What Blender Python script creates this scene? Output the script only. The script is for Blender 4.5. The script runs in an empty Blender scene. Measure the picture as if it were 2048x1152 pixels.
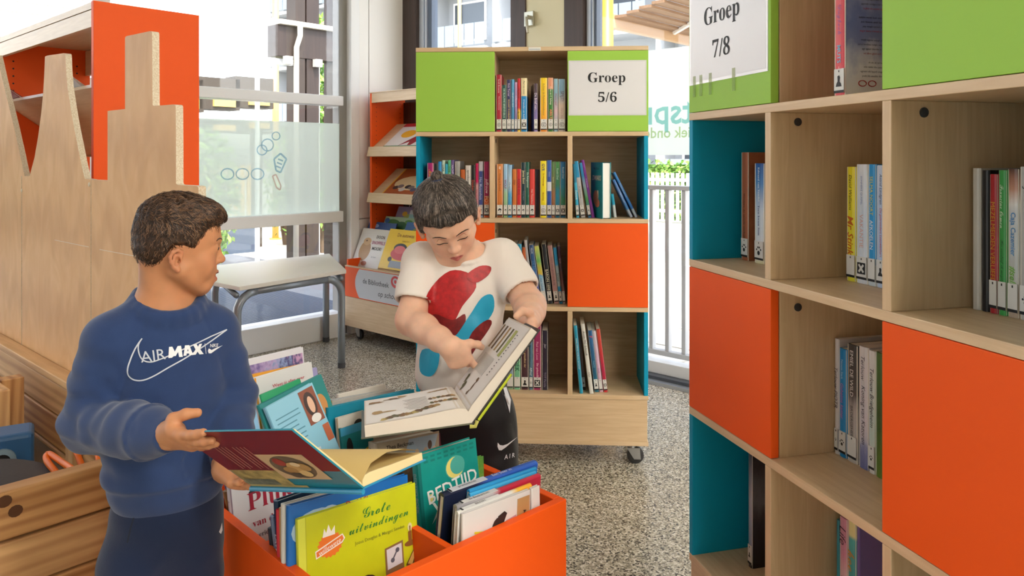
import bpy, bmesh, math, random
import numpy as np
from mathutils import Vector, Matrix, noise
from mathutils.bvhtree import BVHTree
R = random.Random(7)
SC = bpy.context.scene
COL = SC.collection
PI = math.pi
# ------------------------------------------------------------------ camera, sky, sun, exposure
F, HX, HY, EYE = 1520.0, 1024.0, 318.0, 1.2          # focal length (px of 2048), horizon point, eye height
cam = bpy.data.objects.new('camera', bpy.data.cameras.new('camera'))
COL.objects.link(cam)
cam.location = (0, 0, EYE); cam.rotation_euler = (PI/2, 0, 0)
cam.data.sensor_width = 36; cam.data.lens = 36*F/2048
cam.data.shift_y = (HY-576)/2048
cam.data.clip_start = .05; cam.data.clip_end = 400
SC.camera = cam
SC.view_settings.view_transform = 'Standard'; SC.view_settings.look = 'None'
SC.view_settings.gamma = 1; SC.view_settings.exposure = 0.3
SC.view_settings.use_curve_mapping = False
SC.cycles.use_denoising = True
SC.cycles.max_bounces = 7; SC.cycles.transparent_max_bounces = 16
SC.cycles.sample_clamp_indirect = 6
SUN_DIR = Vector((-.30, .62, -.95)).normalized()      # the way the sunlight travels
w = bpy.data.worlds.new('sky'); SC.world = w; w.use_nodes = True
nt = w.node_tree; bg = nt.nodes['Background']
sky = nt.nodes.new('ShaderNodeTexSky'); sky.sky_type = 'NISHITA'; sky.sun_disc = False
sky.sun_elevation = math.asin(-SUN_DIR.z); sky.sun_rotation = math.atan2(-SUN_DIR.x, -SUN_DIR.y); sky.air_density = 1.0; sky.dust_density = 2.5; sky.ozone_density = 1.0
hs_w = nt.nodes.new('ShaderNodeHueSaturation'); hs_w.inputs['Saturation'].default_value = .45      # thin bright cloud
nt.links.new(sky.outputs[0], hs_w.inputs['Color']); nt.links.new(hs_w.outputs[0], bg.inputs[0]); bg.inputs[1].default_value = .80
sun = bpy.data.objects.new('sun', bpy.data.lights.new('sun', 'SUN')); COL.objects.link(sun)
sun.data.energy = 6.0; sun.data.angle = .02; sun.data.color = (1, .96, .88)
sun.location = (0, -10, 12); sun.rotation_euler = SUN_DIR.to_track_quat('-Z', 'Y').to_euler()
LAMP = 30.0                                            # radiance of the added ceiling lamps' diffusers
# ------------------------------------------------------------------ pixels of the photograph -> points of the room
def P(px, py, d): return Vector(((px-HX)/F*d, d, EYE-(py-HY)/F*d))
def Pz(px, py, z):
    d = (EYE-z)*F/(py-HY); return P(px, py, d)
def ray(px, py): return Vector(((px-HX)/F, 1, -(py-HY)/F))
CAM = Vector((0, 0, EYE))
# ------------------------------------------------------------------ materials
def lin(h):
    if not isinstance(h, str): return tuple(h)+(1,) if len(h) == 3 else tuple(h)
    h = h.lstrip('#'); o = []
    for i in (0, 2, 4):
        c = int(h[i:i+2], 16)/255
        o.append(c/12.92 if c <= .04045 else ((c+.055)/1.055)**2.4)
    return tuple(o)+(1,)
MC = {}
def newmat(key):
    m = bpy.data.materials.new(key); m.use_nodes = True
    return m, m.node_tree, m.node_tree.nodes['Principled BSDF']
def mat(hexc, rough=.5, spec=.5, metal=0, bump=0, bscale=300, var=0, vscale=40, sheen=0, sss=0, coat=0):
    key = f'mat_{hexc}_{rough}_{spec}_{metal}_{bump}_{bscale}_{var}_{vscale}_{sheen}_{sss}_{coat}'
    if key in MC: return MC[key]
    m, t, b = newmat(key); c = lin(hexc)
    b.inputs['Base Color'].default_value = c; b.inputs['Roughness'].default_value = rough
    b.inputs['Specular IOR Level'].default_value = spec; b.inputs['Metallic'].default_value = metal
    if sheen: b.inputs['Sheen Weight'].default_value = sheen; b.inputs['Sheen Roughness'].default_value = .5
    if coat: b.inputs['Coat Weight'].default_value = coat; b.inputs['Coat Roughness'].default_value = .15
    if sss:
        b.inputs['Subsurface Weight'].default_value = sss; b.inputs['Subsurface Radius'].default_value = (.01, .004, .002)
        b.inputs['Subsurface Scale'].default_value = .6
    if bump or var:
        tc = t.nodes.new('ShaderNodeTexCoord')
    if bump:
        n = t.nodes.new('ShaderNodeTexNoise'); n.inputs['Scale'].default_value = bscale; n.inputs['Detail'].default_value = 3
        t.links.new(tc.outputs['Object'], n.inputs['Vector'])
        bu = t.nodes.new('ShaderNodeBump'); bu.inputs['Strength'].default_value = bump; bu.inputs['Distance'].default_value = .002
        t.links.new(n.outputs['Fac'], bu.inputs['Height']); t.links.new(bu.outputs['Normal'], b.inputs['Normal'])
    if var:
        n = t.nodes.new('ShaderNodeTexNoise'); n.inputs['Scale'].default_value = vscale; n.inputs['Detail'].default_value = 4
        t.links.new(tc.outputs['Object'], n.inputs['Vector'])
        r = t.nodes.new('ShaderNodeValToRGB'); e = r.color_ramp.elements
        e[0].position = .3; e[1].position = .7
        e[0].color = tuple(x*(1-var) for x in c[:3])+(1,); e[1].color = tuple(min(1, x*(1+var)) for x in c[:3])+(1,)
        t.links.new(n.outputs['Fac'], r.inputs[0]); t.links.new(r.outputs[0], b.inputs['Base Color'])
    MC[key] = m; return m
def wood(name, c1, c2, axis='x', rough=.42, fine=60, stretch=18, bump=.05, big=.0, detail=5, dist=.6):
    """grain that runs along the given local axis"""
    key = f'{name}_{axis}'
    if key in MC: return MC[key]
    m, t, b = newmat(key); N = t.nodes.new; L = t.links.new
    tc = N('ShaderNodeTexCoord'); mp = N('ShaderNodeMapping'); s = [fine]*3; s['xyz'.index(axis)] = fine/stretch
    mp.inputs['Scale'].default_value = s; L(tc.outputs['Object'], mp.inputs['Vector'])
    n = N('ShaderNodeTexNoise'); n.inputs['Scale'].default_value = 1; n.inputs['Detail'].default_value = detail
    n.inputs['Distortion'].default_value = dist; L(mp.outputs[0], n.inputs['Vector'])
    r = N('ShaderNodeValToRGB'); e = r.color_ramp.elements; e[0].position = .32; e[1].position = .68
    e[0].color = lin(c2); e[1].color = lin(c1); L(n.outputs['Fac'], r.inputs[0])
    out = r.outputs[0]
    if big:
        mp2 = N('ShaderNodeMapping'); s2 = [7]*3; s2['xyz'.index(axis)] = .8; mp2.inputs['Scale'].default_value = s2
        L(tc.outputs['Object'], mp2.inputs['Vector'])
        wv = N('ShaderNodeTexWave'); wv.wave_type = 'RINGS'; wv.inputs['Scale'].default_value = 1.6; wv.inputs['Distortion'].default_value = 5
        wv.inputs['Detail'].default_value = 2; wv.inputs['Detail Scale'].default_value = .8
        L(mp2.outputs[0], wv.inputs['Vector'])
        mx = N('ShaderNodeMix'); mx.data_type = 'RGBA'; mx.blend_type = 'MULTIPLY'; mx.inputs[0].default_value = big
        L(out, mx.inputs[6]); r2 = N('ShaderNodeValToRGB'); e2 = r2.color_ramp.elements; e2[0].color = lin('#b08a5c'); e2[1].color = (1, 1, 1, 1); e2[1].position = .75
        L(wv.outputs['Fac'], r2.inputs[0]); L(r2.outputs[0], mx.inputs[7]); out = mx.outputs[2]
    L(out, b.inputs['Base Color']); b.inputs['Roughness'].default_value = rough
    if bump:
        bu = N('ShaderNodeBump'); bu.inputs['Strength'].default_value = bump; bu.inputs['Distance'].default_value = .001
        L(n.outputs['Fac'], bu.inputs['Height']); L(bu.outputs['Normal'], b.inputs['Normal'])
    MC[key] = m; return m
def ramp(stops, axis='z', rough=.4, noisy=0, nscale=8, coords='Generated', linear=True):
    """printed colour bands along one axis of a cover; noisy breaks the bands up like a painted picture"""
    key = 'ramp_'+repr((stops, axis, rough, noisy, nscale, linear))
    if key in MC: return MC[key]
    m, t, b = newmat('printed_cover'); N = t.nodes.new; L = t.links.new
    tc = N('ShaderNodeTexCoord'); sp = N('ShaderNodeSeparateXYZ'); L(tc.outputs[coords], sp.inputs[0])
    v = sp.outputs['XYZ'.index(axis.upper())]
    if noisy:
        n = N('ShaderNodeTexNoise'); n.inputs['Scale'].default_value = nscale; n.inputs['Detail'].default_value = 4; L(tc.outputs['Generated'], n.inputs['Vector'])
        mt = N('ShaderNodeMath'); mt.operation = 'MULTIPLY_ADD'; L(n.outputs['Fac'], mt.inputs[0]); mt.inputs[1].default_value = noisy
        L(v, mt.inputs[2]); m2 = N('ShaderNodeMath'); m2.operation = 'SUBTRACT'; L(mt.outputs[0], m2.inputs[0]); m2.inputs[1].default_value = noisy*.5; v = m2.outputs[0]
    r = N('ShaderNodeValToRGB'); cr = r.color_ramp; cr.interpolation = 'LINEAR' if linear else 'CONSTANT'
    cr.elements[0].position = stops[0][0]; cr.elements[0].color = lin(stops[0][1])
    cr.elements[1].position = stops[-1][0]; cr.elements[1].color = lin(stops[-1][1])
    for p, c in stops[1:-1]:
        e = cr.elements.new(p); e.color = lin(c)
    L(v, r.inputs[0]); L(r.outputs[0], b.inputs['Base Color']); b.inputs['Roughness'].default_value = rough
    MC[key] = m; return m
def glass(key='window_glass', tint=(1, 1, 1), refl=.08, frost=0):
    if key in MC: return MC[key]
    m, t, b = newmat(key); N = t.nodes.new; L = t.links.new
    t.nodes.remove(b); out = t.nodes['Material Output']
    tr = N('ShaderNodeBsdfTransparent'); tr.inputs[0].default_value = tuple(tint)+(1,)
    gl = N('ShaderNodeBsdfGlossy'); gl.inputs['Roughness'].default_value = .02
    fr = N('ShaderNodeLayerWeight'); pw_ = N('ShaderNodeMath'); pw_.operation = 'POWER'; L(fr.outputs['Facing'], pw_.inputs[0]); pw_.inputs[1].default_value = 5
    ma = N('ShaderNodeMath'); ma.operation = 'MULTIPLY_ADD'; L(pw_.outputs[0], ma.inputs[0]); ma.inputs[1].default_value = .93; ma.inputs[2].default_value = .04
    mx = N('ShaderNodeMixShader'); L(ma.outputs[0], mx.inputs[0]); L(tr.outputs[0], mx.inputs[1]); L(gl.outputs[0], mx.inputs[2])
    L(mx.outputs[0], out.inputs[0]); MC[key] = m; return m
def frosted(key, col, amount):
    """milky film: part clear, part scattering"""
    if key in MC: return MC[key]
    m, t, b = newmat(key); N = t.nodes.new; L = t.links.new
    t.nodes.remove(b); out = t.nodes['Material Output']
    tr = N('ShaderNodeBsdfTransparent'); tr.inputs[0].default_value = lin(col)
    tl = N('ShaderNodeBsdfTranslucent'); tl.inputs[0].default_value = lin(col)
    df = N('ShaderNodeBsdfDiffuse'); df.inputs[0].default_value = lin(col)
    m1 = N('ShaderNodeMixShader'); m1.inputs[0].default_value = .35; L(tl.outputs[0], m1.inputs[1]); L(df.outputs[0], m1.inputs[2])
    m2 = N('ShaderNodeMixShader'); m2.inputs[0].default_value = amount; L(tr.outputs[0], m2.inputs[1]); L(m1.outputs[0], m2.inputs[2])
    L(m2.outputs[0], out.inputs[0]); MC[key] = m; return m
def emit(key, col, s):
    if key in MC: return MC[key]
    m, t, b = newmat(key); b.inputs['Base Color'].default_value = lin(col); b.inputs['Emission Color'].default_value = lin(col); b.inputs['Emission Strength'].default_value = s
    MC[key] = m; return m
# ------------------------------------------------------------------ mesh builder
class MB:
    def __init__(s): s.v = []; s.f = []; s.m = []; s.mats = []
    def mi(s, m):
        if m not in s.mats: s.mats.append(m)
        return s.mats.index(m)
    def add(s, vs, fs, m, M=None):
        o = len(s.v); k = s.mi(m)
        s.v += [tuple(M @ Vector(p)) if M else tuple(p) for p in vs]
        s.f += [tuple(i+o for i in f) for f in fs]; s.m += [k]*len(fs); return s
    def box(s, x0, x1, y0, y1, z0, z1, m, M=None):
        vs = [(x, y, z) for z in (z0, z1) for y in (y0, y1) for x in (x0, x1)]
        return s.add(vs, [(0, 2, 3, 1), (4, 5, 7, 6), (0, 1, 5, 4), (2, 6, 7, 3), (0, 4, 6, 2), (1, 3, 7, 5)], m, M)
    def prism(s, pts, h, m, M=None):
        """outline in local xy (counter-clockwise), from z=0 to z=h"""
        n = len(pts); vs = [(p[0], p[1], 0) for p in pts]+[(p[0], p[1], h) for p in pts]
        return s.add(vs, [tuple(range(n-1, -1, -1)), tuple(range(n, 2*n))]+[(i, (i+1) % n, n+(i+1) % n, n+i) for i in range(n)], m, M)
    def tube(s, pts, r, m, n=8, M=None, cap=True):
        pts = [Vector(p) for p in pts]; k = len(pts); rr = r if isinstance(r, (list, tuple)) else [r]*k
        vs = []; fs = []; up = None
        for i, p in enumerate(pts):
            t = (pts[min(i+1, k-1)]-pts[max(i-1, 0)]).normalized()
            if up is None: up = t.orthogonal().normalized()
            up = (up-t*up.dot(t)); up = up.normalized() if up.length > 1e-6 else t.orthogonal().normalized(); b = t.cross(up)
            vs += [p+(up*math.cos(2*PI*j/n)+b*math.sin(2*PI*j/n))*rr[i] for j in range(n)]
        for i in range(k-1):
            for j in range(n):
                a = i*n+j; c = i*n+(j+1) % n; fs.append((a, c, c+n, a+n))
        if cap: fs += [tuple(range(n-1, -1, -1)), tuple(range((k-1)*n, k*n))]
        return s.add(vs, fs, m, M)
    def lathe(s, prof, m, n=16, M=None):
        """profile (r, z) turned about z"""
        vs = []; fs = []; k = len(prof)
        for r, z in prof: vs += [(r*math.cos(2*PI*j/n), r*math.sin(2*PI*j/n), z) for j in range(n)]
        for i in range(k-1):
            for j in range(n): fs.append((i*n+j, i*n+(j+1) % n, (i+1)*n+(j+1) % n, (i+1)*n+j))
        fs += [tuple(range(n-1, -1, -1)), tuple(range((k-1)*n, k*n))]
        return s.add(vs, fs, m, M)
    def build(s, name, parent=None, smooth=False, bevel=0, seg=2):
        me = bpy.data.meshes.new(name); me.from_pydata(s.v, [], s.f)
        for m in s.mats: me.materials.append(m)
        if len(s.mats) > 1: me.polygons.foreach_set('material_index', s.m)
        if smooth: me.polygons.foreach_set('use_smooth', [True]*len(s.f))
        me.update()
        o = bpy.data.objects.new(name, me); COL.objects.link(o)
        if parent: o.parent = parent
        if bevel:
            b = o.modifiers.new('bevel', 'BEVEL'); b.width = bevel; b.segments = seg; b.limit_method = 'ANGLE'; b.angle_limit = .6
        return o
def bx(name, parent, x0, x1, y0, y1, z0, z1, m, bevel=0): return MB().box(x0, x1, y0, y1, z0, z1, m).build(name, parent, bevel=bevel)
def thing(name, label, cat, M=None, group=None):
    o = bpy.data.objects.new(name, None); COL.objects.link(o); o.empty_display_size = .05
    if M is not None: o.matrix_world = M
    tag(o, label, cat, group); return o
def tag(o, label, cat, group=None):
    o['label'] = label; o['category'] = cat
    if group: o['group'] = group
    return o
def struct(o): o['kind'] = 'structure'; return o
def sempty(name, M):
    o = bpy.data.objects.new(name, None); COL.objects.link(o); o.matrix_world = M; o['kind'] = 'structure'; return o
def frame(origin, ang): return Matrix.Translation(Vector(origin)) @ Matrix.Rotation(ang, 4, 'Z')
def cols(o, x, y, z):
    M = Matrix.Identity(4)
    for i in range(3): M[i][0], M[i][1], M[i][2], M[i][3] = x[i], y[i], z[i], o[i]
    return M
# ------------------------------------------------------------------ lettering (queued, made in one go at the end)
TQ = []
ST = {'s': (0x1D400, 0x1D7CE), 'c': (0x1D4D0, None)}          # s serif, c script; n plain, b heavy, k heavy slanted, i slanted, j slanted serif
def styled(s, st):
    st = 's' if st == 'j' else st
    if not ST.get(st): return s
    b, dg = ST[st]; o = ''
    for ch in s:
        if 'A' <= ch <= 'Z': o += chr(b+ord(ch)-65)
        elif 'a' <= ch <= 'z': o += chr(b+26+ord(ch)-97)
        elif ch.isdigit() and dg: o += chr(dg+ord(ch)-48)
        else: o += ch
    return o
def T(text, parent, pos, right, up, fw, fh, m, st='', part='lettering', post=None, mirror=False):
    """text centred on pos in the parent's frame, scaled to fit fw x fh (fh: cap height box)"""
    TQ.append(((styled(text, st), st), parent, Vector(pos), Vector(right).normalized(), Vector(up).normalized(), fw, fh, m, part, post, mirror))
def flush_text():
    keys = list(dict.fromkeys(q[0] for q in TQ)); tmp = {}
    for k in keys:
        c = bpy.data.curves.new('t', 'FONT'); c.body = k[0]; c.size = 1; c.offset = .013 if k[1] in ('b', 'k') else .008 if k[1] == 'h' else .004 if k[1] == 'n' else 0; c.shear = .25 if k[1] in ('i', 'k', 'j') else 0; c.resolution_u = 2; c.fill_mode = 'FRONT'
        o = bpy.data.objects.new('t', c); COL.objects.link(o); tmp[k] = o
    dg = bpy.context.evaluated_depsgraph_get(); geo = {}
    for k, o in tmp.items():
        me = o.evaluated_get(dg).to_mesh()
        vs = [v.co.copy() for v in me.vertices]; fs = [tuple(p.vertices) for p in me.polygons]
        geo[k] = (vs, fs); o.evaluated_get(dg).to_mesh_clear()
    for o in tmp.values():
        c = o.data; bpy.data.objects.remove(o); bpy.data.curves.remove(c)
    acc = {}
    for text, par, pos, rt, up, fw, fh, m, part, post, mirror in TQ:
        vs, fs = geo[text]
        if not vs: continue
        x0 = min(v.x for v in vs); x1 = max(v.x for v in vs); y0 = min(v.y for v in vs); y1 = max(v.y for v in vs)
        s = min(fw/max(x1-x0, 1e-6), fh/max(y1-y0, 1e-6)); nrm = rt.cross(up)
        cx, cy = (x0+x1)/2, (y0+y1)/2; sg = -1 if mirror else 1
        pts = [pos+rt*((v.x-cx)*s*sg)+up*((v.y-cy)*s) for v in vs]
        if mirror: fs = [f[::-1] for f in fs]
        k = (par.name if par else '', part)
        if k not in acc: acc[k] = (MB(), par)
        if post: pts, fs = post(pts, fs)
        acc[k][0].add(pts, fs, m)
    for (pn, part), (b, par) in acc.items(): b.build(part, par)
INK = mat('#16161a', .6); WHITE = mat('#f2f0ec', .5)
# ------------------------------------------------------------------ room shell
a2 = Vector((.6765, .7364, 0)); b2 = Vector((.7364, -.6765, 0)); K = Vector((-.795, 5.594, 0))
MA = frame(K, math.atan2(-a2.y, -a2.x)); MBm = frame(K, math.atan2(b2.y, b2.x))   # wall frames: x along the wall, z up
def onwall(M, px, py=None, y=0.0):
    """ray of pixel column px with the plane local y = const of frame M -> (local x, depth)"""
    I = M.inverted(); o = I @ CAM; d = I.to_3x3() @ ray(px, py if py is not None else HY)
    t = (y-o.y)/d.y; q = o+d*t; return q.x, t, q.z
def floor_mat():
    m, t, b = newmat('granulate_floor'); N = t.nodes.new; L = t.links.new
    tc = N('ShaderNodeTexCoord')
    v = N('ShaderNodeTexVoronoi'); v.inputs['Scale'].default_value = 190; L(tc.outputs['Object'], v.inputs['Vector'])
    r = N('ShaderNodeValToRGB'); cr = r.color_ramp; cr.interpolation = 'CONSTANT'
    st = [(0, '#3e3b35'), (.13, '#8f897a'), (.3, '#b5ae9b'), (.52, '#979080'), (.68, '#d8d3c6'), (.82, '#6c675b'), (.9, '#c6bfae')]
    cr.elements[0].color = lin(st[0][1]); cr.elements[1].position = st[1][0]; cr.elements[1].color = lin(st[1][1])
    for p, c in st[2:]: e = cr.elements.new(p); e.color = lin(c)
    sp = N('ShaderNodeSeparateColor'); L(v.outputs['Color'], sp.inputs[0]); L(sp.outputs[0], r.inputs[0])
    L(r.outputs[0], b.inputs['Base Color']); b.inputs['Roughness'].default_value = .24; b.inputs['Specular IOR Level'].default_value = .5
    return m
LA, LB = 9.0, 9.0
FL = floor_mat()
M_A, M_B = MA, MBm
c00 = K; c10 = K+b2*LB; c11 = K+b2*LB-a2*LA; c01 = K-a2*LA
def slab(name, z0, z1, m, grow=0):
    pts = [c00-b2*grow+a2*grow, c01-b2*grow-a2*grow, c11+b2*grow-a2*grow, c10+b2*grow+a2*grow]
    return struct(MB().prism([(p.x, p.y) for p in pts], z1-z0, m, Matrix.Translation((0, 0, z0))).build(name))
slab('floor', -.12, 0, FL)
WALLW = mat('#e9e7e1', .7, bump=.05, bscale=120)
slab('ceiling', 2.9, 3.05, mat('#eceae4', .8), .3)
# the walls behind the viewer close the room
struct(bx('wall_back', None, 0, LB, 0, .15, 0, 2.9, WALLW)).matrix_world = frame(c01, math.atan2(b2.y, b2.x)) @ Matrix.Translation((0, -.15, 0))
struct(bx('wall_right', None, 0, LA, 0, .15, 0, 2.9, WALLW)).matrix_world = frame(c10, math.atan2(-a2.y, -a2.x))
# ceiling lamps added out of view, placed for the room's brightness: flat panels in white frames
lw = mat('#f4f4f2', .4); LE = emit('lamp_diffuser', '#fffaf0', LAMP)
for p, wh in ((Vector((1.6, -.6, 0)), 'just behind the viewer'), (Vector((1.6, -2.8, 0)), 'deep behind the viewer'), (Vector((3.3, .7, 0)), 'behind the near bookcase'), (Vector((3.4, -1.6, 0)), 'in the far rear corner of the room')):
    t = thing('added_ceiling_light', 'added flat white lamp panel in the ceiling '+wh, 'lamp', frame((p.x, p.y, 2.9), math.atan2(b2.y, b2.x)), 'added ceiling lamps')
    fr = MB()
    for x0, x1, y0, y1 in ((-.62, .62, -.32, -.3), (-.62, .62, .3, .32), (-.62, -.6, -.3, .3), (.6, .62, -.3, .3)): fr.box(x0, x1, y0, y1, -.05, 0, lw)
    fr.build('lamp_frame', t); bx('diffuser', t, -.6, .6, -.3, .3, -.045, -.03, LE)
# ---- wall A: the glazed wall to the entrance (frame x runs from the corner towards the viewer, +y into the room)
WF = mat('#eef0f0', .35); GREY = mat('#8d8a84', .5)
def A(px, py=None, y=0.0): return onwall(M_A, px, py, y)
sA = lambda px: A(px)[0]
wA = struct(MB().box(0, sA(714), -.14, 0, 0, 2.9, mat('#f3f1ec', .45)).build('wall_left')); wA.matrix_world = M_A
x1 = sA(714)
pan = MB()
pm = mat('#f3f2ee', .4)
zj = A(720, 437)[2]
for x0, xx in ((sA(807)+.01, sA(735)), (sA(735)+.006, x1-.002)):
    for z0, z1 in ((.06, zj-.003), (zj+.003, 2.88)):
        o = struct(bx('trim_1', None, x0, xx, 0, .02, z0, z1, pm, .002)); o.matrix_world = M_A
win = sempty('window_1', M_A)
xr = x1; xl = 6.2
zU0, zU1 = A(696, 213)[2], A(696, 194)[2]; zL0, zL1 = A(696, 442)[2], A(696, 421)[2]
zS0, zS1 = 0.0, .16
bx('window_post', win, x1, sA(697), -.10, .03, 0, 2.9, WF, .004)
bx('window_post', win, sA(697), sA(682), -.10, -.02, 0, 2.9, GREY, .003)
posts = [x1+1.62, x1+3.3, x1+4.9]
for q in posts: bx('window_post', win, q, q+.09, -.10, .03, 0, 2.9, WF, .004)
x0g = sA(682)
bx('window_rail', win, x0g, xl, -.09, .03, zU0, zU1, WF, .004)
bx('window_rail', win, x0g, xl, -.09, .03, zL0, zL1, WF, .004)
bx('window_sill', win, x0g, xl, -.10, .05, 0, zS1, WF, .004)
bx('window_rail', win, x0g, xl, -.09, .03, 2.62, 2.9, WF, .004)
G = glass()
edges = [x0g]+[v for q in posts for v in (q, q+.09)]+[xl]
for i in range(0, len(edges), 2):
    for z0, z1 in ((zS1, zL0), (zL1, zU0), (zU1, 2.62)):
        bx('pane', win, edges[i], edges[i+1], -.03, -.024, z0, z1, G)
FROST = frosted('frosted_film', '#e3e8e2', .62)
zf = A(676, 247)[2]
for i in range(0, len(edges), 2): bx('frosted_film', win, edges[i], edges[i+1], -.022, -.0205, zL1, zf, FROST)
# faint pictures printed on the film: a notepad, a pencil and rounded doodles
ic = MB(); icb = frosted('film_ink_blue', '#b9d2e2', .55); icp = frosted('film_ink_pink', '#e6ccc6', .55)
def Af(px, py): q = A(px, py, -.019); return Vector((q[0], -.019, q[2]))
def strip(pts, wd, m):
    for p, q in zip(pts, pts[1:]):
        p, q = Vector(p), Vector(q); d = (q-p); n = Vector((-d.z, 0, d.x)).normalized()*wd/2
        ic.add([p-n, q-n, q+n, p+n], [(0, 1, 2, 3)], m)
def loop(pp, wd, m): v = [Af(*p) for p in pp]; strip(v+[v[0]], wd, m)
loop([(548, 318), (561, 307), (573, 318), (561, 345), (552, 341)], .012, icb)
strip([Af(556, 318), Af(566, 322)], .01, icb); strip([Af(554, 325), Af(564, 329)], .01, icb); strip([Af(552, 332), Af(562, 336)], .01, icb)
loop([(545, 352), (552, 349), (562, 372), (560, 380), (553, 375)], .01, icp)
for cx, cy, r in ((541, 268), (551, 272)) and ((535, 290, 12), (552, 272, 8), (524, 300, 10)):
    loop([(cx+r*math.cos(k*.52), cy+r*math.sin(k*.52)) for k in range(12)], .008, icb)
for cx in (455, 485, 515): loop([(cx+13*math.cos(k*.52), 348+11*math.sin(k*.52)) for k in range(12)], .008, icb)
ic.build('film_picture', win)
# ---- wall B: brown window frames, cream column, glazed balcony door (frame x from the corner to the right, +y outward)
def B(px, py=None, y=0.0): return onwall(M_B, px, py, y)
sB = lambda px: B(px)[0]
BR = wood('brown_paint', '#4a3a35', '#3d302c', 'z', .45, 40, 20); CREAM = mat('#e2dcb9', .55); ALU = mat('#c9d3e2', .3, metal=.2)
xb = [sB(p) for p in (808, 838, 862, 1027, 1057, 1134, 1172, 1180, 1196)]
wB = sempty('window_2', M_B)
def wb(n, p0, p1, y0, y1, z0, z1, m): return bx(n, wB, p0, p1, y0, y1, z0, z1, m, .003)
wb('window_frame', 0, xb[1], -.03, .10, 0, 2.9, BR)
wb('window_frame', xb[3], xb[4], -.03, .10, 0, 2.9, BR)
struct(bx('wall_column', None, xb[4], xb[5], -.02, .16, 0, 2.9, CREAM)).matrix_world = M_B
wb('window_frame', xb[5], xb[6], -.03, .10, 0, 2.9, BR)
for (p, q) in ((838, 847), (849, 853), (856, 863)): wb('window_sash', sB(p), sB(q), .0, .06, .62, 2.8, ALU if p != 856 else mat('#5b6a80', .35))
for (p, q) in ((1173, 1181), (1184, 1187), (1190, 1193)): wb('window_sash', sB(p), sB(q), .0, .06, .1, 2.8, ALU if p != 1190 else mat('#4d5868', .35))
wb('window_frame', xb[1], xb[3], -.03, .10, 0, .62, BR); wb('window_frame', xb[1], xb[3], -.02, .10, 2.8, 2.9, BR)
wb('pane', xb[1], xb[3], .03, .036, .62, 2.8, G)
# window handle on the brown stile
hd = MB(); hx, _, hz = B(1062, 36, -.03); al = mat('#b9b6a6', .3, metal=.8)
hd.box(hx-.045, hx+.03, -.045, -.03, hz-.05, hz+.04, al); hd.box(hx-.01, hx+.01, -.075, -.045, hz-.01, hz+.012, al)
hd.tube([(hx, -.075, hz), (hx+.008, -.078, hz-.05), (hx+.016, -.078, hz-.10)], [.011, .010, .008], al, 8)
hd.build('window_handle', wB, bevel=.002)
# balcony door
dr = sempty('door_1', M_B); xe = sB(1640)
DF = mat('#dfe3e6', .3, metal=.3)
for nm, z0, z1, y0, y1, m in (('door_sill', 0, .035, -.06, .16, mat('#3c4048', .4)), ('door_rail', .035, .10, -.01, .07, DF), ('door_rail', 2.5, 2.6, -.01, .07, DF)):
    bx(nm, dr, xb[8], xe, y0, y1, z0, z1, m, .003)
bx('door_track', dr, xb[8], xe, -.10, -.06, 0, .018, mat('#aeb4bb', .3, metal=.7))
bx('pane', dr, xb[8], xe, .028, .034, .10, 2.5, G)
bx('wall_head', dr, xb[8], xe, -.03, .12, 2.6, 2.9, BR)
bx('door_post', dr, xe, xe+.12, -.03, .12, 0, 2.9, BR)
ztop = B(1338, 95)[2]; zbot = B(1338, 310)[2]
FROSTB = frosted('frosted_film_door', '#eef3f0', .78)
bx('frosted_film', dr, xb[8], xe, .024, .0255, zbot, ztop, FROSTB)
for txt, px, py, hh, wd, c in (('tspr', 1333, 235, 60, .34, '#a8dcd8'), ('iek onde', 1333, 265, 22, .36, '#c9dfae')):
    q = B(px, py, .02); T(txt, dr, (q[0], .022, q[2]), (1, 0, 0), (0, 0, 1), wd, hh/F*q[1], frosted('film_ink_'+c, c, .55), 'b', 'film_lettering', mirror=True)
struct(bx('wall_right_end', None, xe+.12, LB, -.0, .15, 0, 2.9, WALLW)).matrix_world = M_B
# ------------------------------------------------------------------ outside: paving, entrance, terrace, houses
PAVE = mat('#b9b5ab', .8, var=.12, vscale=3)
gnd = struct(MB().box(-60, 60, -30, 90, -.4, -.03, PAVE).build('ground'))
def tile_rows(name, M, nx, ny, sx, sy, z, m, gap=.012):
    r = sempty(name, M)
    for i in range(nx):
        for j in range(ny): bx('tile', r, i*sx+gap, (i+1)*sx-gap, j*sy+gap, (j+1)*sy-gap, 0, z+.004*R.random(), m)
tile_rows('floor_terrace', M_B @ Matrix.Translation((xb[8]-.2, .22, -.03)), 5, 8, .5, .5, .02, mat('#d2cec4', .8, var=.08, vscale=6))
# entrance lobby: ribbed mat beyond the glass
mt_ = thing('door_mat', 'dark grey ribbed entrance mat on the lobby floor behind the glass wall', 'mat', M_A @ Matrix.Translation((-.15, -2.44, -.0278)))
bx('mat_base', mt_, 0, 4.6, 0, 2.32, 0, .012, mat('#2c3440', .8))
rb = MB(); rm = mat('#4d5666', .6)
for i in range(77): rb.box(0, 4.6, i*.03+.004, i*.03+.02, .012, .024, rm)
o = rb.build('ribs', mt_); o['kind'] = 'stuff'
lf = struct(bx('floor_lobby', None, -1.2, 6, -5.2, -.14, -.029, -.028, mat('#6f7379', .6, var=.1, vscale=4))); lf.matrix_world = M_A
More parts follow.
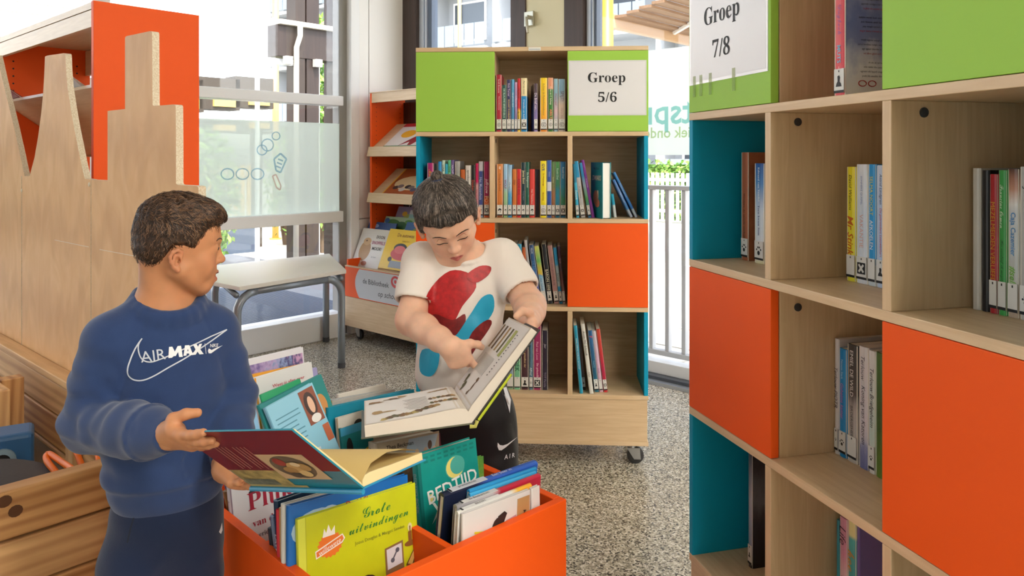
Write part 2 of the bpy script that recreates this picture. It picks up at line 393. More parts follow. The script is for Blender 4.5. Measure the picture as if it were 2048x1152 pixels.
# steel entrance frame: two dark brown posts, beam and door leaf frames
BRO = wood('brown_steel', '#32251f', '#281d18', 'z', .5, 40, 20)
en = thing('entrance_portal', 'dark brown steel entrance portal with white drain pipe behind the glass wall', 'portal', M_A @ Matrix.Translation((0, -2.7, -.03)))
def An(px, y): return onwall(M_A, px, None, y)[0]
for n, (p, q) in enumerate(((582, 601), (604, 629), (657, 683))):
    bx('post', en, An(q, -2.7), An(p, -2.7), -.09, .09, 0, 3.3, BRO, .004)
bx('beam', en, An(690, -2.7), An(545, -2.7), -.1, .1, 2.28, 2.60, BRO, .004)
bx('beam_cap', en, An(690, -2.7), An(545, -2.7), -.11, .15, 2.60, 2.65, mat('#b9b2a2', .5), .003)
pp = An(593, -2.56); MB().tube([(pp-.03, .16, 2.60), (pp-.03, .16, 2.5), (pp, .14, 2.38), (pp, .13, 0)], .028, mat('#b8b0a2', .4), 10).build('drain_pipe', en, smooth=True)
for p in (512, 632): bx('door_stile', en, An(p+2.5, -2.7), An(p-2.5, -2.7), .0, .05, 0, 2.28, WF, .003)
bx('door_rail', en, An(629, -2.7), An(512, -2.7), 0, .05, 2.2, 2.26, WF)
for k, dx in enumerate((.1, .45, .8)): MB().box(An(595, -2.7)+dx-.3, An(595, -2.7)+dx-.22, .1, .16, 2.2, 2.28, mat('#c9c6bd', .5)).build('bracket', en)
# white clapboard shed wall with boards
cl = thing('clapboard_shed', 'white horizontal clapboard shed beyond the entrance portal', 'shed', M_A @ Matrix.Translation((-1.5, -8.0, -.03)))
wm = mat('#efece6', .7)
bx('wall_core', cl, 0, 6.5, -2.5, -.03, 0, 4.2, wm)
for k in range(28): MB().add([(0, -.03, k*.15), (6.5, -.03, k*.15), (6.5, .012, k*.15), (0, .012, k*.15), (0, -.03, k*.15+.145), (6.5, -.03, k*.15+.145), (6.5, -.012, k*.15+.145), (0, -.012, k*.15+.145)], [(0, 3, 2, 1), (3, 7, 6, 2), (4, 5, 6, 7), (0, 4, 7, 3), (1, 2, 6, 5), (0, 1, 5, 4)], wm).build('board', cl)
YEL = mat('#f2b31c', .45); YO = mat('#e8b860', .5)
po = thing('yellow_post', 'slim ochre yellow post before the white clapboard shed', 'post', M_A @ Matrix.Translation((An(551, -6.2), -6.2, -.03)))
MB().lathe([(.05, 0), (.05, 3.9)], YO, 14).build('shaft', po, smooth=True); MB().lathe([(.09, 0), (.09, .02)], YO, 14).build('foot_plate', po)
# yellow slatted gate near the ground
ga = thing('slatted_gate', 'low ochre slatted gate and dark bin shelter outside the entrance', 'gate', M_A @ Matrix.Translation((An(508, -5.0), -5.0, -.03)))
for k in range(14): bx('slat', ga, .06+k*.09, .11+k*.09, 0, .03, .1, 1.15, YO)
bx('gate_rail', ga, 0, 1.3, -.03, 0, .2, .27, mat('#4a4540', .6)); bx('gate_rail', ga, 0, 1.3, -.03, 0, .95, 1.02, mat('#4a4540', .6)); bx('kick_board', ga, 0, 1.3, .03, .05, .0, .45, mat('#3d4a5c', .6))
# pergola canopy with dark fascia and yellow rafters
pe = thing('canopy', 'dark stepped canopy with yellow rafter ends outside the glass wall', 'canopy', M_A @ Matrix.Translation((An(525, -5.6), -5.6, 1.6)))
DK = mat('#3f372f', .7)
for k in range(6):
    bx('fascia', pe, k*.5, k*.5+.56, 0, .3, .30-k*.045, .72-k*.045, DK)
    bx('rafter', pe, k*.5+.08, k*.5+.38, .3, .34, .34-k*.045, .46-k*.045, YO); bx('rafter', pe, k*.5+.08, k*.5+.38, .3, .34, .02-k*.045, .10-k*.045, YO)
bx('soffit', pe, 0, 3.1, 0, .29, -.05, .12, DK); 
for x in (.1, 2.9): bx('canopy_post', pe, x, x+.12, .05, .17, -1.63, -.05, DK)
# leafy shrubs: thousands of leaf blades on a few stems
def shrub(name, label, c, rad, n, hexes, leaf=.05, seed=1):
    rr = random.Random(seed); t = thing(name, label, 'shrub', Matrix.Translation(Vector(c)))
    st = MB(); bk = mat('#5b4a38', .8)
    for k in range(5):
        an = k*1.26; st.tube([(0, 0, 0), (rad[0]*.3*math.cos(an), rad[1]*.3*math.sin(an), rad[2]*.7), (rad[0]*.6*math.cos(an), rad[1]*.6*math.sin(an), rad[2]*1.4)], [.03, .02, .008], bk, 5)
    st.build('stem', t)
    fo = MB(); ms = [mat(h, .6) for h in hexes]
    for _ in range(n):
        while True:
            p = Vector((rr.uniform(-1, 1), rr.uniform(-1, 1), rr.uniform(-1, 1)))
            if .3 < p.length < 1: break
        q = Vector((p.x*rad[0], p.y*rad[1], rad[2]*1.1+p.z*rad[2])); d = Vector((rr.gauss(0, 1), rr.gauss(0, 1), rr.gauss(0, 1))).normalized(); e = d.orthogonal().normalized()*leaf*.4
        d *= leaf; fo.add([q-d, q+e, q+d, q-e], [(0, 1, 2, 3)], rr.choice(ms))
    o = fo.build('foliage', t); o['kind'] = 'stuff'
GR = ['#6f9a3c', '#8fb552', '#4f7a2c', '#a5c566']
q = onwall(M_A, 645, None, -4.2); p = M_A @ Vector((q[0], -4.2, 0)); shrub('tall_shrub', 'tall light green shrub between the entrance posts', (p.x, p.y, -.03), (.4, .4, 1.5), 2600, GR, .06, 3)
q = onwall(M_A, 415, None, -3.6); p = M_A @ Vector((q[0], -3.6, 0)); shrub('leafy_bush', 'round green bush outside behind the frosted glass', (p.x, p.y, -.03), (.35, .35, .75), 1300, GR, .05, 4)
q = onwall(M_A, 570, None, -5.4); p = M_A @ Vector((q[0], -5.4, 0)); shrub('young_bush', 'small young green bush in front of the clapboard shed', (p.x, p.y, -.03), (.3, .3, .8), 700, GR, .05, 5)
# terrace railing outside the balcony door
rl = thing('railing', 'grey steel terrace railing outside the balcony door', 'railing', M_B @ Matrix.Translation((0, .40, 0)))
qa = onwall(M_B, 1338, None, .40); zt = EYE-(375-HY)/F*qa[1]; zb = EYE-(712-HY)/F*qa[1]
RG = mat('#c2c4c6', .4, metal=.2)
px_ = [1272, 1305, 1337, 1370, 1402, 1434, 1466]
xs = [onwall(M_B, p, None, .40)[0] for p in px_]
bx('handrail', rl, xs[0]-.1, xs[-1]+.1, -.03, .03, zt-.015, zt+.012, RG, .004); bx('bottom_rail', rl, xs[0]-.1, xs[-1]+.1, -.025, .025, zb, zb+.03, RG, .003)
for x in xs: bx('baluster', rl, x-.013, x+.013, -.02, .02, zb+.03, zt-.015, RG, .003)
for x in (xs[0]-.1, xs[-1]+.1): bx('post', rl, x-.02, x+.02, -.02, .02, -.03, zt, RG, .003)
# pale steps leading up from the terrace
sp_ = thing('stone_steps', 'pale stone garden steps beyond the terrace railing', 'steps', M_B @ Matrix.Translation((3.0, 1.9, -.03)))
for k in range(4): bx('step', sp_, -.5+k*.1, 4, k*.55, k*.55+.75, 0, .13+k*.13, mat('#cbc6ba', .8, var=.07, vscale=5), .01)
# yellow round column and wooden canopy over the terrace
yc = onwall(M_B, 1212, None, 1.6); p = M_B @ Vector((yc[0], 1.6, -.03))
t = thing('yellow_column', 'bright yellow round steel column on the terrace', 'column', Matrix.Translation(p))
MB().lathe([(.062, 0), (.062, 3.2)], mat('#b98400', .4), 20).build('shaft', t, smooth=True); MB().lathe([(.1, 0), (.1, .02)], mat('#b98400', .4), 20).build('foot_plate', t)
wd = wood('canopy_wood', '#8f6f50', '#75583e', 'x', .6)
q = Pz(1229, 40, 2.75); t = thing('timber_canopy', 'brown timber board roof over the terrace with pale edge beam', 'canopy', frame(q, math.atan2(a2.y, a2.x)))
for k in range(26): bx('board', t, 0, 8, -.16*k-.155, -.16*k, .02+.03*k, .05+.03*k, wd)
bx('edge_beam', t, -.1, 8, 0, .08, -.09, .07, mat('#a8845a', .5), .01)
for x in (3.2, 7.6): bx('post', t, x, x+.1, -.02, .08, -2.78, -.09, mat('#a8845a', .5), .01)
MB().tube([(-.02, -2.6, .50), (1.2, -.05, .0)], .03, mat('#d8d4cc', .5), 6).build('brace', t)
# hedge and pale fence far behind the terrace
hb = onwall(M_B, 1338, None, 9.0); 
rr = random.Random(11); fo = MB(); ms = [mat(h, .7) for h in GR]
hc = M_B @ Vector((hb[0], 9.6, 0))
t = thing('hedge', 'clipped green hedge behind the pale fence', 'hedge', M_B @ Matrix.Translation((hb[0], 10.2, -.03)))
bx('hedge_core', t, -3.5, 4, -.3, .3, 0, 1.12, mat('#4f7232', .8))
for _ in range(3500):
    q = Vector((rr.uniform(-3.5, 4), rr.uniform(-.42, -.3), rr.uniform(0, 1.2))); d = Vector((rr.gauss(0, 1), rr.gauss(0, 1), rr.gauss(0, 1))).normalized(); e = d.orthogonal().normalized()*.03; d *= .06
    fo.add([q-d, q+e, q+d, q-e], [(0, 1, 2, 3)], rr.choice(ms))
o = fo.build('foliage', t); o['kind'] = 'stuff'
t = thing('picket_fence', 'white picket fence with close pickets far behind the terrace', 'fence', M_B @ Matrix.Translation((hb[0], 9.2, -.03)))
for k in range(44): bx('picket', t, -2.5+k*.11, -2.44+k*.11, 0, .02, .05, .96, WF)
bx('fence_rail', t, -2.5, 2.4, .02, .05, .2, .26, WF); bx('fence_rail', t, -2.5, 2.4, .02, .05, .8, .86, WF)
# white block of flats far beyond, balconies stacked on its front
bd = thing('apartment_building', 'white apartment building with stacked balconies far beyond the window', 'building', Matrix.Translation(P(960, 318, 34)-Vector((0, 0, 1.2))) @ Matrix.Rotation(-.62, 4, 'Z'))
bw = mat('#9fa3a6', .8); bgm = mat('#3c464f', .4); bp = mat('#7d8a94', .5)
bx('facade', bd, -14, 14, 0, 8, 0, 20, bw)
for fl in range(6):
    z = .2+fl*2.9
    for c in range(7):
        x = -12.6+c*3.7
        f = bx('window', bd, x, x+1.9, -.06, .0, z+.5, z+2.3, mat('#f1f1ee', .5)); bx('window_pane', f, x+.12, x+1.78, -.09, -.055, z+.6, z+2.2, bgm)
        b = bx('balcony', bd, x-.4, x+2.9, -1.5, 0, z-.15, z, bw); pr = MB()
        for k in range(6): pr.box(x-.38+k*.55, x+.11+k*.55, -1.5, -1.46, z+.08, z+1.0, bp)
        pr.build('balustrade', b)
    for c in range(8): bx('party_wall', bd, -13.05+c*3.7, -12.9+c*3.7, -1.4, 0, z, z+2.75, bw)
t = thing('lamp_pole', 'slim ochre pole before the apartment building', 'pole', Matrix.Translation(Pz(920, 520, -.03) if False else P(919, 318, 12)-Vector((0, 0, 1.23))))
MB().lathe([(.03, 0), (.03, 5)], YO, 10).build('shaft', t, smooth=True); MB().lathe([(.08, 0), (.08, .03)], YO, 10).build('foot_plate', t)
# ------------------------------------------------------------------ furniture
MAPLE = {ax: wood('maple_laminate', '#dcc19c', '#cfb18a', ax, .38, 90, 14, .03) for ax in 'xyz'}
MAPD = {ax: wood('maple_panel', '#c9ab86', '#b99a75', ax, .45, 90, 14, .03) for ax in 'xyz'}
GREEN = mat('#9ccb4e', .55, .3, bump=.02, bscale=900); BLUE = mat('#0098be', .55, .3, bump=.02, bscale=900); ORANGE = mat('#f25a12', .55, .3, bump=.02, bscale=900)
BZ = [.28, .6215, .9665, 1.307, 1.64]; TH = .017
DEP = .29
def castor(par, x, y, h=.084):
    g = mat('#b5b7ba', .3, metal=.8); k = mat('#2b2b2d', .5)
    b = MB(); b.box(x-.03, x+.03, y-.03, y+.03, h-.006, h, g)
    b.lathe([(.016, h-.02), (.016, h-.006)], g, 12, Matrix.Translation((x, y, 0)))
    for s in (-1, 1): b.add([(x-.02, y+s*.015, h-.02), (x+.03, y+s*.015, h-.02), (x+.034, y+s*.015, .02), (x+.008, y+s*.015, .02), (x-.02, y+s*.018, h-.02), (x+.03, y+s*.018, h-.02), (x+.034, y+s*.018, .02), (x+.008, y+s*.018, .02)], [(0, 1, 2, 3), (7, 6, 5, 4), (0, 4, 5, 1), (1, 5, 6, 2), (2, 6, 7, 3), (3, 7, 4, 0)], g)
    o = b.build('castor', par)
    MB().lathe([(.024, -.012), (.033, -.009), (.033, .009), (.024, .012)], k, 20, Matrix.Translation((x+.014, y, .033)) @ Matrix.Rotation(PI/2, 4, 'X')).build('wheel', o, smooth=False)
    MB().lathe([(.013, -.0135), (.013, .0135)], g, 12, Matrix.Translation((x+.014, y, .033)) @ Matrix.Rotation(PI/2, 4, 'X')).build('hub', o)
def bookcase(label, M, W, dv):
    t = thing('bookcase', label, 'bookcase', M)
    for z in BZ: bx('shelf_board', t, 0, W, 0, DEP, z-TH, z, MAPLE['x'], .0012)
    bx('shelf_board', t, 0, W, 0, DEP, .084, .084+TH, MAPLE['x'], .0012)
    bx('plinth_panel', t, .004, W-.004, .003, DEP, .084+TH, .28-TH, MAPLE['x'], .001)
    bx('back_panel', t, .002, W-.002, DEP-.012, DEP, .28, 1.64-TH, MAPD['x'])
    rows = [(.28, BZ[1]-TH, BLUE), (BZ[1], BZ[2]-TH, ORANGE), (BZ[2], BZ[3]-TH, BLUE), (BZ[3], BZ[4]-TH, GREEN)]
    for i, (z0, z1, m) in enumerate(rows):
        closed = i in (1, 3); y0 = .018 if closed else 0
        bx('side_panel', t, .001, .017, y0, DEP-.012, z0, z1, m, .001); bx('side_panel', t, W-.017, W-.001, y0, DEP-.012, z0, z1, m, .001)
        for d in dv: bx('divider', t, d-.0095, d+.0095, y0+.002 if closed else 0, DEP-.012, z0, z1, MAPLE['z'], .001)
        if closed:
            bx('front_panel', t, .0005, dv[0]+.0095, 0, .018, z0+.001, z1-.001, m, .001)
            bx('front_panel', t, dv[1]-.0095, W-.0005, 0, .018, z0+.001, z1-.001, m, .001)
    bl = mat('#3a3a3c', .5)
    for d in dv:
        for z in (BZ[3]-.035, BZ[1]+.29): MB().lathe([(.008, 0), (.008, .002), (.004, .0025)], bl, 14, Matrix.Translation((d+.0095, .06, z)) @ Matrix.Rotation(PI/2, 4, 'Y')).build('cap', t)
    for x in (.07, W-.06):
        for y in (.05, DEP-.05): castor(t, x, y)
    return t
WB_, WR_ = .912, .9465
angB = math.radians(-3.5); xdB = Vector((math.cos(angB), math.sin(angB), 0))
rB = P(1297, 318, 2.95); oB = Vector((rB.x, rB.y, 0))-xdB*WB_
M_CB = frame(oB, angB); M_CR = frame((.4146, 1.78, 0), math.atan2(-.967, .256))
dB = [onwall(M_CB, p)[0] for p in (984, 1140)]; dR = [onwall(M_CR, p)[0] for p in (1535.5, 1773)]
caseB = bookcase('far maple bookcase with lime, blue and orange panels standing before the windows', M_CB, WB_, dB)
caseR = bookcase('near maple bookcase with lime, blue and orange panels beside the viewer', M_CR, WR_, dR)
# shelf sticker on the top edge of the far case
o = tag(bx('label_strip', None, 0, .048, -.0012, 0, 0, .014, mat('#e6e4dc', .4)), 'small clear label strip stuck on the top edge of the far bookcase', 'label')
o.matrix_world = M_CB @ Matrix.Translation((onwall(M_CB, 1057)[0], -.0003, 1.624))
MB().box(.002, .046, -.0016, -.0012, .004, .007, mat('#a9b4c4', .4)).build('print_band', o)
def sheet(label, M, case_px, y0, y1, words, sizes):
    x0, x1 = case_px; W = x1-x0; H = y1-y0
    t = thing('paper_sign', label, 'sign', M @ Matrix.Translation((x0, -.0012, y0)))
    bx('laminate', t, 0, W, 0, .0012, 0, H, mat('#d8d8de', .12, coat=.6))
    bx('paper', t, .006, W-.006, -.0002, .0005, .006, H-.006, mat('#dfdfe4', .25))
    for (tx, u, v, fw, fh, pn) in words: T(tx, t, (u*W, -.0008, v*H), (1, 0, 0), (0, 0, 1), fw, fh, INK, 's', pn)
    tp = frosted('clear_tape', '#f2f5ea', .22)
    return t, tp
x0, _, za = onwall(M_CB, 1137, 231); x1, _, zb_ = onwall(M_CB, 1293, 120)
sheet('white laminated class sign for groups five and six on the far bookcase', M_CB, (x0, x1), za, zb_, [('Groep', .49, .665, .168, .05, 'lettering'), ('5/6', .50, .335, .073, .04, 'numerals')], None)
x0, _, z0 = onwall(M_CR, 1380, 172); x1 = onwall(M_CR, 1536.5)[0]
t, tp = sheet('white laminated class sign for groups seven and eight on the near bookcase', M_CR, (x0, x1), z0, z0+.213, [('Groep', .45, .665, .165, .05, 'lettering'), ('7/8', .45, .335, .072, .04, 'numerals')], None)
for u in (.06, .16, .3, .62): bx('tape', t, u*.3, u*.3+.012, -.0009, -.0003, -.028, .02, tp)
# ---- orange book crate in front
GX = 1033.6
Nn = Pz(668, 1213, .52); Rr = Pz(1133, 998, .52); pd = (Rr-Nn); XL = pd.length; YL = .70
M_K = frame((Nn.x, Nn.y, 0), math.atan2(pd.y, pd.x))
cr = thing('book_crate', 'bright orange wooden book crate full of picture books between the two boys', 'crate', M_K)
w_ = .018; CZ0, CZ1 = .06, .52; CB = .372
bx('side_panel', cr, 0, XL, 0, w_, CZ0, CZ1, ORANGE, .0015); bx('side_panel', cr, 0, XL, YL-w_, YL, CZ0, CZ1, ORANGE, .0015)
bx('end_panel', cr, 0, w_, w_, YL-w_, CZ0, CZ1, ORANGE, .0015); bx('end_panel', cr, XL-w_, XL, w_, YL-w_, CZ0, CZ1, ORANGE, .0015)
bx('bottom_panel', cr, w_, XL-w_, w_, YL-w_, .358, CB, ORANGE); bx('plinth', cr, .04, XL-.04, .04, YL-.04, 0, CZ0, mat('#4b443c', .7))
DX = .255; 
bx('divider', cr, DX-.007, DX+.007, w_, .525, CB, CZ1-.012, ORANGE, .001)
for y in (.29, .53):
    bx('divider', cr, w_, DX-.007, y-.007, y+.007, CB, CZ1-.02, ORANGE, .001); bx('divider', cr, DX+.007, XL-w_, y-.007, y+.007, CB, CZ1-.02, ORANGE, .001)
# ---- trapezoid table by the glass wall
zt = .56
tb = [Pz(479, 573.4, zt), Pz(692.5, 539.5, zt), Pz(659, 507, zt), Vector((-1.86, 4.50, zt)), Vector((-1.78, 4.12, zt)), Pz(425, 563, zt)]
tc0 = sum(tb, Vector())/6
tt = thing('school_table', 'low white trapezoid school table on grey tube legs by the glass wall', 'table', Matrix.Translation((tc0.x, tc0.y, 0)))
top = mat('#e4ddd0', .35); pts = [(p.x-tc0.x, p.y-tc0.y) for p in tb]
MB().prism(pts, .022, top, Matrix.Translation((0, 0, zt-.022))).build('tabletop', tt, bevel=.003)
TG = mat('#8f979f', .35, metal=.35); RUB = mat('#4a4c50', .7)
def legpos(p, k): q = Vector((p.x, p.y, 0)).lerp(Vector((tc0.x, tc0.y, 0)), k); return q-Vector((tc0.x, tc0.y, 0))
A_, B_, C_ = tb[0], tb[1], tb[2]
legs = [Vector((P(474, 0, 3.83).x, 3.83, 0)), Pz(683, 735, 0), Pz(652, 683, 0), Vector((-1.74, 4.45, 0))]
legs = [l-Vector((tc0.x, tc0.y, 0)) for l in legs]
for i, l in enumerate(legs):
    j = (i+1) % 4 if i % 2 == 0 else i-1
    inw = (legs[j]-l).normalized()
    if i in (0, 1): inw = (legs[1-i]-l).normalized()
    else: inw = (legs[5-i]-l).normalized()
    arc = [l+Vector((0, 0, z)) for z in (0.0, .25, zt-.14)]+[l+inw*(.11*(1-math.cos(q)))+Vector((0, 0, zt-.14+.10*math.sin(q))) for q in (.3, .6, .9, 1.2, PI/2)]
    MB().tube(arc, .021, TG, 12).build('leg', tt, smooth=True)
    MB().lathe([(.0225, 0), (.0225, .03)], RUB, 12, Matrix.Translation(l)).build('leg_cap', tt)
for i, j in ((0, 1), (2, 3)):
    d = (legs[j]-legs[i]).normalized()*.09
    MB().tube([legs[i]+d+Vector((0, 0, zt-.04)), legs[j]-d+Vector((0, 0, zt-.04))], .019, TG, 10).build('frame_tube', tt, smooth=True)
for i, j in ((0, 3), (1, 2)): MB().tube([legs[i].lerp(legs[j], .02)+Vector((0, 0, zt-.05)), legs[j].lerp(legs[i], .02)+Vector((0, 0, zt-.05))], .015, TG, 10).build('frame_tube', tt, smooth=True)
# ---- orange display rack in the corner
oD = P(690, 318, 5.08); M_D = frame((oD.x, oD.y, 0), math.atan2(b2.y, b2.x))
dk = thing('display_rack', 'orange display rack with tilted trays and a book bin in the window corner', 'rack', M_D)
WD = 1.0
dpx = lambda px, py, y: onwall(M_D, px, py, y)
xs0 = dpx(740, 318, .205)[0]; zT = EYE-(187-HY)/F*dpx(740, 318, .205)[1]
bx('side_panel', dk, xs0, xs0+.018, .205, .50, .09, zT, ORANGE, .001); bx('side_panel', dk, WD-.018, WD, .205, .50, .09, zT, ORANGE, .001)
ho = MB(); hm = mat('#7a2a10', .7)
for y in (.245, .455):
    for k in range(30):
        ho.lathe([(.0035, 0), (.0035, .0008)], hm, 6, Matrix.Translation((xs0+.018, y, .66+k*.032)) @ Matrix.Rotation(PI/2, 4, 'Y'))
ho.build('pin_hole', dk)['kind'] = 'stuff'
bx('back_panel', dk, xs0+.018, WD-.018, .485, .497, .09, zT-.05, wood('walnut_back', '#4a2a1c', '#301a12', 'z', .5))
bx('top_board', dk, xs0, WD, .20, .50, zT, zT+.006, MAPLE['x']); bx('top_fascia', dk, xs0+.018, WD-.018, .205, .222, zT-.065, zT, MAPLE['x'], .001); bx('top_shelf', dk, xs0+.018, WD-.018, .222, .485, zT-.02, zT, MAPLE['x'])
trays = []
for py in (301, 393):
    d = dpx(752, 318, .19)[1]; zz = EYE-(py-HY)/F*d
    Mt = Matrix.Translation((0, .19, zz)) @ Matrix.Rotation(math.radians(38), 4, 'X')
    MB().box(xs0+.02, WD-.02, 0, .30, -.010, .004, MAPLE['x'], Mt).build('tray', dk)
    Ml = Matrix.Translation((0, .19, zz)) @ Matrix.Rotation(math.radians(-16), 4, 'X')
    MB().box(xs0+.02, WD-.02, -.018, -.002, -.045, .022, MAPLE['x'], Ml).build('tray_lip', dk, bevel=.001); trays.append(zz)
# bin below
bx('bin_base', dk, 0, WD, 0, .5, .09, .285, MAPLE['x'], .001); bx('bin_edge', dk, 0, WD, -.002, .016, .484, .492, MAPLE['x'])
bx('bin_front', dk, 0, WD, 0, .014, .287, .485, ORANGE, .001); bx('bin_side', dk, 0, .016, .014, .205, .287, .53, ORANGE, .001); bx('bin_side', dk, WD-.016, WD, .014, .205, .287, .53, ORANGE, .001)
sg = MB(); sgm = mat('#c9ccd2', .35)
cx = .62; pts = []
for k in range(13): a = PI/2+PI*k/12; pts.append((.19+.10*math.cos(a)*.7, .386+.096*math.sin(a)))
arc = [(.13+.0*k, z) for k, z in ()]
pl = [(.93, .292), (.93, .480), (.16, .480)]+[(.115+.045*(1-math.sin(PI*(.1*k)))*0+(.045*(2*abs(k-5)/10)**2), .480-.0188*k) for k in range(1, 10)]+[(.16, .292)]
sg.add([(x, -.0015, z) for x, z in pl], [tuple(range(len(pl)))[::-1] if False else tuple(range(len(pl)))], sgm); sg.build('bin_sign', dk)
T('de Bibliotheek', dk, (.335, -.002, .408), (1, 0, 0), (0, 0, 1), .27, .07, mat('#3a3d44', .5), 'n')
T('op school', dk, (.46, -.002, .338), (1, 0, 0), (0, 0, 1), .2, .06, mat('#2d2f35', .5), 'i', 'handwriting')
lg = MB(); rd = mat('#cf3b3e', .5)
def disc(b, cx, cz, rx, rz, y, m, n=18): b.add([(cx+rx*math.cos(2*PI*k/n), y, cz+rz*math.sin(2*PI*k/n)) for k in range(n)], [tuple(range(n))], m)
disc(lg, .535, .435, .045, .038, -.002, rd); disc(lg, .535, .437, .026, .022, -.0024, sgm); disc(lg, .535, .437, .012, .012, -.0028, rd); lg.build('bin_logo', dk)
for x in (.07, WD-.07):
    for y in (.06, .44): castor(dk, x, y, .09)
# ---- orange shelf behind the plywood screen
oS = P(187, 318, 2.5); M_S = frame((oS.x, oS.y, 0), math.atan2(b2.y, b2.x))
zS = EYE-(28-HY)/F*onwall(M_S, 399, None, 0)[1] if False else 1.722
ds = thing('orange_shelf_unit', 'tall orange shelf unit with slanted trays behind the plywood castle screen', 'shelf unit', M_S)
SD = .355; SW = 1.12
for x in (-.02, -SW): bx('side_panel', ds, x, x+.02, 0, SD, .05, zS, ORANGE, .001)
PINKW = MAPLE['x']
bx('top_board', ds, -SW+.02, -.02, 0, SD, zS-.025, zS-.003, PINKW); bx('top_fascia', ds, -SW+.02, -.02, .0, .018, zS-.085, zS-.028, PINKW, .001); bx('back_fascia', ds, -SW+.02, -.02, SD-.02, SD, zS-.14, zS-.028, PINKW, .001)
def slant(z0, z1, nm):
    b = MB(); y0, y1 = .015, SD-.03; n = Vector((0, z0-z1, y1-y0)).normalized()*.016
    vs = [(-SW+.02, y0, z0), (-.02, y0, z0), (-.02, y1, z1), (-SW+.02, y1, z1)]
    b.add(vs+[(x, y+n.y, z+n.z) for x, y, z in vs], [(3, 2, 1, 0), (4, 5, 6, 7), (0, 1, 5, 4), (1, 2, 6, 5), (2, 3, 7, 6), (3, 0, 4, 7)], PINKW); b.build(nm, ds)
slant(1.44, 1.22, 'tray'); bx('tray_lip', ds, -SW+.02, -.02, SD-.03, SD-.012, 1.21, 1.27, PINKW)
slant(1.02, .80, 'tray'); bx('tray_lip', ds, -SW+.02, -.02, SD-.03, SD-.012, .79, .85, PINKW)
bx('base_shelf', ds, -SW+.02, -.02, 0, SD, .3, .32, PINKW)
ho = MB()
for y in (.05, .30):
    for k in range(22): ho.lathe([(.004, 0), (.004, .0008)], INK, 6, Matrix.Translation((-SW+.02, y, .95+k*.032)) @ Matrix.Rotation(PI/2, 4, 'Y'))
ho.build('pin_hole', ds)['kind'] = 'stuff'
# ---- plywood castle screen on a plank sand box
C0 = Vector((-.74, 1.763, 0)); M_P = frame(C0, math.atan2(b2.y, b2.x))
PLY = wood('birch_plywood', '#e3b27a', '#dba66c', 'z', .6, 9, 2.2, .0, big=.18, detail=3, dist=2.5)
EDGE = wood('plywood_edge', '#e6dcc8', '#c9b190', 'x', .6, 300, 30, 0)
pw = thing('plywood_screen', 'plywood castle screen with cut-out towers standing on the plank box', 'screen', M_P)
def ply(pts):
    q = [onwall(M_P, x, y)[::2] for x, y in pts]
    n = len(q); b = MB(); T_ = .018
    b.add([(x, 0, z) for x, z in q]+[(x, T_, z) for x, z in q], [tuple(range(n)), tuple(range(2*n-1, n-1, -1))], PLY)
    b.add([(x, 0, z) for x, z in q]+[(x, T_, z) for x, z in q], [(i, i+n, (i+1) % n+n, (i+1) % n) for i in range(n)], EDGE)
    return b.build('plywood_panel', pw)
def zpx(px, z): q = onwall(M_P, px); return HY+(EYE-z)*F/q[1]
zb0 = .44
def rnd(a, b, c, k=.25, n=3):
    a, b, c = Vector(a), Vector(b), Vector(c); p = b+(a-b).normalized()*k; q = b+(c-b).normalized()*k
    return [tuple(p.lerp(b, t).lerp(b.lerp(q, t), t)) for t in [i/n for i in range(n+1)]]
right = [(182.5, zpx(182.5, zb0)), (397, zpx(397, zb0)), (397, 384)]+rnd((397, 384), (397, 372), (385, 371.5), 5)+[(358, 370)]+rnd((358, 370), (352, 369), (352, 360), 4)+[(352, 300)]+rnd((352, 220), (351, 208.5), (340, 209.5), 5)+rnd((315, 211.5), (305, 212), (305, 200), 4)+rnd((304.5, 72), (304, 61.5), (296, 63), 5)+rnd((262, 70), (250, 73), (250, 82), 4)+[(250, 218)]+[(215, 222), (215, 361), (182.5, 359.5)]
mid = [(44, zpx(44, zb0)), (181.5, zpx(181.5, zb0)), (181.5, 359), (169, 357), (163, 330), (156, 295), (148, 255), (141, 215), (135, 175), (132, 140), (131, 112)]+rnd((131, 112), (130, 106), (122, 107), 3)+[(95, 111), (90, 113), (88.5, 150), (86, 190), (82, 230), (76, 275), (69, 315), (61, 345), (59, 352), (44, 352)]
left = [(-130, zpx(-130, zb0)), (43, zpx(43, zb0)), (43, 352), (49, 352), (46, 338), (38, 300), (28, 255), (16, 205), (5, 160), (-6, 110), (-40, 118), (-46, 200), (-60, 280), (-80, 360), (-130, 362)]
for pp in (right, mid, left): ply(pp)
for px, py in ((179, 369), (44, 381)):
    q = onwall(M_P, px, py); MB().lathe([(.007, 0), (.006, .002), (.003, .003)], mat('#d8c8ac', .5), 10, Matrix.Translation((q[0], 0, q[2])) @ Matrix.Rotation(PI/2, 4, 'X')).build('screw_cap', pw)
scm = mat('#e0cdb0', .6)
def scr(p, q): 
    p = onwall(M_P, *p); q = onwall(M_P, *q); MB().tube([(p[0], -.0003, p[2]), (q[0], -.0003, q[2])], .0011, scm, 4).build('scratch', pw)
scr((110, 480), (178, 494)); scr((200, 499), (280, 514))
PINE = {ax: wood('pine_plank', '#d8a56c', '#bd8a54', ax, .6, 26, 12, .12, big=.55) for ax in 'xyz'}
PINE2 = {ax: wood('pine_pale', '#e2b57e', '#c99a66', ax, .6, 30, 12, .1, big=.4) for ax in 'xyz'}
bxm = thing('plank_box', 'pine plank sand box with toys under the plywood screen', 'box', M_P)
zs = [.04, .137, .235, .332, .431, .53]
xL = -1.9
for i in range(5):
    bx('plank', bxm, xL, .0, -.045, -.001-.004*R.random(), zs[i]+.003, zs[i+1]-.003, (PINE if i % 2 else PINE2)['x'], .004)
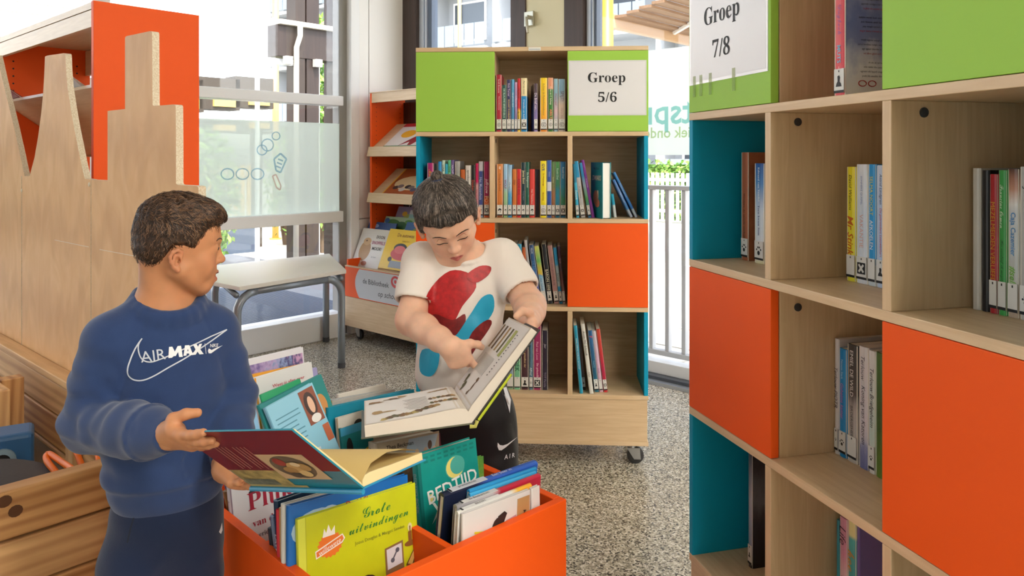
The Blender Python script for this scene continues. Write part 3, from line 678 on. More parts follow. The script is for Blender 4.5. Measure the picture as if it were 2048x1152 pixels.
bx('cap_rail', bxm, xL, 0, -.05, -.0012, .53, .552, PINE2['x'], .003)
# front wall of the box runs towards the viewer along -a2 from the corner
fz = [.05, .15, .25, .35, .45, .55]
for i in range(5):
    MB().box(-.045, 0, -1.3, -.05, fz[i]+.0025, fz[i+1]-.0025, (PINE if i % 2 == 0 else PINE2)['y']).build('plank', bxm, bevel=.004)
kn = mat('#5a3418', .6)
for py, px in ((1003, 9), (1022, 31)):
    q = onwall(M_P @ Matrix.Rotation(-PI/2, 4, 'Z'), px, py)
    disc_ = MB(); disc_.add([(.0006, -q[0]+.013*math.cos(k*.5236), q[2]+.012*math.sin(k*.5236)) for k in range(12)], [tuple(range(12))], kn); disc_.build('knot', bxm)
bx('box_floor', bxm, xL, -.045, -1.3, -.045, .30, .319, mat('#5e4a34', .9))
pxp = onwall(M_P, 37, None, -.10)[0]
bx('post', bxm, pxp-.026, pxp+.022, -.15, -.09, .05, .53, PINE['z'], .003)
bx('corner_block', bxm, onwall(M_P, 148, None, -.047)[0], onwall(M_P, 160, None, -.047)[0]+.012, -.07, -.046, .32, .50, PINE2['z'], .003)
p0 = onwall(M_P, -60, None, -.17)[0]; p1 = onwall(M_P, 22, None, -.17)[0]
for k in range(3): bx('plank', bxm, p0+(p1-p0)*k/3, p0+(p1-p0)*(k+1)/3-.004, -.21, -.17, .05, .545, PINE2['z'], .004)
# toys in the box
q = P(18, 905, 1.95)
t = thing('toy_block', 'blue plastic toy block with round holes lying in the plank box', 'toy', Matrix.Translation((q.x, q.y, .32)) @ Matrix.Rotation(.55, 4, 'Z'))
bm = mat('#2a5f94', .45, bump=.1, bscale=60); MB().box(-.07, .055, -.05, .05, 0, .185, bm).build('body', t, bevel=.012, seg=3)
for z in (.125, .05):
    MB().lathe([(.03, 0), (.03, .008), (.018, .01), (.018, .001)], mat('#7f9bb0', .5), 20, Matrix.Translation((-.012, -.05, z)) @ Matrix.Rotation(PI/2, 4, 'X')).build('ring', t)
    MB().lathe([(.017, 0), (.017, .004)], INK, 16, Matrix.Translation((-.012, -.05, z)) @ Matrix.Rotation(PI/2, 4, 'X')).build('hole', t)
OT = mat('#ef7418', .4)
def hose(label, pts, r=.007):
    t = thing('toy_hose', label, 'toy', Matrix.Translation(pts[0])); q = [Vector(p)-Vector(pts[0]) for p in pts]
    sm = []
    for i in range(len(q)-1):
        p0, p1, p2, p3 = q[max(i-1, 0)], q[i], q[i+1], q[min(i+2, len(q)-1)]
        for k in range(5):
            u = k/5; sm.append(.5*((2*p1)+(p2-p0)*u+(2*p0-5*p1+4*p2-p3)*u*u+(3*p1-p0-3*p2+p3)*u**3))
    sm.append(q[-1]); MB().tube(sm, r, OT, 8).build('tube', t, smooth=True)
    for e in (0, -1): MB().lathe([(r*1.25, -.006), (r*1.25, .006)], OT, 10, Matrix.Translation(sm[e])).build('end_ring', t)
def hp(px, py, d): return P(px, py, d)
hose('orange toy hose bent in a loop over the box edge', [hp(150, 990, 1.75), hp(112, 945, 1.78), hp(93, 920, 1.82), hp(98, 908, 1.84), hp(125, 925, 1.80), hp(150, 945, 1.74), hp(166, 985, 1.70)], .0075)
hose('orange toy hose rising in an arch behind the boy in blue', [hp(182, 975, 1.78), hp(165, 935, 1.84), hp(150, 890, 1.88), hp(160, 872, 1.88), hp(180, 878, 1.86), hp(196, 905, 1.82), hp(200, 975, 1.76)], .0075)
q = Pz(25, 962, .47); t = thing('toy_disc', 'dark grey round toy disc leaning behind the box wall', 'toy', Matrix.Translation(q) @ Matrix.Rotation(.25, 4, 'Y') @ Matrix.Rotation(-.1, 4, 'X'))
MB().lathe([(.0, 0), (.10, 0), (.104, .006), (.10, .012), (.0, .014)], mat('#44444a', .7, bump=.2, bscale=200), 36).build('disc', t, smooth=False); MB().lathe([(.105, .001), (.109, .005), (.105, .009)], OT, 36).build('rim', t)
q = Pz(70, 958, .44); t = thing('toy_ring', 'small yellow toy ring among the hoses in the plank box', 'toy', Matrix.Translation(q))
MB().tube([(.03*math.cos(k*.4), .03*math.sin(k*.4), 0) for k in range(16)], .004, mat('#d8c31c', .4), 6).build('ring', t, smooth=True); MB().tube([(.03, 0, 0), (.03, 0, -.11)], .003, mat('#d8c31c', .4), 6).build('stick', t)
# ------------------------------------------------------------------ books on the shelves
PAPER = mat('#e9e3d4', .8); STK = mat('#d9d8d4', .45)
def symbol(b, kind, x0, x1, z0, z1, y, Mx=None):
    """black pictogram on a spine label"""
    cx = (x0+x1)/2; cz = (z0+z1)/2; r = min(x1-x0, z1-z0)*.46
    def poly(pts): b.add([(cx+r*p, y, cz+r*q) for p, q in pts], [tuple(range(len(pts)))], INK)
    def ringp(r0, r1, a0=0, a1=2*PI, n=14):
        for k in range(n):
            a, c = a0+(a1-a0)*k/n, a0+(a1-a0)*(k+1)/n
            b.add([(cx+r*r0*math.cos(a), y, cz+r*r0*math.sin(a)), (cx+r*r1*math.cos(a), y, cz+r*r1*math.sin(a)), (cx+r*r1*math.cos(c), y, cz+r*r1*math.sin(c)), (cx+r*r0*math.cos(c), y, cz+r*r0*math.sin(c))], [(0, 1, 2, 3)], INK)
    if kind == 'o': ringp(.8, .95); ringp(.35, .5, .4, 5.6, 10); poly([(-.05, -.3), (.05, -.3), (.1, .1), (-.1, .1)])
    elif kind == 's': poly([(-.2, .9), (.5, .7), (.8, .1), (.3, -.2), (.1, .2), (-.5, -.2), (-.9, -.1), (-.6, .4)]); poly([(.1, -.5), (.5, -.45), (.45, -.85), (.05, -.8)])
    elif kind == 'x':
        poly([(-.95, -.95), (.95, -.95), (.95, .95), (-.95, .95)]); y2 = y-.0002
        for sgn in (1, -1): b.add([(cx+r*p, y2, cz+r*q*sgn) for p, q in [(-.7, -.5), (-.4, -.75), (.7, .5), (.4, .75)]][::sgn], [(0, 1, 2, 3)], STK)
    elif kind == 'p':
        for p, q, s_ in ((0, -.4, .42), (-.6, .2, .2), (-.2, .6, .2), (.25, .6, .2), (.65, .2, .2)):
            b.add([(cx+r*(p+s_*math.cos(k*.785)), y, cz+r*(q+s_*math.sin(k*.785))) for k in range(8)], [tuple(range(8))], INK)
    elif kind == 't': poly([(-.7, -.9), (.7, -.9), (.55, -.4), (.2, -.1), (.35, .6), (.1, .95), (-.3, .8), (-.25, 0), (-.55, -.4)])
def book(label, W, H, D, M, cover, text=(), tcol='#f2efe6', sticker=None, stx=.0, stops=None, hard=False, group=None, st='b', name='book', pages='#e9e3d4', back=None, lab=True):
    """upright book in its own frame: spine at y=0, thickness along x, height along z"""
    root = thing(name, label, 'book', M, group)
    m = cover if not isinstance(cover, (str, list)) else (ramp(cover[0], 'z', .38, *cover[1:]) if isinstance(cover, list) else mat(cover, .38))
    t = .0022 if hard else .0012; c = .0035
    prof = [(0, D), (0, c), (W*.12, c*.35), (W*.32, 0), (W*.68, 0), (W*.88, c*.35), (W, c), (W, D), (W-t, D), (W-t, c+t), (t, c+t), (t, D)]
    if W < .006: prof = [(0, D), (0, 0), (W, 0), (W, D), (W-t*.7, D), (W-t*.7, t), (t*.7, t), (t*.7, D)]
    b = MB(); b.prism(prof, H, m)
    o = b.build('cover', root)
    if back:
        bk = MB(); bk.add([(W+.0004, .002, .001), (W+.0004, D-.001, .001), (W+.0004, D-.001, H-.001), (W+.0004, .002, H-.001)], [(0, 1, 2, 3)], back); bk.build('back_print', root)
    i = .003 if hard else .0006
    bx('page_block', root, t*.8, W-t*.8, t*1.5, D-i*1.4, i, H-i, mat(pages, .85))
    if sticker:
        s = MB(); x0 = W*(.08+stx); x1 = W*.94; h = .042
        s.box(x0, x1, -.0008, .0006, .008, .008+h, STK); s.box(x0, x1, -.0011, -.0007, .008, .0125, INK)
        if sticker != 'w': symbol(s, sticker, x0+.001, x1-.001, .015, .008+h-.008, -.0012)
        s.box((x0+x1)/2-.001, (x0+x1)/2+.001, -.0011, -.0007, h+.002, h+.0055, INK); s.build('spine_label', root)
    for tx in text:
        s, f0, f1, *r = tx; col = r[0] if r else tcol; sty = r[1] if len(r) > 1 else st; wk = r[2] if len(r) > 2 else .6
        zc = H*(f0+f1)/2; T(s, root, (W/2, -.0006, zc), (0, 0, -1), (1, 0, 0), H*abs(f1-f0), W*wk, mat(col, .5), sty, 'spine_lettering')
    return root
def row(M, where, yoff, ybase, zb, data, D=.14, grp=None, ordn=True):
    """books standing in one cell, measured off the photograph at the spine plane"""
    for i, d in enumerate(data):
        px0, px1, pt = d['x'][0], d['x'][1], d['t']; y = yoff+d.get('y', 0)
        x0, dd, _ = onwall(M, px0, None, y); x1, d1, _ = onwall(M, px1, None, y)
        W = max(.005, (x1-x0)*.985); H = EYE-(pt-HY)/F*(dd+d1)/2-zb
        ang = 0
        if 'tx' in d:                                             # leaning: pixel of the top near corner
            xt = onwall(M, d['tx'], None, y)[0]; ang = math.atan2(xt-x0, H); H = H/math.cos(ang)-W*abs(math.sin(ang)); W = W*math.cos(ang)
        D_ = d.get('D', D)
        Mx = M @ Matrix.Translation((x0+(W if ang > 0 else 0), y, zb+.0004)) @ Matrix.Rotation(ang, 4, 'Y') @ Matrix.Translation((-W if ang > 0 else 0, 0, 0)) @ Matrix.Rotation(d.get('rz', 0), 4, 'Z')
        book(d['l']+' '+where if '@' not in d['l'] else d['l'].replace('@', where), W, H, D_, Mx, d['c'], d.get('s', ()), d.get('tc', '#f2efe6'), d.get('k'), d.get('kx', 0), hard=d.get('h', False), group=grp, st=d.get('st', 'b'), back=d.get('bk'))
def bk(l, x0, x1, t, c, s=(), tc='#f2efe6', k=None, **kw):
    if isinstance(s, str): s = [(s, .92, .3)]
    return dict(l=l, x=(x0, x1), t=t, c=c, s=s, tc=tc, k=k, **kw)
def cropx(ox, oy, sc):
    return lambda l, a, b, t, *r, **kw: bk(l, ox+a/sc, ox+b/sc, oy+t/sc, *r, **({**kw, 'tx': ox+kw['tx']/sc} if 'tx' in kw else kw))
# --- far case, top open cell
b1 = cropx(985, 90, 6.4); wh = 'high in the far bookcase'
row(M_CB, wh, .03, 0, BZ[3], [
 b1('tall dark red book with fine white lettering', 48, 117, 380, '#b3203c', [('Sarah Brownie', .92, .68, '#f0d9d9', 'n', .4), ('Het hondenmeisje', .62, .38, '#e7b9bf', 'n', .35)], k='o'),
 b1('dark green book with pale lettering', 121, 178, 512, '#17504d', 'DE BLAUWE BRIEVENBUS', '#bfe0cf', 'o', st='n'),
 b1('navy book with yellow capitals', 181, 238, 446, '#2d2c60', [('Rick Turner', .93, .68, '#c9b6d8'), ('DE KUNST TE OVERLEVEN', .62, .22, '#f0d27a')], k='o'),
 b1('slim light blue book with small print', 241, 278, 440, [[(0, '#3b7fb2'), (1, '#5aa9d6')]], 'Het geheime eiland', '#d8eaf4', 'o', st='n'),
 b1('slim lilac book with white lettering', 281, 316, 476, [[(0, '#5b5d88'), (.5, '#a58fc0'), (1, '#c29ac0')]], 'De Spookridder', '#f0e6f4', 'w', st='n'),
 b1('slim red and yellow book', 319, 357, 430, [[(0, '#f0c843'), (.38, '#f0c843'), (.45, '#c9202a'), (1, '#c9202a')]], [('Het superkaf', .9, .55, '#5a1010'), ('de tovenaar', .4, .15, '#4a1010')], k='w'),
 b1('book with cream top and bright blue lower half', 364, 443, 424, [[(0, '#1787c9'), (.66, '#1787c9'), (.67, '#efdfae'), (1, '#efdfae')], 0, 8], [('Paul van Loon', .95, .7, '#3a4a5c', 'i'), ('Vrienden en helden', .6, .2, '#cfe8f6', 'i')], k='x', kx=.0),
 b1('brown violet book set slightly askew', 530, 580, 492, [[(0, '#8a78b4'), (.4, '#7a6aa6'), (.8, '#4a3342'), (1, '#4a3342')]], 'De Brief van...', '#eadcf0', 'o', y=.0, rz=.12, st='n'),
 b1('yellow to orange book with grey lettering', 610, 704, 421, [[(0, '#e88a1e'), (.4, '#f6b51c'), (1, '#f5d20c')]], [('Achter de Rabenheuvelmuur', .9, .3, '#9a8a3c', 'n', .4)], k='o', rz=.05),
 b1('green book with peach top and white lettering', 710, 778, 420, [[(0, '#3a7d34'), (.78, '#3a7d34'), (.8, '#e9a07c'), (1, '#e9a07c')]], [('Anne en C Schaap', .84, .5, '#f4f1e0', 'n'), ('ABELTJE', .42, .2, '#f08a6a')], k='o'),
 b1('pale blue and pink book', 784, 838, 432, [[(0, '#8fb6c8'), (.4, '#d9b6bd'), (.7, '#8db3c8'), (1, '#9cc3d6')]], 'Kleine pad', '#a85a68', 'o', st='i'),
 b1('blue grey and sand coloured book', 843, 933, 436, [[(0, '#b9a9a0'), (.5, '#d8bfae'), (.75, '#7ea6c0'), (1, '#86aac4')]], [('SPIJT!', .8, .55, '#6a4a4a', 'n'), ('Carry Slee', .45, .25, '#b08a88', 'i', .35)], k='o')])
# --- far case, second row
b2_ = cropx(840, 300, 8.23); wh = "behind the standing boy's hair"
row(M_CB, wh, .045, 0, BZ[2], [
 b2_('magenta book by the blue side', 118, 222, 214, '#ad1a70', [('Matilda', .93, .5, '#e9a63c', 'c', .5), ('DBL', .45, .25)]),
 b2_('dark green book with green band', 230, 294, 222, [[(0, '#2b7a52'), (.8, '#2b7a52'), (.82, '#0d1f1c'), (1, '#0d1f1c')]], 'Waar', '#bfe0b0'),
 b2_('sky blue book with pink dot', 297, 356, 190, '#2c90d2', 'Mees Kees', '#f2d6e6'),
 b2_('cream book with dark capitals', 359, 410, 170, '#bcd3c0', [('LUNA', .97, .75, '#2b3440')]),
 b2_('turquoise book shorter than its neighbours', 412, 456, 230, '#2fa6c6', 'Blauw', '#e2f4f8'),
 b2_('black book with mint top', 457, 506, 168, [[(0, '#1d2524'), (.68, '#1d2524'), (.7, '#5cb888'), (1, '#5cb888')]], [('DOLFJE', .95, .72, '#1c3a2c')]),
 b2_('black book with violet top', 509, 560, 165, [[(0, '#26222e'), (.68, '#26222e'), (.7, '#66548c'), (1, '#66548c')]], [('NACHT', .95, .72, '#d9d0ea')]),
 b2_('grey to pale yellow book', 573, 656, 186, [[(0, '#b8c25c'), (.45, '#d6d98c'), (.8, '#8f9190'), (1, '#a8a6a4')]], 'Lichtjes', '#7a7a5a', st='n'),
 b2_('short rust brown book', 666, 740, 322, '#bd5d22', 'Vos', '#f2d9b8', h=True),
 b2_('black book with a white label at its head', 748, 834, 256, [[(0, '#1a1819'), (.52, '#1a1819'), (.53, '#d9d2cc'), (1, '#d9d2cc')], 0, 8], [('spookuur', .95, .62, '#201a1a', 'n')]),
 b2_('plain black book', 838, 908, 250, '#171516', 'Donker', '#b7483c'),
 b2_('hot pink book with pale lower half', 914, 962, 222, [[(0, '#c22a6c'), (.2, '#e0a2ac'), (.6, '#dca0a8'), (.66, '#d3155e'), (1, '#d3155e')]], [('Hoe overleef ik', .55, .2, '#a8325c', 'n')], k='t'),
 b2_('blue book with white head', 966, 1036, 190, [[(0, '#9db3cc'), (.2, '#3d4f9c'), (.82, '#3d4f9c'), (.84, '#d6d4dc'), (1, '#d6d4dc')]], [('Het Muizenhuis', .78, .25, '#c9d2ee', 'n')], k='s'),
 b2_('wide magenta and orange book with white lettering', 1050, 1142, 192, [[(0, '#e0622e'), (.33, '#e0622e'), (.4, '#a9145e'), (1, '#a9145e')]], [('juffrouw', .7, .42, '#fbe8f2', 'i', .7), ('POTS', .38, .17, '#f0c9a0', 'n', .8)], k='x')], D=.15)
b3 = cropx(980, 300, 6.4); wh = "in the far case's centre cell"
row(M_CB, wh, .045, 0, BZ[2], [
 b3('orange brown book with white crown', 84, 166, 181, [[(0, '#8a4a22'), (.3, '#c97836'), (1, '#cf8244')], .3, 9], [('W', .96, .9, '#fbf4ea', 'b', .6), ('Koning van Eneland', .82, .5, '#6a3414', 'n', .35)], k='s'),
 b3('light blue and green book with dark capitals', 172, 224, 181, [[(0, '#7aa36a'), (.45, '#9cc3a0'), (.6, '#8fb8dc'), (1, '#9cc6ea')]], [('WOLF', .75, .5, '#8a3a4a')], k='s'),
 b3('pale sky blue book', 226, 280, 191, [[(0, '#2f86bc'), (.45, '#4aa0d0'), (.6, '#bcd2e2'), (1, '#7fb2da')]], [('Vlinders', .75, .45, '#5a7a94', 'n', .4)], k='s'),
 b3('short orange book with white border', 285, 340, 246, '#cd7432', [('Otje', .85, .6, '#5a2c10', 'n')], k='s', h=True),
 b3('short plain red book', 343, 398, 245, '#c8242a', [('RODE POL', .85, .4, '#8f1018')], k='s'),
 b3('navy book with cream capitals', 398, 454, 160, '#16333f', [('James Bond', .92, .55, '#e9dcae'), ('Young edition', .5, .3, '#8fb0b8', 'n', .35)], k='s'),
 b3('dark teal book with white lettering', 456, 503, 155, '#0f5d4e', [('De Reisgenoten', .9, .45, '#d5ece0', 'n')], k='o'),
 b3('short red book with cream border', 505, 573, 247, '#d7423e', [('Het Toverbos', .62, .25, '#f3c9c0', 'n', .35)], k='s', h=True),
 b3('deep navy book pushed back from the others', 580, 636, 250, '#121a33', '', y=.03),
 b3('yellow book with dark red letter blocks', 642, 724, 140, '#f0dd14', [('GVR', .95, .82, '#2d2a6a', 'b', .7), ('De Waanzinnige', .78, .56, '#8a3414'), ('Boomhut', .44, .3, '#8a3414')], k='o'),
 b3('blue book with white band', 729, 788, 131, [[(0, '#2450ab'), (.46, '#2450ab'), (.465, '#dfe4ee'), (.62, '#dfe4ee'), (.625, '#2450ab'), (1, '#3a68c0')]], [('Galaxy', .85, .66, '#b8ccf0', 'n', .4)], k='s'),
 b3('olive and brown patterned book', 788, 832, 150, [[(0, '#8f5a3a'), (.4, '#a9704a'), (.6, '#6f7f4e'), (1, '#5f8a54')], .4, 10], [('Oerbos', .8, .55, '#e3dcb4', 'n', .4)], k='o'),
 b3('green and teal picture book', 835, 896, 150, [[(0, '#11698a'), (.4, '#1387a8'), (.6, '#2f7f62'), (1, '#4f9a50')], .4, 9], [('Roald Diel', .88, .68, '#cfe8da', 'n', .4)], k='x'),
 b3('teal and green picture book ending its row', 899, 974, 150, [[(0, '#1a6a9c'), (.3, '#2f7f4e'), (.55, '#1a86a6'), (1, '#1f6fae')], .4, 9], [('Roald Diel', .9, .7, '#cfe4f0', 'n', .4)], k='x')], D=.15)
wh = "in the far case's blue cell"
row(M_CB, wh, .045, 0, BZ[2], [
 b3('slim cyan book leaning on the divider', 1104, 1144, 180, [[(0, '#2ea4cc'), (.65, '#3ab0d6'), (.66, '#1d7fa6'), (1, '#1d7fa6')]], [('Zeevonk', .6, .25, '#eaf6fa', 'n')], k='x', tx=1062),
 b3('leaning book with blue head and grey body', 1166, 1222, 141, [[(0, '#b7b6b8'), (.7, '#bdbcc0'), (.72, '#1f8fc2'), (1, '#1f8fc2')]], [('De Spijkerbende', .65, .25, '#6a6a70', 'n', .4)], k='x', tx=1074),
 b3('leaning blue and green book', 1258, 1300, 160, [[(0, '#2a6fa8'), (.35, '#3f8f4e'), (.6, '#8fa3b8'), (.75, '#1f7fb4'), (1, '#1f7fb4')], .2, 9], k='s', tx=1140),
 b3('leaning purple book', 1304, 1344, 126, '#7b3093', [('De Zevensprong', .8, .4, '#e3c2ea', 'n', .4)], tx=1164)], D=.13)
# the thick teal book shown with its front cover and white fore edge
xq, dq, _ = onwall(M_CB, 980+1432/6.4, None, .0); xq2 = onwall(M_CB, 980+1548/6.4, None, .0)[0]; Wd = xq2-xq; Hd = EYE-(300+160/6.4-HY)/F*dq-BZ[2]
Mx = M_CB @ Matrix.Translation((xq2, .003, BZ[2]+.0005)) @ Matrix.Rotation(PI+.30, 4, 'Z') @ Matrix.Translation((0, -.135, 0))
dw = book('thick teal book with white pages turned outward in the far case', Wd, Hd, .135, Mx, '#0f8f9a', hard=True, pages='#f4f3f0')
T('DWARS', dw, (Wd+.0006, .072, Hd*.72), (0, 1, 0), (0, 0, 1), .10, .034, mat('#ece6d4', .5), 'k', 'cover_lettering')
T('Mel Fisher', dw, (Wd+.0006, .07, Hd*.89), (0, 1, 0), (0, 0, 1), .06, .016, mat('#0a4a58', .5), 'n', 'cover_lettering')
pr = MB()
for cx, cz, rx, rz, c in ((.06, .36, .028, .05, '#b98a6a'), (.075, .27, .03, .03, '#c9806a'), (.085, .42, .008, .03, '#e6d9c4')):
    pr.add([(Wd+.0005, cx+rx*math.cos(k*.4488), Hd*cz+rz*math.sin(k*.4488)*.6) for k in range(14)], [tuple(range(14))], mat(c, .5))
pr.build('cover_picture', dw)
row(M_CB, wh, .07, 0, BZ[2], [b3('short cyan book behind the thick teal book @', 1586, 1624, 560, [[(0, '#d6d9dc'), (.5, '#d6d9dc'), (.55, '#27a3c6'), (1, '#27a3c6')]], tx=1545)], D=.12)
row(M_CB, wh, .06, 0, BZ[2], [
 b3('blue book leaning back to the thick teal book', 1796, 1836, 375, [[(0, '#a9b4c4'), (.2, '#a9b4c4'), (.21, '#3f7fc0'), (.7, '#6f8fc8'), (1, '#3a78bc')]], [('Dagboek van een muts', .75, .3, '#dbe6f4', 'n', .4)], tx=1560),
 b3('blue book with grey foot leaning outermost', 1860, 1900, 280, [[(0, '#a9b4c4'), (.18, '#a9b4c4'), (.19, '#2f70b6'), (1, '#3a80c6')]], [('Het Leven van een Loser', .85, .35, '#dbe6f4', 'n', .4)], tx=1565)], D=.13)
# --- far case, third row
b4 = cropx(990, 460, 6.4); wh = "beside the far case's orange panel"
row(M_CB, wh, .06, 0, BZ[1], [
 b4('purple book half hidden by the boy', 205, 240, 205, '#4a3a66', tx=195),
 b4('white book with grey lettering', 246, 294, 184, '#d3d2d0', [('Bolletje', .95, .7, '#4a4a50', 'n')], tx=232),
 b4('cyan book standing half hidden', 298, 352, 181, '#2a9cc6', [('De Dolfijn', .85, .5, '#c4e6f2', 'n', .4)], tx=287),
 b4('rust orange book lower than its neighbours', 362, 410, 224, [[(0, '#b8632c'), (.6, '#c86a30'), (.62, '#e9c9a0'), (.66, '#c0602a'), (1, '#c0602a')]], tx=346),
 b4('tall thin pale grey book sticking up', 470, 505, 132, [[(0, '#8f8c90'), (.5, '#a9a8ac'), (1, '#c9c8cc')]], tx=370),
 b4('blue book with white emblem', 528, 592, 190, [[(0, '#2a66ac'), (.3, '#4a54a0'), (.6, '#215a96'), (1, '#1f4a7e')]], [('FELIX', .95, .85, '#d6dde8'), ('DE REUZEN', .72, .45, '#5f93cc', 'n')], k='t', tx=428),
 b4('yellow green book with light blue lower half', 606, 668, 206, [[(0, '#b5cfe2'), (.4, '#a3c8e0'), (.5, '#5fa8d6'), (.52, '#e3c23a'), (.75, '#63b05c'), (1, '#cfd66a')], .2, 7], [('Het Geheim', .45, .2, '#3a6a9a', 'n', .4)], k='w', tx=498),
 b4('black navy book with cream capitals', 678, 740, 181, '#1b222c', [('BARON 1898', .6, .2, '#e6dfc4', '', .55)], k='t', tx=592),
 b4('dusty pink book with small grey print', 760, 824, 196, '#b58b8a', [('COCO of het geheim van de ring', .92, .2, '#6a4a4e', 'n', .4)], k='t', tx=668),
 b4('bright blue and black book', 826, 868, 226, [[(0, '#2d9ad2'), (.3, '#2d9ad2'), (.32, '#9fb6bf'), (.66, '#9fb6bf'), (.7, '#2d9ad2'), (1, '#2d9ad2')]], [('Survival', .6, .35, '#2a3a44', 'n')], k='t', tx=742),
 b4('plum brown book by the orange panel', 868, 906, 212, [[(0, '#a5868a'), (.25, '#7a4f4a'), (.6, '#4a3540'), (1, '#5a3f56')]], [('Sproet', .85, .65, '#c9a9b8', 'n')], k='w', tx=796)], D=.16)
# --- far case, bottom row
b5 = cropx(990, 620, 6.4); wh = 'low in the far bookcase'
row(M_CB, wh, .05, 0, BZ[0], [
 b5('dark petrol book', 104, 148, 232, [[(0, '#2a3f4e'), (1, '#1d5f74')]]),
 b5('grey blue book with green foot', 150, 236, 236, [[(0, '#7fa07a'), (.2, '#8a98a8'), (.6, '#2f6ba8'), (1, '#2a72b8')]], k='w'),
 b5('mint green book behind the open book', 242, 326, 300, '#79bd95', [('BOEK', .6, .32, '#2a5a46', 'n', .7)], k='w'),
 b5('maroon book with cream stripe', 332, 432, 260, '#4a2c34', [('De griezelbus vier', .8, .25, '#e9d09a', 'n', .3)], k='t'),
 b5('slim slate blue book', 437, 484, 260, '#51748c', [('Alfred', .4, .22, '#dfe8ee', 'i')], k='o'),
 b5('wide raspberry red book with pale lettering', 489, 594, 205, '#9b2b60', [('Paul van Loon', .75, .47, '#e6b9cc', 'n', .45), ('De griezelbus', .42, .15, '#f0cbd8', 's', .6)], k='x'),
 b5('dark aubergine book with label at its head', 600, 680, 266, '#2b2538', [('TOT Fertile', .3, .05, '#8a86a0', 'n', .4), ('Jaar', .78, .7, '#d8d4e0', 'i')], k=None)], D=.17)
row(M_CB, wh, .012, 0, BZ[0], [
 b5('slim cyan book leaning on the divider', 1082, 1130, 200, '#1c92b6', [('ANNIE KEERING OORLOG OP KOMST', .92, .25, '#dff2f6', '', .35)], tx=1003)], D=.14)
row(M_CB, wh, .06, 0, BZ[0], [b5('grey brown book leaning between two brighter ones', 1120, 1165, 240, [[(0, '#3a4440'), (.5, '#8a6a66'), (1, '#5f6a70')]], k='t', tx=1048)], D=.14)
row(M_CB, wh, .010, 0, BZ[0], [
 b5('tall white book leaning with black italic lettering', 1212, 1266, 180, '#dcdcd6', [('Annie MG Schmidt', .95, .5, '#26262a', 'i', .55), ('Otje', .35, .2, '#6a6a70', 'i')], k=None, tx=1095, bk=mat('#97a5a6', .5, var=.25, vscale=25))], D=.15)
row(M_CB, wh, .035, 0, BZ[0], [
 b5('leaning dark blue book', 1274, 1336, 262, [[(0, '#1f6a84'), (.4, '#1d5a7c'), (.8, '#245f92'), (1, '#2a5f94')]], [('P', .93, .86, '#d04a5a'), ('Pinkeltje', .6, .3, '#7fb0cc', 'n', .4)], k='t', tx=1186),
 b5('slim leaning pale pink book', 1338, 1388, 268, [[(0, '#c9a4b8'), (.5, '#d9b0cc'), (1, '#c9c4cc')]], [('Ibbeltje', .5, .2, '#8a5aa0', 'i', .4)], k='w', tx=1240),
 b5('leaning crimson book', 1394, 1448, 244, [[(0, '#c22a30'), (.35, '#b01c48'), (.7, '#c93a34'), (1, '#c24434')]], k='x', tx=1292, bk=mat('#6f7a4e', .5, var=.2, vscale=14))], D=.16)
# --- near case
bz = lambda l, a, b, t, c, s=(), **kw: dict(l=l, x=(a, b), t=t, c=c, s=s, tc='#f2efe6', **kw)
skyback = ramp([(0, '#e9e8ec'), (.25, '#dfe0ea'), (.45, '#7f8cc0'), (.7, '#6f7fbc'), (1, '#b4bcda')], 'z', .4, .5, 4)
row(M_CR, '', .035, 0, BZ[3], [
 bz('red book with blue lettering and cloudy back cover high in the near bookcase', 1667, 1690, -42, '#d4202c', [('Dagboek', .78, .53, '#a34a8c', 'c', .6), ('MUTS', .44, .29, '#7fc3e0', 'b', .7), ('LIEFDES', .26, .21, '#f4d8d8', 'n', .35), ('KRIEBEL', .205, .16, '#f4d8d8', 'n', .35)], k='t', bk=skyback)], D=.15)
o = [x for x in COL.objects if x.get('label', '').startswith('red book with blue lettering')][0]
b = o.children[0]; W7 = max(v.co.x for v in b.data.vertices); H7 = max(v.co.z for v in b.data.vertices)
ty = mat('#3a3a55', .6); tr_ = mat('#a83a4a', .6)
rr = random.Random(5)
for k in range(20):
    if k in (5, 10, 15): continue
    ws = ' '.join(''.join(rr.choice('abdegiklmnoprstuv') for _ in range(rr.randint(2, 7))) for _ in range(6))
    T(ws, o, (W7+.0008, .068, H7*(.9-.038*k)), (0, 1, 0), (0, 0, 1), .092, .0044, tr_ if k in (4, 9, 14) else ty, 'n', 'back_lettering')
gm = MB()
for cy in (.035, .055): gm.tube([(W7+.0008, cy+.008*math.cos(k*.52), .024+.005*math.sin(k*.52)) for k in range(13)], .0008, mat('#b02a34', .5), 4)
gm.box(W7+.0006, W7+.001, .085, .12, .048, .056, mat('#c0392b', .5))
for k in range(12): gm.box(W7+.0006, W7+.001, .1+k*.0028, .1015+k*.0028, .008, .036, INK)
gm.build('back_picture', o)
wh = "in the near case's blue cell"
row(M_CR, wh, .11, 0, BZ[2], [
 bz('reddish brown book', 1481.5, 1496, 305, '#a5603f', [('Winters de mooie verhalen', .62, .17, '#5a2a14', 's', .5)], k='p', h=False, bk=mat('#a8623e', .5, var=.15, vscale=30)),
 bz('blue and white book against the divider', 1508, 1528, 327, [[(0, '#d9d4a8'), (.1, '#dfe4e8'), (.5, '#cfdcea'), (.8, '#4f8ac6'), (1, '#2b5fa6')]], [('Edward van Vendel', .96, .62, '#f0f4f8', 's', .42), ('Toen kwam Sam', .58, .28, '#24407a', 's', .5)], k='p')], D=.14)
wh = "in the near case's middle cell"
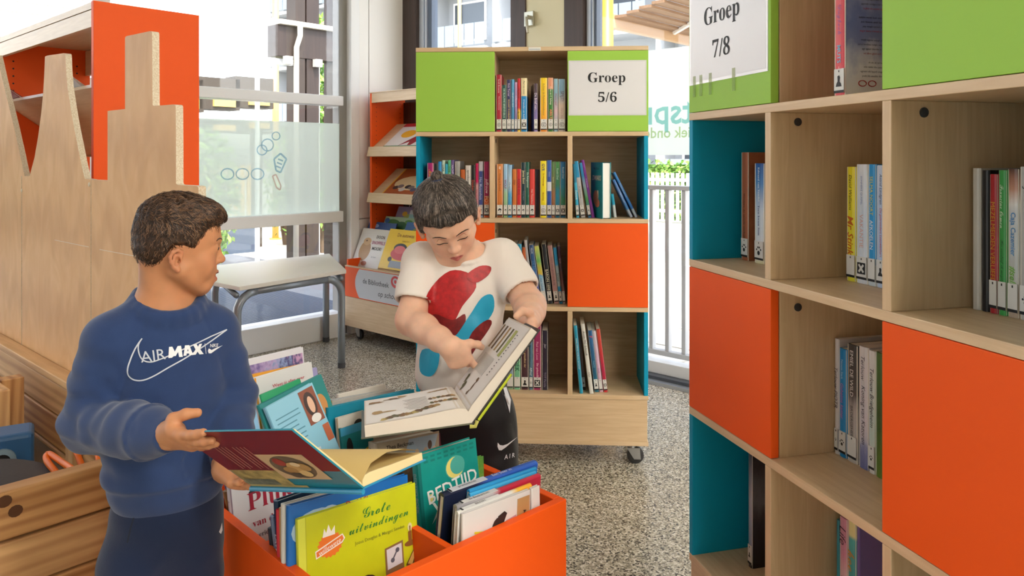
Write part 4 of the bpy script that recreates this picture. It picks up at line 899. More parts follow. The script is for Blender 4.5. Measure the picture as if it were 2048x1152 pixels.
row(M_CR, wh, .14, 0, BZ[2], [
 bz('yellow book with black and orange lettering', 1692, 1710.5, 334, [[(0, '#e4df3c'), (1, '#eedd2a')]], [('David Walliams', .93, .62, '#26262a', 'i', .5), ('Mr Stink', .57, .22, '#c8641c', 'k', .7)], k='w'),
 bz('white book with light blue leaf pattern', 1711.5, 1735, 329, [[(0, '#dfe3ea'), (.5, '#c9d6e6'), (1, '#e2e4e8')], .9, 14], [('SONNEKE QUISPEL', .9, .66, '#6f7fae', 'n', .4), ('VAKANTIE', .58, .3, '#d9a9a2', 'n', .4)], k='x'),
 bz('bright blue book with yellow and white capitals', 1735.5, 1751, 329, [[(0, '#c6d4de'), (.17, '#c6d4de'), (.175, '#1d95d6'), (1, '#1d95d6')]], [('SELMA NOORT', .9, .58, '#e3d35a', '', .6), ('AFKOELEN', .54, .3, '#f2f6fa', '', .65)], k='w'),
 bz('blue flowered book with red lettering', 1752, 1771, 331, [[(0, '#b8c9e2'), (.5, '#a9bfe0'), (1, '#c9d4e6')], .9, 16], [('Astrid Lindgren', .93, .68, '#2a2a55', 'i', .5), ('De gebroeders Leeuwenhart', .65, .25, '#b03a58', 'i', .5)], k='t')], D=.14)
row(M_CR, 'on the near bookcase', .14, 0, BZ[2], [
 bz('book turned with pale pages and black cover', 1962, 1977, 341, '#1b1b1f', h=True, k=None),
 bz('red book with ochre capitals', 1977.5, 1994.5, 349, '#a8242c', [('MEZELMEIDEN VERLIEFD', .8, .22, '#c8962e', '', .7)], k='w'),
 bz('green book with a small heart and handwriting', 1995, 2013, 341, '#3a9a4a', [('Francine Oomen', .9, .6, '#d6ecd0', 'c', .5), ('Hoe overleef ik mezelf', .52, .22, '#1f4a28', 'c', .4)], k='w'),
 bz('photograph book with blue and green lettering', 2014, 2037, 338, [[(0, '#b5a08c'), (.3, '#bfc3c0'), (.7, '#c9ccce'), (.76, '#dedcd8'), (.86, '#b98a72'), (.93, '#9a6a54'), (1, '#4a2f24')]], [('Caja Cazemier', .72, .4, '#3f86be', 'b', .55), ('#selfie', .36, .16, '#6fae3e', 'k', .6)], k='w'),
 bz('grey book with black capitals', 2038, 2068, 334, '#b5b3b0', [('JERAAK KOKIE', .92, .4, '#2a2a2c', 'i', .55)], k='p')], D=.135)
row(M_CR, '', .139, 0, BZ[2], [bz('thin white book with its page edges outward on the near bookcase', 1943, 1959, 337, '#cfccc6', h=True)], D=.135)
wh = "beside the near case's orange panel"
row(M_CR, wh, .14, 0, BZ[1], [
 bz('white book with black italic lettering', 1668.5, 1676, 678, '#d6d3d6', [('Terlouw PIOTR', .85, .3, '#2a2440', 'i', .8)], k='p'),
 bz('bright blue book with white splashes', 1677, 1692, 698, '#1789cc', [('Natasza Stark', .9, .72, '#bfe2f4', 'n', .35), ('Geheime kamer', .68, .35, '#d07ab8', 'i', .4)], k='p', h=False),
 bz('grey and black book with brushed capitals', 1693.5, 1714, 690, [[(0, '#bcb8b4'), (.45, '#a8a3a0'), (.58, '#4a4644'), (1, '#3a3634')], .15, 9], [('EMIEL DE WILD', .95, .56, '#eceae6', '', .62), ('BROERGEHEIM', .48, .2, '#26242a', '', .5)], k='w'),
 bz('white book with violet drawing at its foot', 1716.5, 1736, 694, [[(0, '#6f74a8'), (.16, '#7f84b0'), (.26, '#c9c4cc'), (1, '#d3cfcc')], .3, 12], [('Terlouw', .92, .72, '#3a3440', 'i', .6), ('Koning van Katoren', .68, .2, '#2f2a3a', 'i', .62)]),
 bz('white and mint book with italic lettering', 1736.5, 1749.5, 702, [[(0, '#d8d6d2'), (.3, '#b9cfc4'), (1, '#d9d6d2')], .2, 9], [('Terlouw Briefgeheim', .95, .28, '#2a2630', 'i', .72)], k='p'),
 bz('dark green foliage patterned book', 1750, 1766, 706, [[(0, '#5f7a2c'), (.5, '#35552a'), (1, '#4a6a34')], .7, 14])], D=.135)
wh = 'low in the near bookcase'
row(M_CR, wh, .10, 0, BZ[0], [bz('black and grey thriller in the blue cell', 1495.5, 1504, 906, [[(0, '#26262e'), (.2, '#8f98b4'), (.6, '#b4b8c8'), (1, '#4f5466')]], k='t', bk=ramp([(0, '#17171c'), (.4, '#3a3a44'), (.6, '#6f6f78'), (1, '#2a2a30')], 'z', .3, .4, 6))], D=.135)
row(M_CR, wh, .13, 0, BZ[0], [
 bz('slim teal book', 1672, 1677.5, 1040, '#2f8fa0', [('KATTEN', .6, .3, '#e4f0f0', 'n')]),
 bz('pink book with dark red lettering', 1678, 1693.5, 1036, [[(0, '#d6b9b8'), (.55, '#d9b4bc'), (.7, '#c98aa4'), (1, '#cf92a8')]], [('Life', .95, .75, '#3a1a2c', 'i', .8), ('Ik kan nog', .55, .25, '#a83a4c', 's', .5)], k='w'),
 bz('pale yellow and turquoise book', 1694.5, 1711, 1041, [[(0, '#b8c49a'), (.45, '#c4d0a4'), (.47, '#3fa6a8'), (.85, '#4fb0b0'), (.88, '#e0dc9c'), (1, '#e0dc9c')]], [('hoe', .8, .55, '#c88a2e', 'c', .8), ('kiste', .4, .2, '#4a5a4a', '', .5)], k='w'),
 bz('violet book showing its lilac cover', 1712.5, 1719, 1048, '#6f5a9c', bk=mat('#8474ba', .45)),
 ], D=.135)
# ------------------------------------------------------------------ picture books in the crate, in the boys' hands and on the rack
def art(root, W, D, H, items, part='cover_picture'):
    """flat print on the front cover (x = W face): u along y, v up"""
    b = MB(); k = 0
    for it in items:
        if it[0] == 't':
            _, tx, st, c, u, v, w_, h_ = it[:8]; a = it[8] if len(it) > 8 else 0
            T(tx, root, (W+.0012, u*D, v*H), (0, math.cos(a), math.sin(a)), (0, -math.sin(a), math.cos(a)), w_*D, h_*H, mat(c, .5), st, 'cover_lettering'); continue
        x = W+.0004+.00004*k; k += 1
        if it[0] == 'e':
            _, c, u, v, ru, rv = it[:6]; n = 18; pts = [(x, u*D+ru*D*math.cos(2*PI*i/n), v*H+rv*H*math.sin(2*PI*i/n)) for i in range(n)]
        elif it[0] == 'r':
            _, c, u0, v0, u1, v1 = it; pts = [(x, u0*D, v0*H), (x, u1*D, v0*H), (x, u1*D, v1*H), (x, u0*D, v1*H)]
        else:
            _, c, pl = it; pts = [(x, u*D, v*H) for u, v in pl]
        b.add(pts, [tuple(range(len(pts)))], c if not isinstance(c, str) else mat(c, .45))
    if b.v: b.build(part, root)
def sunburst(c, u, v, r, asp, n=18): return ('p', c, [(u+(r if k % 2 else r*.86)*math.cos(PI*k/n), v+(r if k % 2 else r*.86)*asp*math.sin(PI*k/n)) for k in range(2*n)])
def lines(c, u0, u1, v0, v1, n, seed=1):
    rr = random.Random(seed); o = []
    for k in range(n):
        v = v1+(v0-v1)*k/max(1, n-1); o.append(('r', c, u0, v-.0035, u0+(u1-u0)*rr.uniform(.75, 1), v+.0035))
    return o
def Kp(px, py, y):
    x, d, z = onwall(M_K, px, py, y); return M_K @ Vector((x, y, z))
def cbook(label, TL, TR, H, W, cover, lean=.12, spine='left', items=(), base=None, **kw):
    u = (TR-TL); D = u.length; u = u/D; up0 = (Vector((0, 0, 1))-u*u.z).normalized(); n0 = u.cross(up0)
    up = up0*math.cos(lean)-n0*math.sin(lean); n = u.cross(up)
    if spine == 'left':
        M = cols(TL-up*H-n*W, n, u, up); r = book(label, W, H, D, M, cover, hard=kw.pop('hard', True), **kw); art(r, W, D, H, items); return r
    M = cols(TL-n*W, n, -up, u); r = book(label, W, D, H, M, cover, hard=kw.pop('hard', True), **kw); return r
def KB(label, tl, tr, y, H, W, cover, **kw):
    a, b = Kp(*tl, y), Kp(*tr, y); ln = kw.get('lean', .12); D = (b-a).length; sl = abs(b.z-a.z)/D
    H = (min(a.z, b.z)-CB-.0012-W*math.sin(abs(ln)))/(math.cos(ln)*math.sqrt(1-sl*sl))      # the book stands on the crate's bottom
    if DBG: q = M_K.inverted() @ a, M_K.inverted() @ b; print('KB %-40s x %.3f-%.3f y %.3f..%.3f z %.3f H %.3f' % (label[:40], q[0].x, q[1].x, y-W, y+math.sin(ln)*-H, a.z, H))
    return cbook(label+' in the orange crate', a, b, H, W, cover, **kw)
DBG = False
YG = '#c9cf20'
# first compartment: the yellow book in front and those behind it
KB('large yellow picture book with green script title', (595, 1040), (830, 965), 0.15, .235, .012, mat(YG, .3, var=.07, vscale=14, coat=.3), lean=.13, items=[
    ('r', '#d6dd4a', .0, 0, .055, 1), ('r', '#b9bf2a', .055, 0, .062, 1),
    sunburst('#e9792b', .245, .73, .105, .95), ('p', '#f6f2ea', [(.185, .80), (.20, .87), (.215, .83), (.235, .89), (.255, .83), (.285, .87), (.285, .80)]),
    ('p', '#f1ede4', [(.125, .715), (.345, .785), (.365, .745), (.34, .715), (.13, .655)]), ('p', '#e57a35', [(.133, .707), (.343, .775), (.353, .742), (.335, .723), (.137, .666)]),
    ('t', 'willewete', 'i', '#f6f0e6', .24, .718, .18, .05, .26),
    ('t', 'Grote', 'c', '#2c7d2e', .64, .885, .24, .13), ('t', 'uitvindingen', 'c', '#2c7d2e', .66, .765, .52, .12),
    ('t', 'Jozua Douglas & Margot Senden', 'n', '#7f8a24', .66, .665, .46, .036),
    ('e', '#8a5a2a', .93, .51, .055, .024), ('r', '#8a5a2a', .912, .51, .945, .61), ('e', '#d8d39a', .93, .645, .02, .035), ('r', '#6a4420', .925, .6, .935, .655),
    ('p', '#8a6a44', [(.70, .22), (.865, .24), (.86, .56), (.695, .54)]), ('p', '#d9d6da', [(.715, .36), (.85, .375), (.846, .54), (.71, .525)]), ('p', '#5a5a66', [(.765, .42), (.81, .49), (.80, .50), (.755, .43)]), ('e', '#5a5a66', .762, .425, .018, .02), ('e', '#5a5a66', .807, .495, .018, .02),
    ('e', '#3b2020', .52, .26, .125, .13), ('e', '#b02a24', .52, .26, .115, .12), ('p', '#3b2020', [(.51, .14), (.53, .14), (.55, .38), (.53, .38)]), ('p', '#d9b8c8', [(.43, .30), (.45, .34), (.42, .35)]),
    ('p', '#6a4a22', [(.88, .34), (.96, .46), (.995, .43), (.94, .31)]), ('p', '#d8b060', [(.895, .35), (.955, .44), (.978, .42), (.935, .33)])])
KB('deep blue picture book with red lettering on top edge', (577, 1013), (815, 949), 0.163, .245, .012, '#1565b4', lean=.13, items=[('t', 'David Shannon', 'b', '#b0283e', .62, .90, .34, .05), ('e', '#a9c4dc', .22, .80, .2, .13), ('e', '#bcd2e4', .32, .83, .1, .1)])
KB('cream white picture book with a brown feather', (566, 1010), (700, 972), 0.176, .24, .012, '#d8d3cc', lean=.12, items=[('e', '#6a3a28', .34, .80, .06, .12), ('r', '#c9a070', .62, .88, .95, .98), ('e', '#2a2626', .1, .45, .03, .06)])
KB('thin book with a tan spine', (561, 1017), (600, 1005), 0.189, .235, .008, '#c99a66', lean=.11)
KB('book with a bright red spine', (555, 1021), (640, 994), 0.198, .235, .010, '#cf2e3c', lean=.11, text=[('Tomte', .7, .45, '#f0b8b0', 'n', .5)])
KB('navy blue picture book with dark cloudy cover', (552, 1004), (668, 963), 0.209, .25, .014, mat('#163a5e', .35, var=.3, vscale=18), lean=.10, text=[('LAWAAI', .8, .5, '#c9c6d8', 'b', .7)], items=[('r', '#c42a34', 0, .6, .05, .82)])
KB('grey and orange picture book with thin spine', (543, 1035), (600, 1010), 0.226, .23, .010, [[(0, '#c98a2e'), (.35, '#c98a2e'), (.5, '#7c86a4'), (1, '#6f7c9c')], .3, 6], lean=.1)
KB('small dark blue book low at the end of its row', (538, 1058), (580, 1040), 0.24, .20, .008, '#1c2636', lean=.1)
KB('small light blue book low in the corner', (541, 1074), (575, 1058), 0.252, .19, .007, '#8fb3cc', lean=.08)
# second compartment
KB('white story book with dark red serif title', (457, 953), (642, 893), .415, .27, .020, mat('#dcdde2', .35), lean=.16, text=[('Annie MG', .9, .5, '#6a4a5a', 'n', .3)], items=[
    ('r', '#8f7a8a', 0, 0, .012, 1), ('t', 'Pluk', 's', '#a3243c', .40, .72, .48, .17), ('t', 'van de Petteflet', 's', '#a3243c', .50, .525, .62, .085), ('t', 'Querido', 's', '#5a5a68', .27, .41, .26, .05), ('e', '#3a3038', .23, .80, .05, .02)])
KB('narrow brown book behind the white story book', (449, 985), (470, 975), .44, .24, .012, [[(0, '#3f5566'), (.55, '#3f5566'), (.6, '#b58a4a'), (1, '#8a6a44')]], lean=.1)
KB('slate book at the crate wall', (448, 962), (470, 950), 0.475, .25, .010, '#56628a', lean=.1)
KB('light blue book with a woman portrait and small text', (529, 817), (624, 765), 0.465, .23, .016, mat('#8cc6de', .35), lean=.30, items=[
    *lines('#4f8aa4', .10, .58, .66, .90, 9, 2), *lines('#4f8aa4', .20, .60, .52, .61, 4, 3), ('r', '#8a4a34', .66, .76, .97, .985), ('e', '#3a2420', .81, .885, .115, .08), ('e', '#e3b79c', .82, .88, .06, .055), ('e', '#e8e4e0', .82, .79, .1, .028), ('r', '#b5603c', .86, .62, .99, .73)])
KB('teal picture book with green field and cows', (515, 812), (642, 748), 0.483, .25, .014, [[(0, '#5f9a3a'), (.45, '#6fae44'), (.6, '#1f8a86'), (1, '#1a7f80')], .5, 7], lean=.26, items=[('e', '#c98a4a', .86, .82, .08, .07), ('e', '#e9e4d4', .84, .55, .06, .04), ('e', '#2a2a2a', .9, .5, .05, .04), ('e', '#c9a05c', .2, .86, .1, .05)])
KB('green backed picture book tilted against the others', (520, 790), (600, 757), 0.499, .24, .008, '#1f9a66', lean=.24)
KB('pale blue picture book beside the blue sleeve', (486, 800), (507, 792), .47, .25, .008, '#8fbfe4', lean=.1)
# third compartment
KB('white book with red title about a far country', (508, 757), (623, 724), .585, .27, .014, '#e6e4e4', lean=.12, items=[
    ('r', '#e9a02e', 0, 0, .03, 1), ('t', 'Weet jij alles over', 'n', '#c43a48', .56, .915, .56, .06), ('t', 'Amerika?', 'b', '#d2283a', .58, .825, .80, .13)], text=[('Weet', .9, .7, '#c43a48', 'n', .4)])
KB('orange book right behind the white title book', (503, 750), (612, 727), .603, .265, .010, '#eaa531', lean=.10)
KB('white picture book with a violet flower border', (487, 722), (606, 694), .635, .29, .012, mat('#e2e1e8', .4), lean=.08, items=[('p', ramp([(0, '#6a5a9c'), (.4, '#b8a4d0'), (.6, '#8fa0cc'), (.8, '#4f4a7e'), (1, '#c9a0c8')], 'y', .45, 1.0, 16), [(0.02, .86), (.98, .86), (.98, .965), (.02, .965)]), ('r', '#3a3444', .74, .62, .75, .74), ('r', '#5a4a7e', .3, .5, .36, .53), ('r', '#3a3444', .1, .4, .11, .52)])
KB('small lilac book sticking out past the white books', (610, 742), (634, 735), .66, .25, .008, '#a9a4d4', lean=.1)
# second file of the crate, far part
KB('pale wooden coloured book at the back', (676, 790), (771, 768), 0.585, .21, .012, [[(0, '#c9a274'), (.8, '#d8b48a'), (.93, '#e6e0d4'), (1, '#e6e0d4')], .15, 12], lean=.1)
KB('grey book with wavy line drawing', (664, 800), (772, 781), 0.565, .22, .012, mat('#aeb0b2', .4, var=.15, vscale=60), lean=.1)
KB('large light grey book with thin arc lines', (640, 810), (790, 778), 0.545, .24, .014, mat('#b9b5ae', .4, var=.12, vscale=40), lean=.1)
KB('large teal picture book with pale lettering', (655, 816), (828, 778), 0.455, .27, .016, mat('#1287a4', .3, var=.25, vscale=9, coat=.3), lean=.14, items=[('t', 'af', 'i', '#bfe6ee', .40, .80, .16, .14), ('e', '#d6eef2', .62, .92, .008, .008), ('e', '#d6eef2', .72, .90, .008, .008)])
KB('grey white book with pale top edge', (692, 835), (818, 800), 0.443, .25, .010, '#b5afa6', lean=.14)
KB('olive green book with thick spine', (642, 808), (664, 802), 0.505, .30, .016, '#8f7a2e', lean=.12, text=[('oo', .75, .6, '#b8402c', 'b', .8)])
KB('red backed book between olive and dark spines', (655, 840), (690, 830), 0.487, .27, .012, '#bf3a32', lean=.12)
KB('dark brown book with slim spine', (662, 836), (700, 825), 0.474, .27, .010, '#4a3a44', lean=.12)
KB('cream white book with black round emblem', (673, 837), (730, 821), 0.433, .26, .010, '#cfcac0', lean=.13, items=[('e', '#1d1d1f', .74, .88, .20, .07), ('e', '#cfcac0', .70, .855, .12, .04), ('e', '#1d1d1f', .75, .87, .1, .045), ('r', '#a08a6a', 0, 0, .03, 1)])
KB('teal picture book with black and yellow figure', (680, 858), (742, 837), 0.422, .26, .012, '#157f86', lean=.13, items=[('r', '#3a9ac0', .0, .93, 1, 1), ('e', '#1d1d22', .24, .80, .10, .1), ('p', '#5a3a30', [(.16, .74), (.34, .74), (.40, .45), (.2, .45)]), ('p', '#e3b92a', [(.62, .74), (1, .80), (1, .64), (.62, .58)]), ('p', '#1f2a3a', [(.68, .58), (1, .62), (1, .2), (.74, .2)]), ('r', '#c2303a', .5, .54, .66, .64), ('r', '#d8d4c8', .3, .3, .36, .55)])
KB('thick beige historical story book with painted crowd', (752, 888), (878, 862), 0.335, .24, .034, [[(0, '#8a7a66'), (.5, '#a8977e'), (1, '#b5a48c')], .4, 5], lean=.13, items=[('p', '#a9bccb', [(.4, .72), (.9, .8), (.98, .98), (.5, .98)]), *[('e', c, .35+.07*k, .70+.05*math.sin(k*2.1)+.02*k, .035, .045) for k, c in enumerate(['#d8b59a', '#5a4238', '#c9a68a', '#6a5248', '#dfc4a8', '#4a3830', '#cfae94', '#5f4a40', '#d6b8a0'])], ('e', '#6a5040', .36, .55, .12, .12), ('e', '#d8b394', .37, .53, .07, .08), ('e', '#4f3d34', .62, .58, .07, .07), ('t', 'Thea Beckman', 'b', '#2a2422', .36, .94, .42, .045)], text=[('Kruistocht', .95, .55, '#2f2a28', 'i', .4)])
KB('dark red glossy book behind the painted story book', (830, 884), (880, 866), 0.372, .22, .012, '#5a1f2c', lean=.1)
# second file, front part
KB('green speckled thin book', (905, 930), (967, 912), 0.212, .22, .010, ramp([(0, '#2f5a2a'), (.4, '#3f7a34'), (.6, '#8fb44a'), (1, '#5a9a40')], 'z', .4, 1.0, 26), lean=.1)
KB('turquoise bedtime story book with yellow moon', (833, 913), (951, 876), 0.185, .27, .022, mat('#18998f', .35, var=.08, vscale=20), lean=.17, text=[('BEDTIJD BOEK', .95, .45, '#8fb0ac', 'b', .5)], items=[
    ('r', '#0f6f6a', 0, 0, .05, 1), ('e', '#4fb0a2', .60, .82, .165, .095), ('e', '#f0e07a', .60, .82, .15, .085), ('e', '#4fb0a2', .645, .832, .125, .074),
    ('t', 'BEDTIJD', 'b', '#f0f2ee', .54, .665, .84, .16, .12), ('p', '#f0f2ee', [(.18, .60), (.22, .60), (.30, .52), (.15, .44), (.25, .53)]), ('e', '#e6d67a', .17, .645, .035, .03), ('e', '#d8e6e0', .89, .62, .02, .014), ('e', '#0f5f66', .74, .68, .012, .01), ('e', '#0f5f66', .36, .68, .012, .01), ('e', '#8a5a7a', .33, .66, .01, .01), ('e', '#8a5a7a', .80, .60, .01, .01),
    *[('r', '#128079', .10+.11*(k % 8), .925+.035*(k//8), .17+.11*(k % 8), .942+.035*(k//8)) for k in range(16)], ('t', 'VOOR', '', '#cfe6e0', .17, .27, .16, .04), ('t', 'JOU', '', '#cfe6e0', .19, .22, .1, .03)])
def SB(label, tl, tr, y, D, W, cover, **kw): return cbook(label+' with its spine upward in the orange crate', Kp(*tl, y), Kp(*tr, y), D, W, cover, spine='top', **kw)
r = SB('dark navy book', (889, 990), (1076, 924), 0.073, .20, .016, ramp([(0, '#17203a'), (.32, '#1a2440'), (.45, '#2c58b0'), (1, '#2a62c4')], 'z', .35), lean=-.10, hard=True)
def spinepatch(r, L, W, f0, f1, hexc, txt=None):
    b = MB(); b.box(W*.1, W*.95, -.0008, .0002, L*f0, L*f1, mat(hexc, .45)); b.box(W*.1, W*.95, -.001, -.0007, L*f0, L*f0+.004, INK); b.build('spine_label', r)
    if txt: T(txt, r, (W/2, -.0012, L*(f0+f1)/2), (0, 0, 1), (-1, 0, 0), L*(f1-f0)*.8, W*.5, INK, 'n', 'spine_lettering')
L1 = (Kp(1083, 922, .128)-Kp(889, 990, .128)).length; spinepatch(r, L1, .016, .06, .40, '#c9cdd6', 'prentenboek'); T('Een beer in', r, (.008, -.0006, L1*.56), (0, 0, 1), (-1, 0, 0), L1*.2, .008, mat('#dfe6f4', .5), 'n', 'spine_lettering')
SB('pair of sky blue book', (940, 981), (1074, 935), 0.063, .18, .009, '#2a93d0', lean=-.08, hard=False)
SB('thin bright blue book', (941, 988), (1073, 943), 0.055, .18, .007, '#3fa6dc', lean=-.08, hard=False)
r = SB('crimson picture book', (915, 1012), (1082, 949), 0.042, .19, .012, ramp([(0, '#8a8a90'), (.4, '#b8b4b8'), (.5, '#b0243c'), (1, '#c22c48')], 'z', .35), lean=-.06)
spinepatch(r, .24, .012, .05, .42, '#d3d3d4', 'de Boekentuin')
r = SB('white picture book with green edge', (917, 1025), (1064, 968), 0.031, .17, .010, ramp([(0, '#dcdcd8'), (.7, '#dcdcd8'), (.8, '#e9b53c'), (1, '#f0a92e')], 'z', .35), lean=-.05)
spinepatch(r, .19, .010, .05, .55, '#e4e4e4', 'BIKKERS')
KB('white picture book with a round photograph and yellow lettering', (926, 1029), (1060, 979), 0.022, .17, .008, '#d6d3d2', lean=.03, items=[
    ('t', 'KOEN', 'b', '#d8c62a', .17, .55, .5, .17, 1.35), ('e', '#2c2424', .50, .68, .1, .16), ('e', '#b5745a', .50, .66, .055, .09), ('p', '#2c2424', [(.56, .72), (.64, .85), (.60, .88), (.5, .85)]), ('p', '#c98a94', [(.58, .4), (.78, .5), (.78, .8), (.62, .78)]), ('p', '#b58a5a', [(.78, .55), (.99, .55), (.99, .95), (.80, .95)]), ('t', 'TOM', 'b', '#3a2a1e', .90, .75, .14, .1, 1.4), ('e', '#b8424a', .36, .4, .05, .08)])
KB('white picture book edge with yellow ring', (1063, 978), (1079, 971), 0.024, .19, .008, '#dcdad8', lean=.02, items=[('e', '#d8a92c', .55, .62, .3, .16), ('e', '#dcdad8', .55, .62, .2, .1)])
# ---- open books
def openbook(label, S, s, a, b, tk, cov_a, cov_b, pages, lift=.0):
    """S near end of the spine, s along the spine, a / b out to the two fore edges (world vectors)"""
    t = thing('open_book', label, 'book', Matrix.Translation(S)); res = {}
    for nm, v, o, cv in (('a', a, b, cov_a), ('b', b, a, cov_b)):
        n = s.cross(v).normalized(); n = n if n.dot(o) > 0 else -n
        m = MB(); e = .0025; ex = 1.02
        q = [-s*.01, s*1.01, s*1.01+v*ex, -s*.01+v*ex]
        m.add([p for p in q]+[p+n*e for p in q], [(3, 2, 1, 0), (4, 5, 6, 7), (0, 1, 5, 4), (1, 2, 6, 5), (2, 3, 7, 6), (3, 0, 4, 7)], cv); m.build('cover', t)
        prof = [(0, .0), (.012, .55), (.05, .92), (.12, 1.0), (.25, .95), (.45, .84), (.7, .76), (.985, .70)]
        vs = []; 
        for (u, h) in prof: vs += [v*u+n*(e+tk[nm]*h), v*u+n*(e+tk[nm]*h)+s]
        k = len(prof); vs += [v*.985+n*e, v*.985+n*e+s, n*e, n*e+s]; n2 = k+2
        fs = [(2*i, 2*i+1, 2*i+3, 2*i+2) for i in range(n2-1)]+[tuple(2*i for i in range(n2)), tuple(2*i+1 for i in reversed(range(n2)))]
        mm = MB(); mm.add(vs, fs, pages); mm.build('page_block', t, smooth=False)
        def at(u, w, dz=.0006, v=v, n=n, prof=prof, k=tk[nm]):
            for (u0, h0), (u1, h1) in zip(prof, prof[1:]):
                if u0 <= u <= u1: h = h0+(h1-h0)*(u-u0)/(u1-u0); break
            else: h = prof[-1][1]
            return v*u+s*w+n*(e+k*h+dz)
        res[nm] = (at, n, v)
    m = MB(); na = res['a'][1]; nb = res['b'][1]
    m.tube([-s*.01-(na+nb)*.002, s*1.01-(na+nb)*.002], .004, cov_b, 8); m.build('spine', t)
    return t, res
def blob(b, at, u, w, ru, rw, m, seed=0, n=12, jag=.35):
    rr = random.Random(seed); pts = []
    for k in range(n):
        q = 1-jag*rr.random(); pts.append(at(u+ru*q*math.cos(2*PI*k/n), w+rw*q*math.sin(2*PI*k/n)))
    b.add([at(u, w)]+pts, [(0, 1+k, 1+(k+1) % n) for k in range(n)], m)
def pstrip(b, at, u0, u1, w0, w1, m, n=6):
    vs = []
    for k in range(n+1):
        u = u0+(u1-u0)*k/n; vs += [at(u, w0), at(u, w1)]
    b.add(vs, [(2*k, 2*k+1, 2*k+3, 2*k+2) for k in range(n)], m)
# the big nature guide in the hands of the boy in white
Sg = Vector((-.0767, 1.4766, .685)); s2 = Vector((-.046, .2354, -.0278)); a2_ = Vector((-.2033, -.0428, -.0128)); b2_v = Vector((.1305, .0428, .170))
gb, g = openbook('thick open nature guide with animal pictures held by the boy in white', Sg, s2, a2_, b2_v, {'a': .030, 'b': .020}, mat('#5a5a48', .4), mat('#2a2622', .4), mat('#d9cfc2', .75))
pm_ = MB(); atA = g['a'][0]; atB = g['b'][0]
wp = mat('#e4dfda', .7); BRN = [mat(h, .7) for h in ('#8a6a44', '#6a5238', '#a98a5a', '#5f5a3a', '#b5a060')]; GRY = mat('#9a948e', .7)
pstrip(pm_, atA, .10, .97, .03, .97, wp, 9); pstrip(pm_, atB, .06, .97, .03, .97, wp, 9)
bump_ = lambda at, dz: (lambda u, w: at(u, w, dz))
tA, tB = bump_(atA, .0011), bump_(atB, .0011)
for k, (u, w, ru, rw) in enumerate([(.88, .80, .12, .06), (.70, .86, .10, .05), (.60, .90, .08, .05)]): blob(pm_, tA, u, w, ru, rw, BRN[k % 3], k, 14, .6)
blob(pm_, tA, .86, .38, .06, .07, BRN[2], 9, 12, .2); blob(pm_, tA, .76, .37, .10, .025, BRN[2], 10, 12, .3)
for k in range(10): blob(pm_, tA, .80-.055*k, .10+.018*k+.02*math.sin(k), .06, .07, BRN[(k*2+4) % 5], 20+k, 10, .5)
for k in range(9): pstrip(pm_, tA, .36, .60-.02*(k % 3), .70-.05*k, .712-.05*k, GRY, 4)
for (w0, w1) in ((.52, .62), (.35, .45)):
    for k in range(6): blob(pm_, tA, .33-.045*k, (w0+w1)/2, .035, .05, BRN[(k+int(w0*10)) % 4], 40+k, 9, .5)
for k in range(4): blob(pm_, tA, .30-.05*k, .85+.01*k, .05, .03, BRN[2], 60+k, 9, .6)
for k, (u, w, ru, rw) in enumerate([(.17, .72, .08, .06), (.25, .80, .07, .05), (.16, .42, .035, .05), (.24, .40, .07, .03), (.31, .40, .04, .05)]): blob(pm_, tB, u, w, ru, rw, BRN[3 if k < 2 else 1], 70+k, 12, .5)
for k in range(11): pstrip(pm_, tB, .36, .56, .84-.045*k, .85-.045*k, GRY, 3)
for k in range(4): pstrip(pm_, tB, .62, .90, .88-.14*k, .94-.14*k, BRN[k], 5)
for k in range(14): pstrip(pm_, tB, .40+.035*k, .412+.035*k, .22, .25, mat('#3a3634', .7), 1)
pstrip(pm_, tB, .60, .9, .30, .40, mat('#a9b06a', .7), 4)
pm_.build('page_print', gb)
lm = MB(); nb_ = g['b'][1]; lm.tube([-nb_*.004+b2_v*.06-s2*.012, -nb_*.004+b2_v*.55-s2*.012], .0028, mat('#b8c832', .4), 6); lm.tube([g['a'][2]*.03-g['a'][1]*.003-s2*.014, -s2*.02-nb_*.006, b2_v*.05-nb_*.003-s2*.014], .004, mat('#b9b45a', .4), 6); lm.build('cover_edge', gb)
# the red picture book in the hands of the boy in blue
P3 = P(725, 978, 1.10); P4 = P(505, 972, 1.20); s1 = P4-P3; va = P(590, 863, 1.0)-P3; vb = P(848, 922, 1.235)-P3
va -= s1*(va.dot(s1)/s1.length_squared); vb -= s1*(vb.dot(s1)/s1.length_squared)
RED = mat('#7a1a22', .35, coat=.2); TEAL = mat('#1f7f94', .35, coat=.2)
rbk, g1 = openbook('open picture book with dark red and teal cover held by the boy in blue', P3, s1, va, vb, {'a': .004, 'b': .016}, TEAL, mat('#2f8fb8', .35), mat('#e3cf9c', .75))
nA = -g1['a'][1]                                       # outward side of the back cover
def C1(t, al, k=1): return va*t+s1*al+nA*(.0004*k)
def quad(b, t0, t1, a0, a1, m, k=1): b.add([C1(t0, a0, k), C1(t1, a0, k), C1(t1, a1, k), C1(t0, a1, k)], [(0, 1, 2, 3)], m)
cp = MB(); quad(cp, .33, 1.02, -.01, 1.01, RED); quad(cp, .03, .33, .56, 1.0, mat('#a8955e', .45, var=.35, vscale=70), 1)
quad(cp, .05, .16, .68, .98, mat('#6a6a5a', .5, var=.4, vscale=90), 2); quad(cp, .0, .05, .45, 1.0, mat('#b8a060', .45), 2)
quad(cp, .18, .63, .15, .56, mat('#c9ab86', .5), 2)
def ell(t, al, rt, ra, m, k, n=20): cp.add([C1(t+rt*math.cos(2*PI*i/n), al+ra*math.sin(2*PI*i/n), k) for i in range(n)], [tuple(range(n))], m)
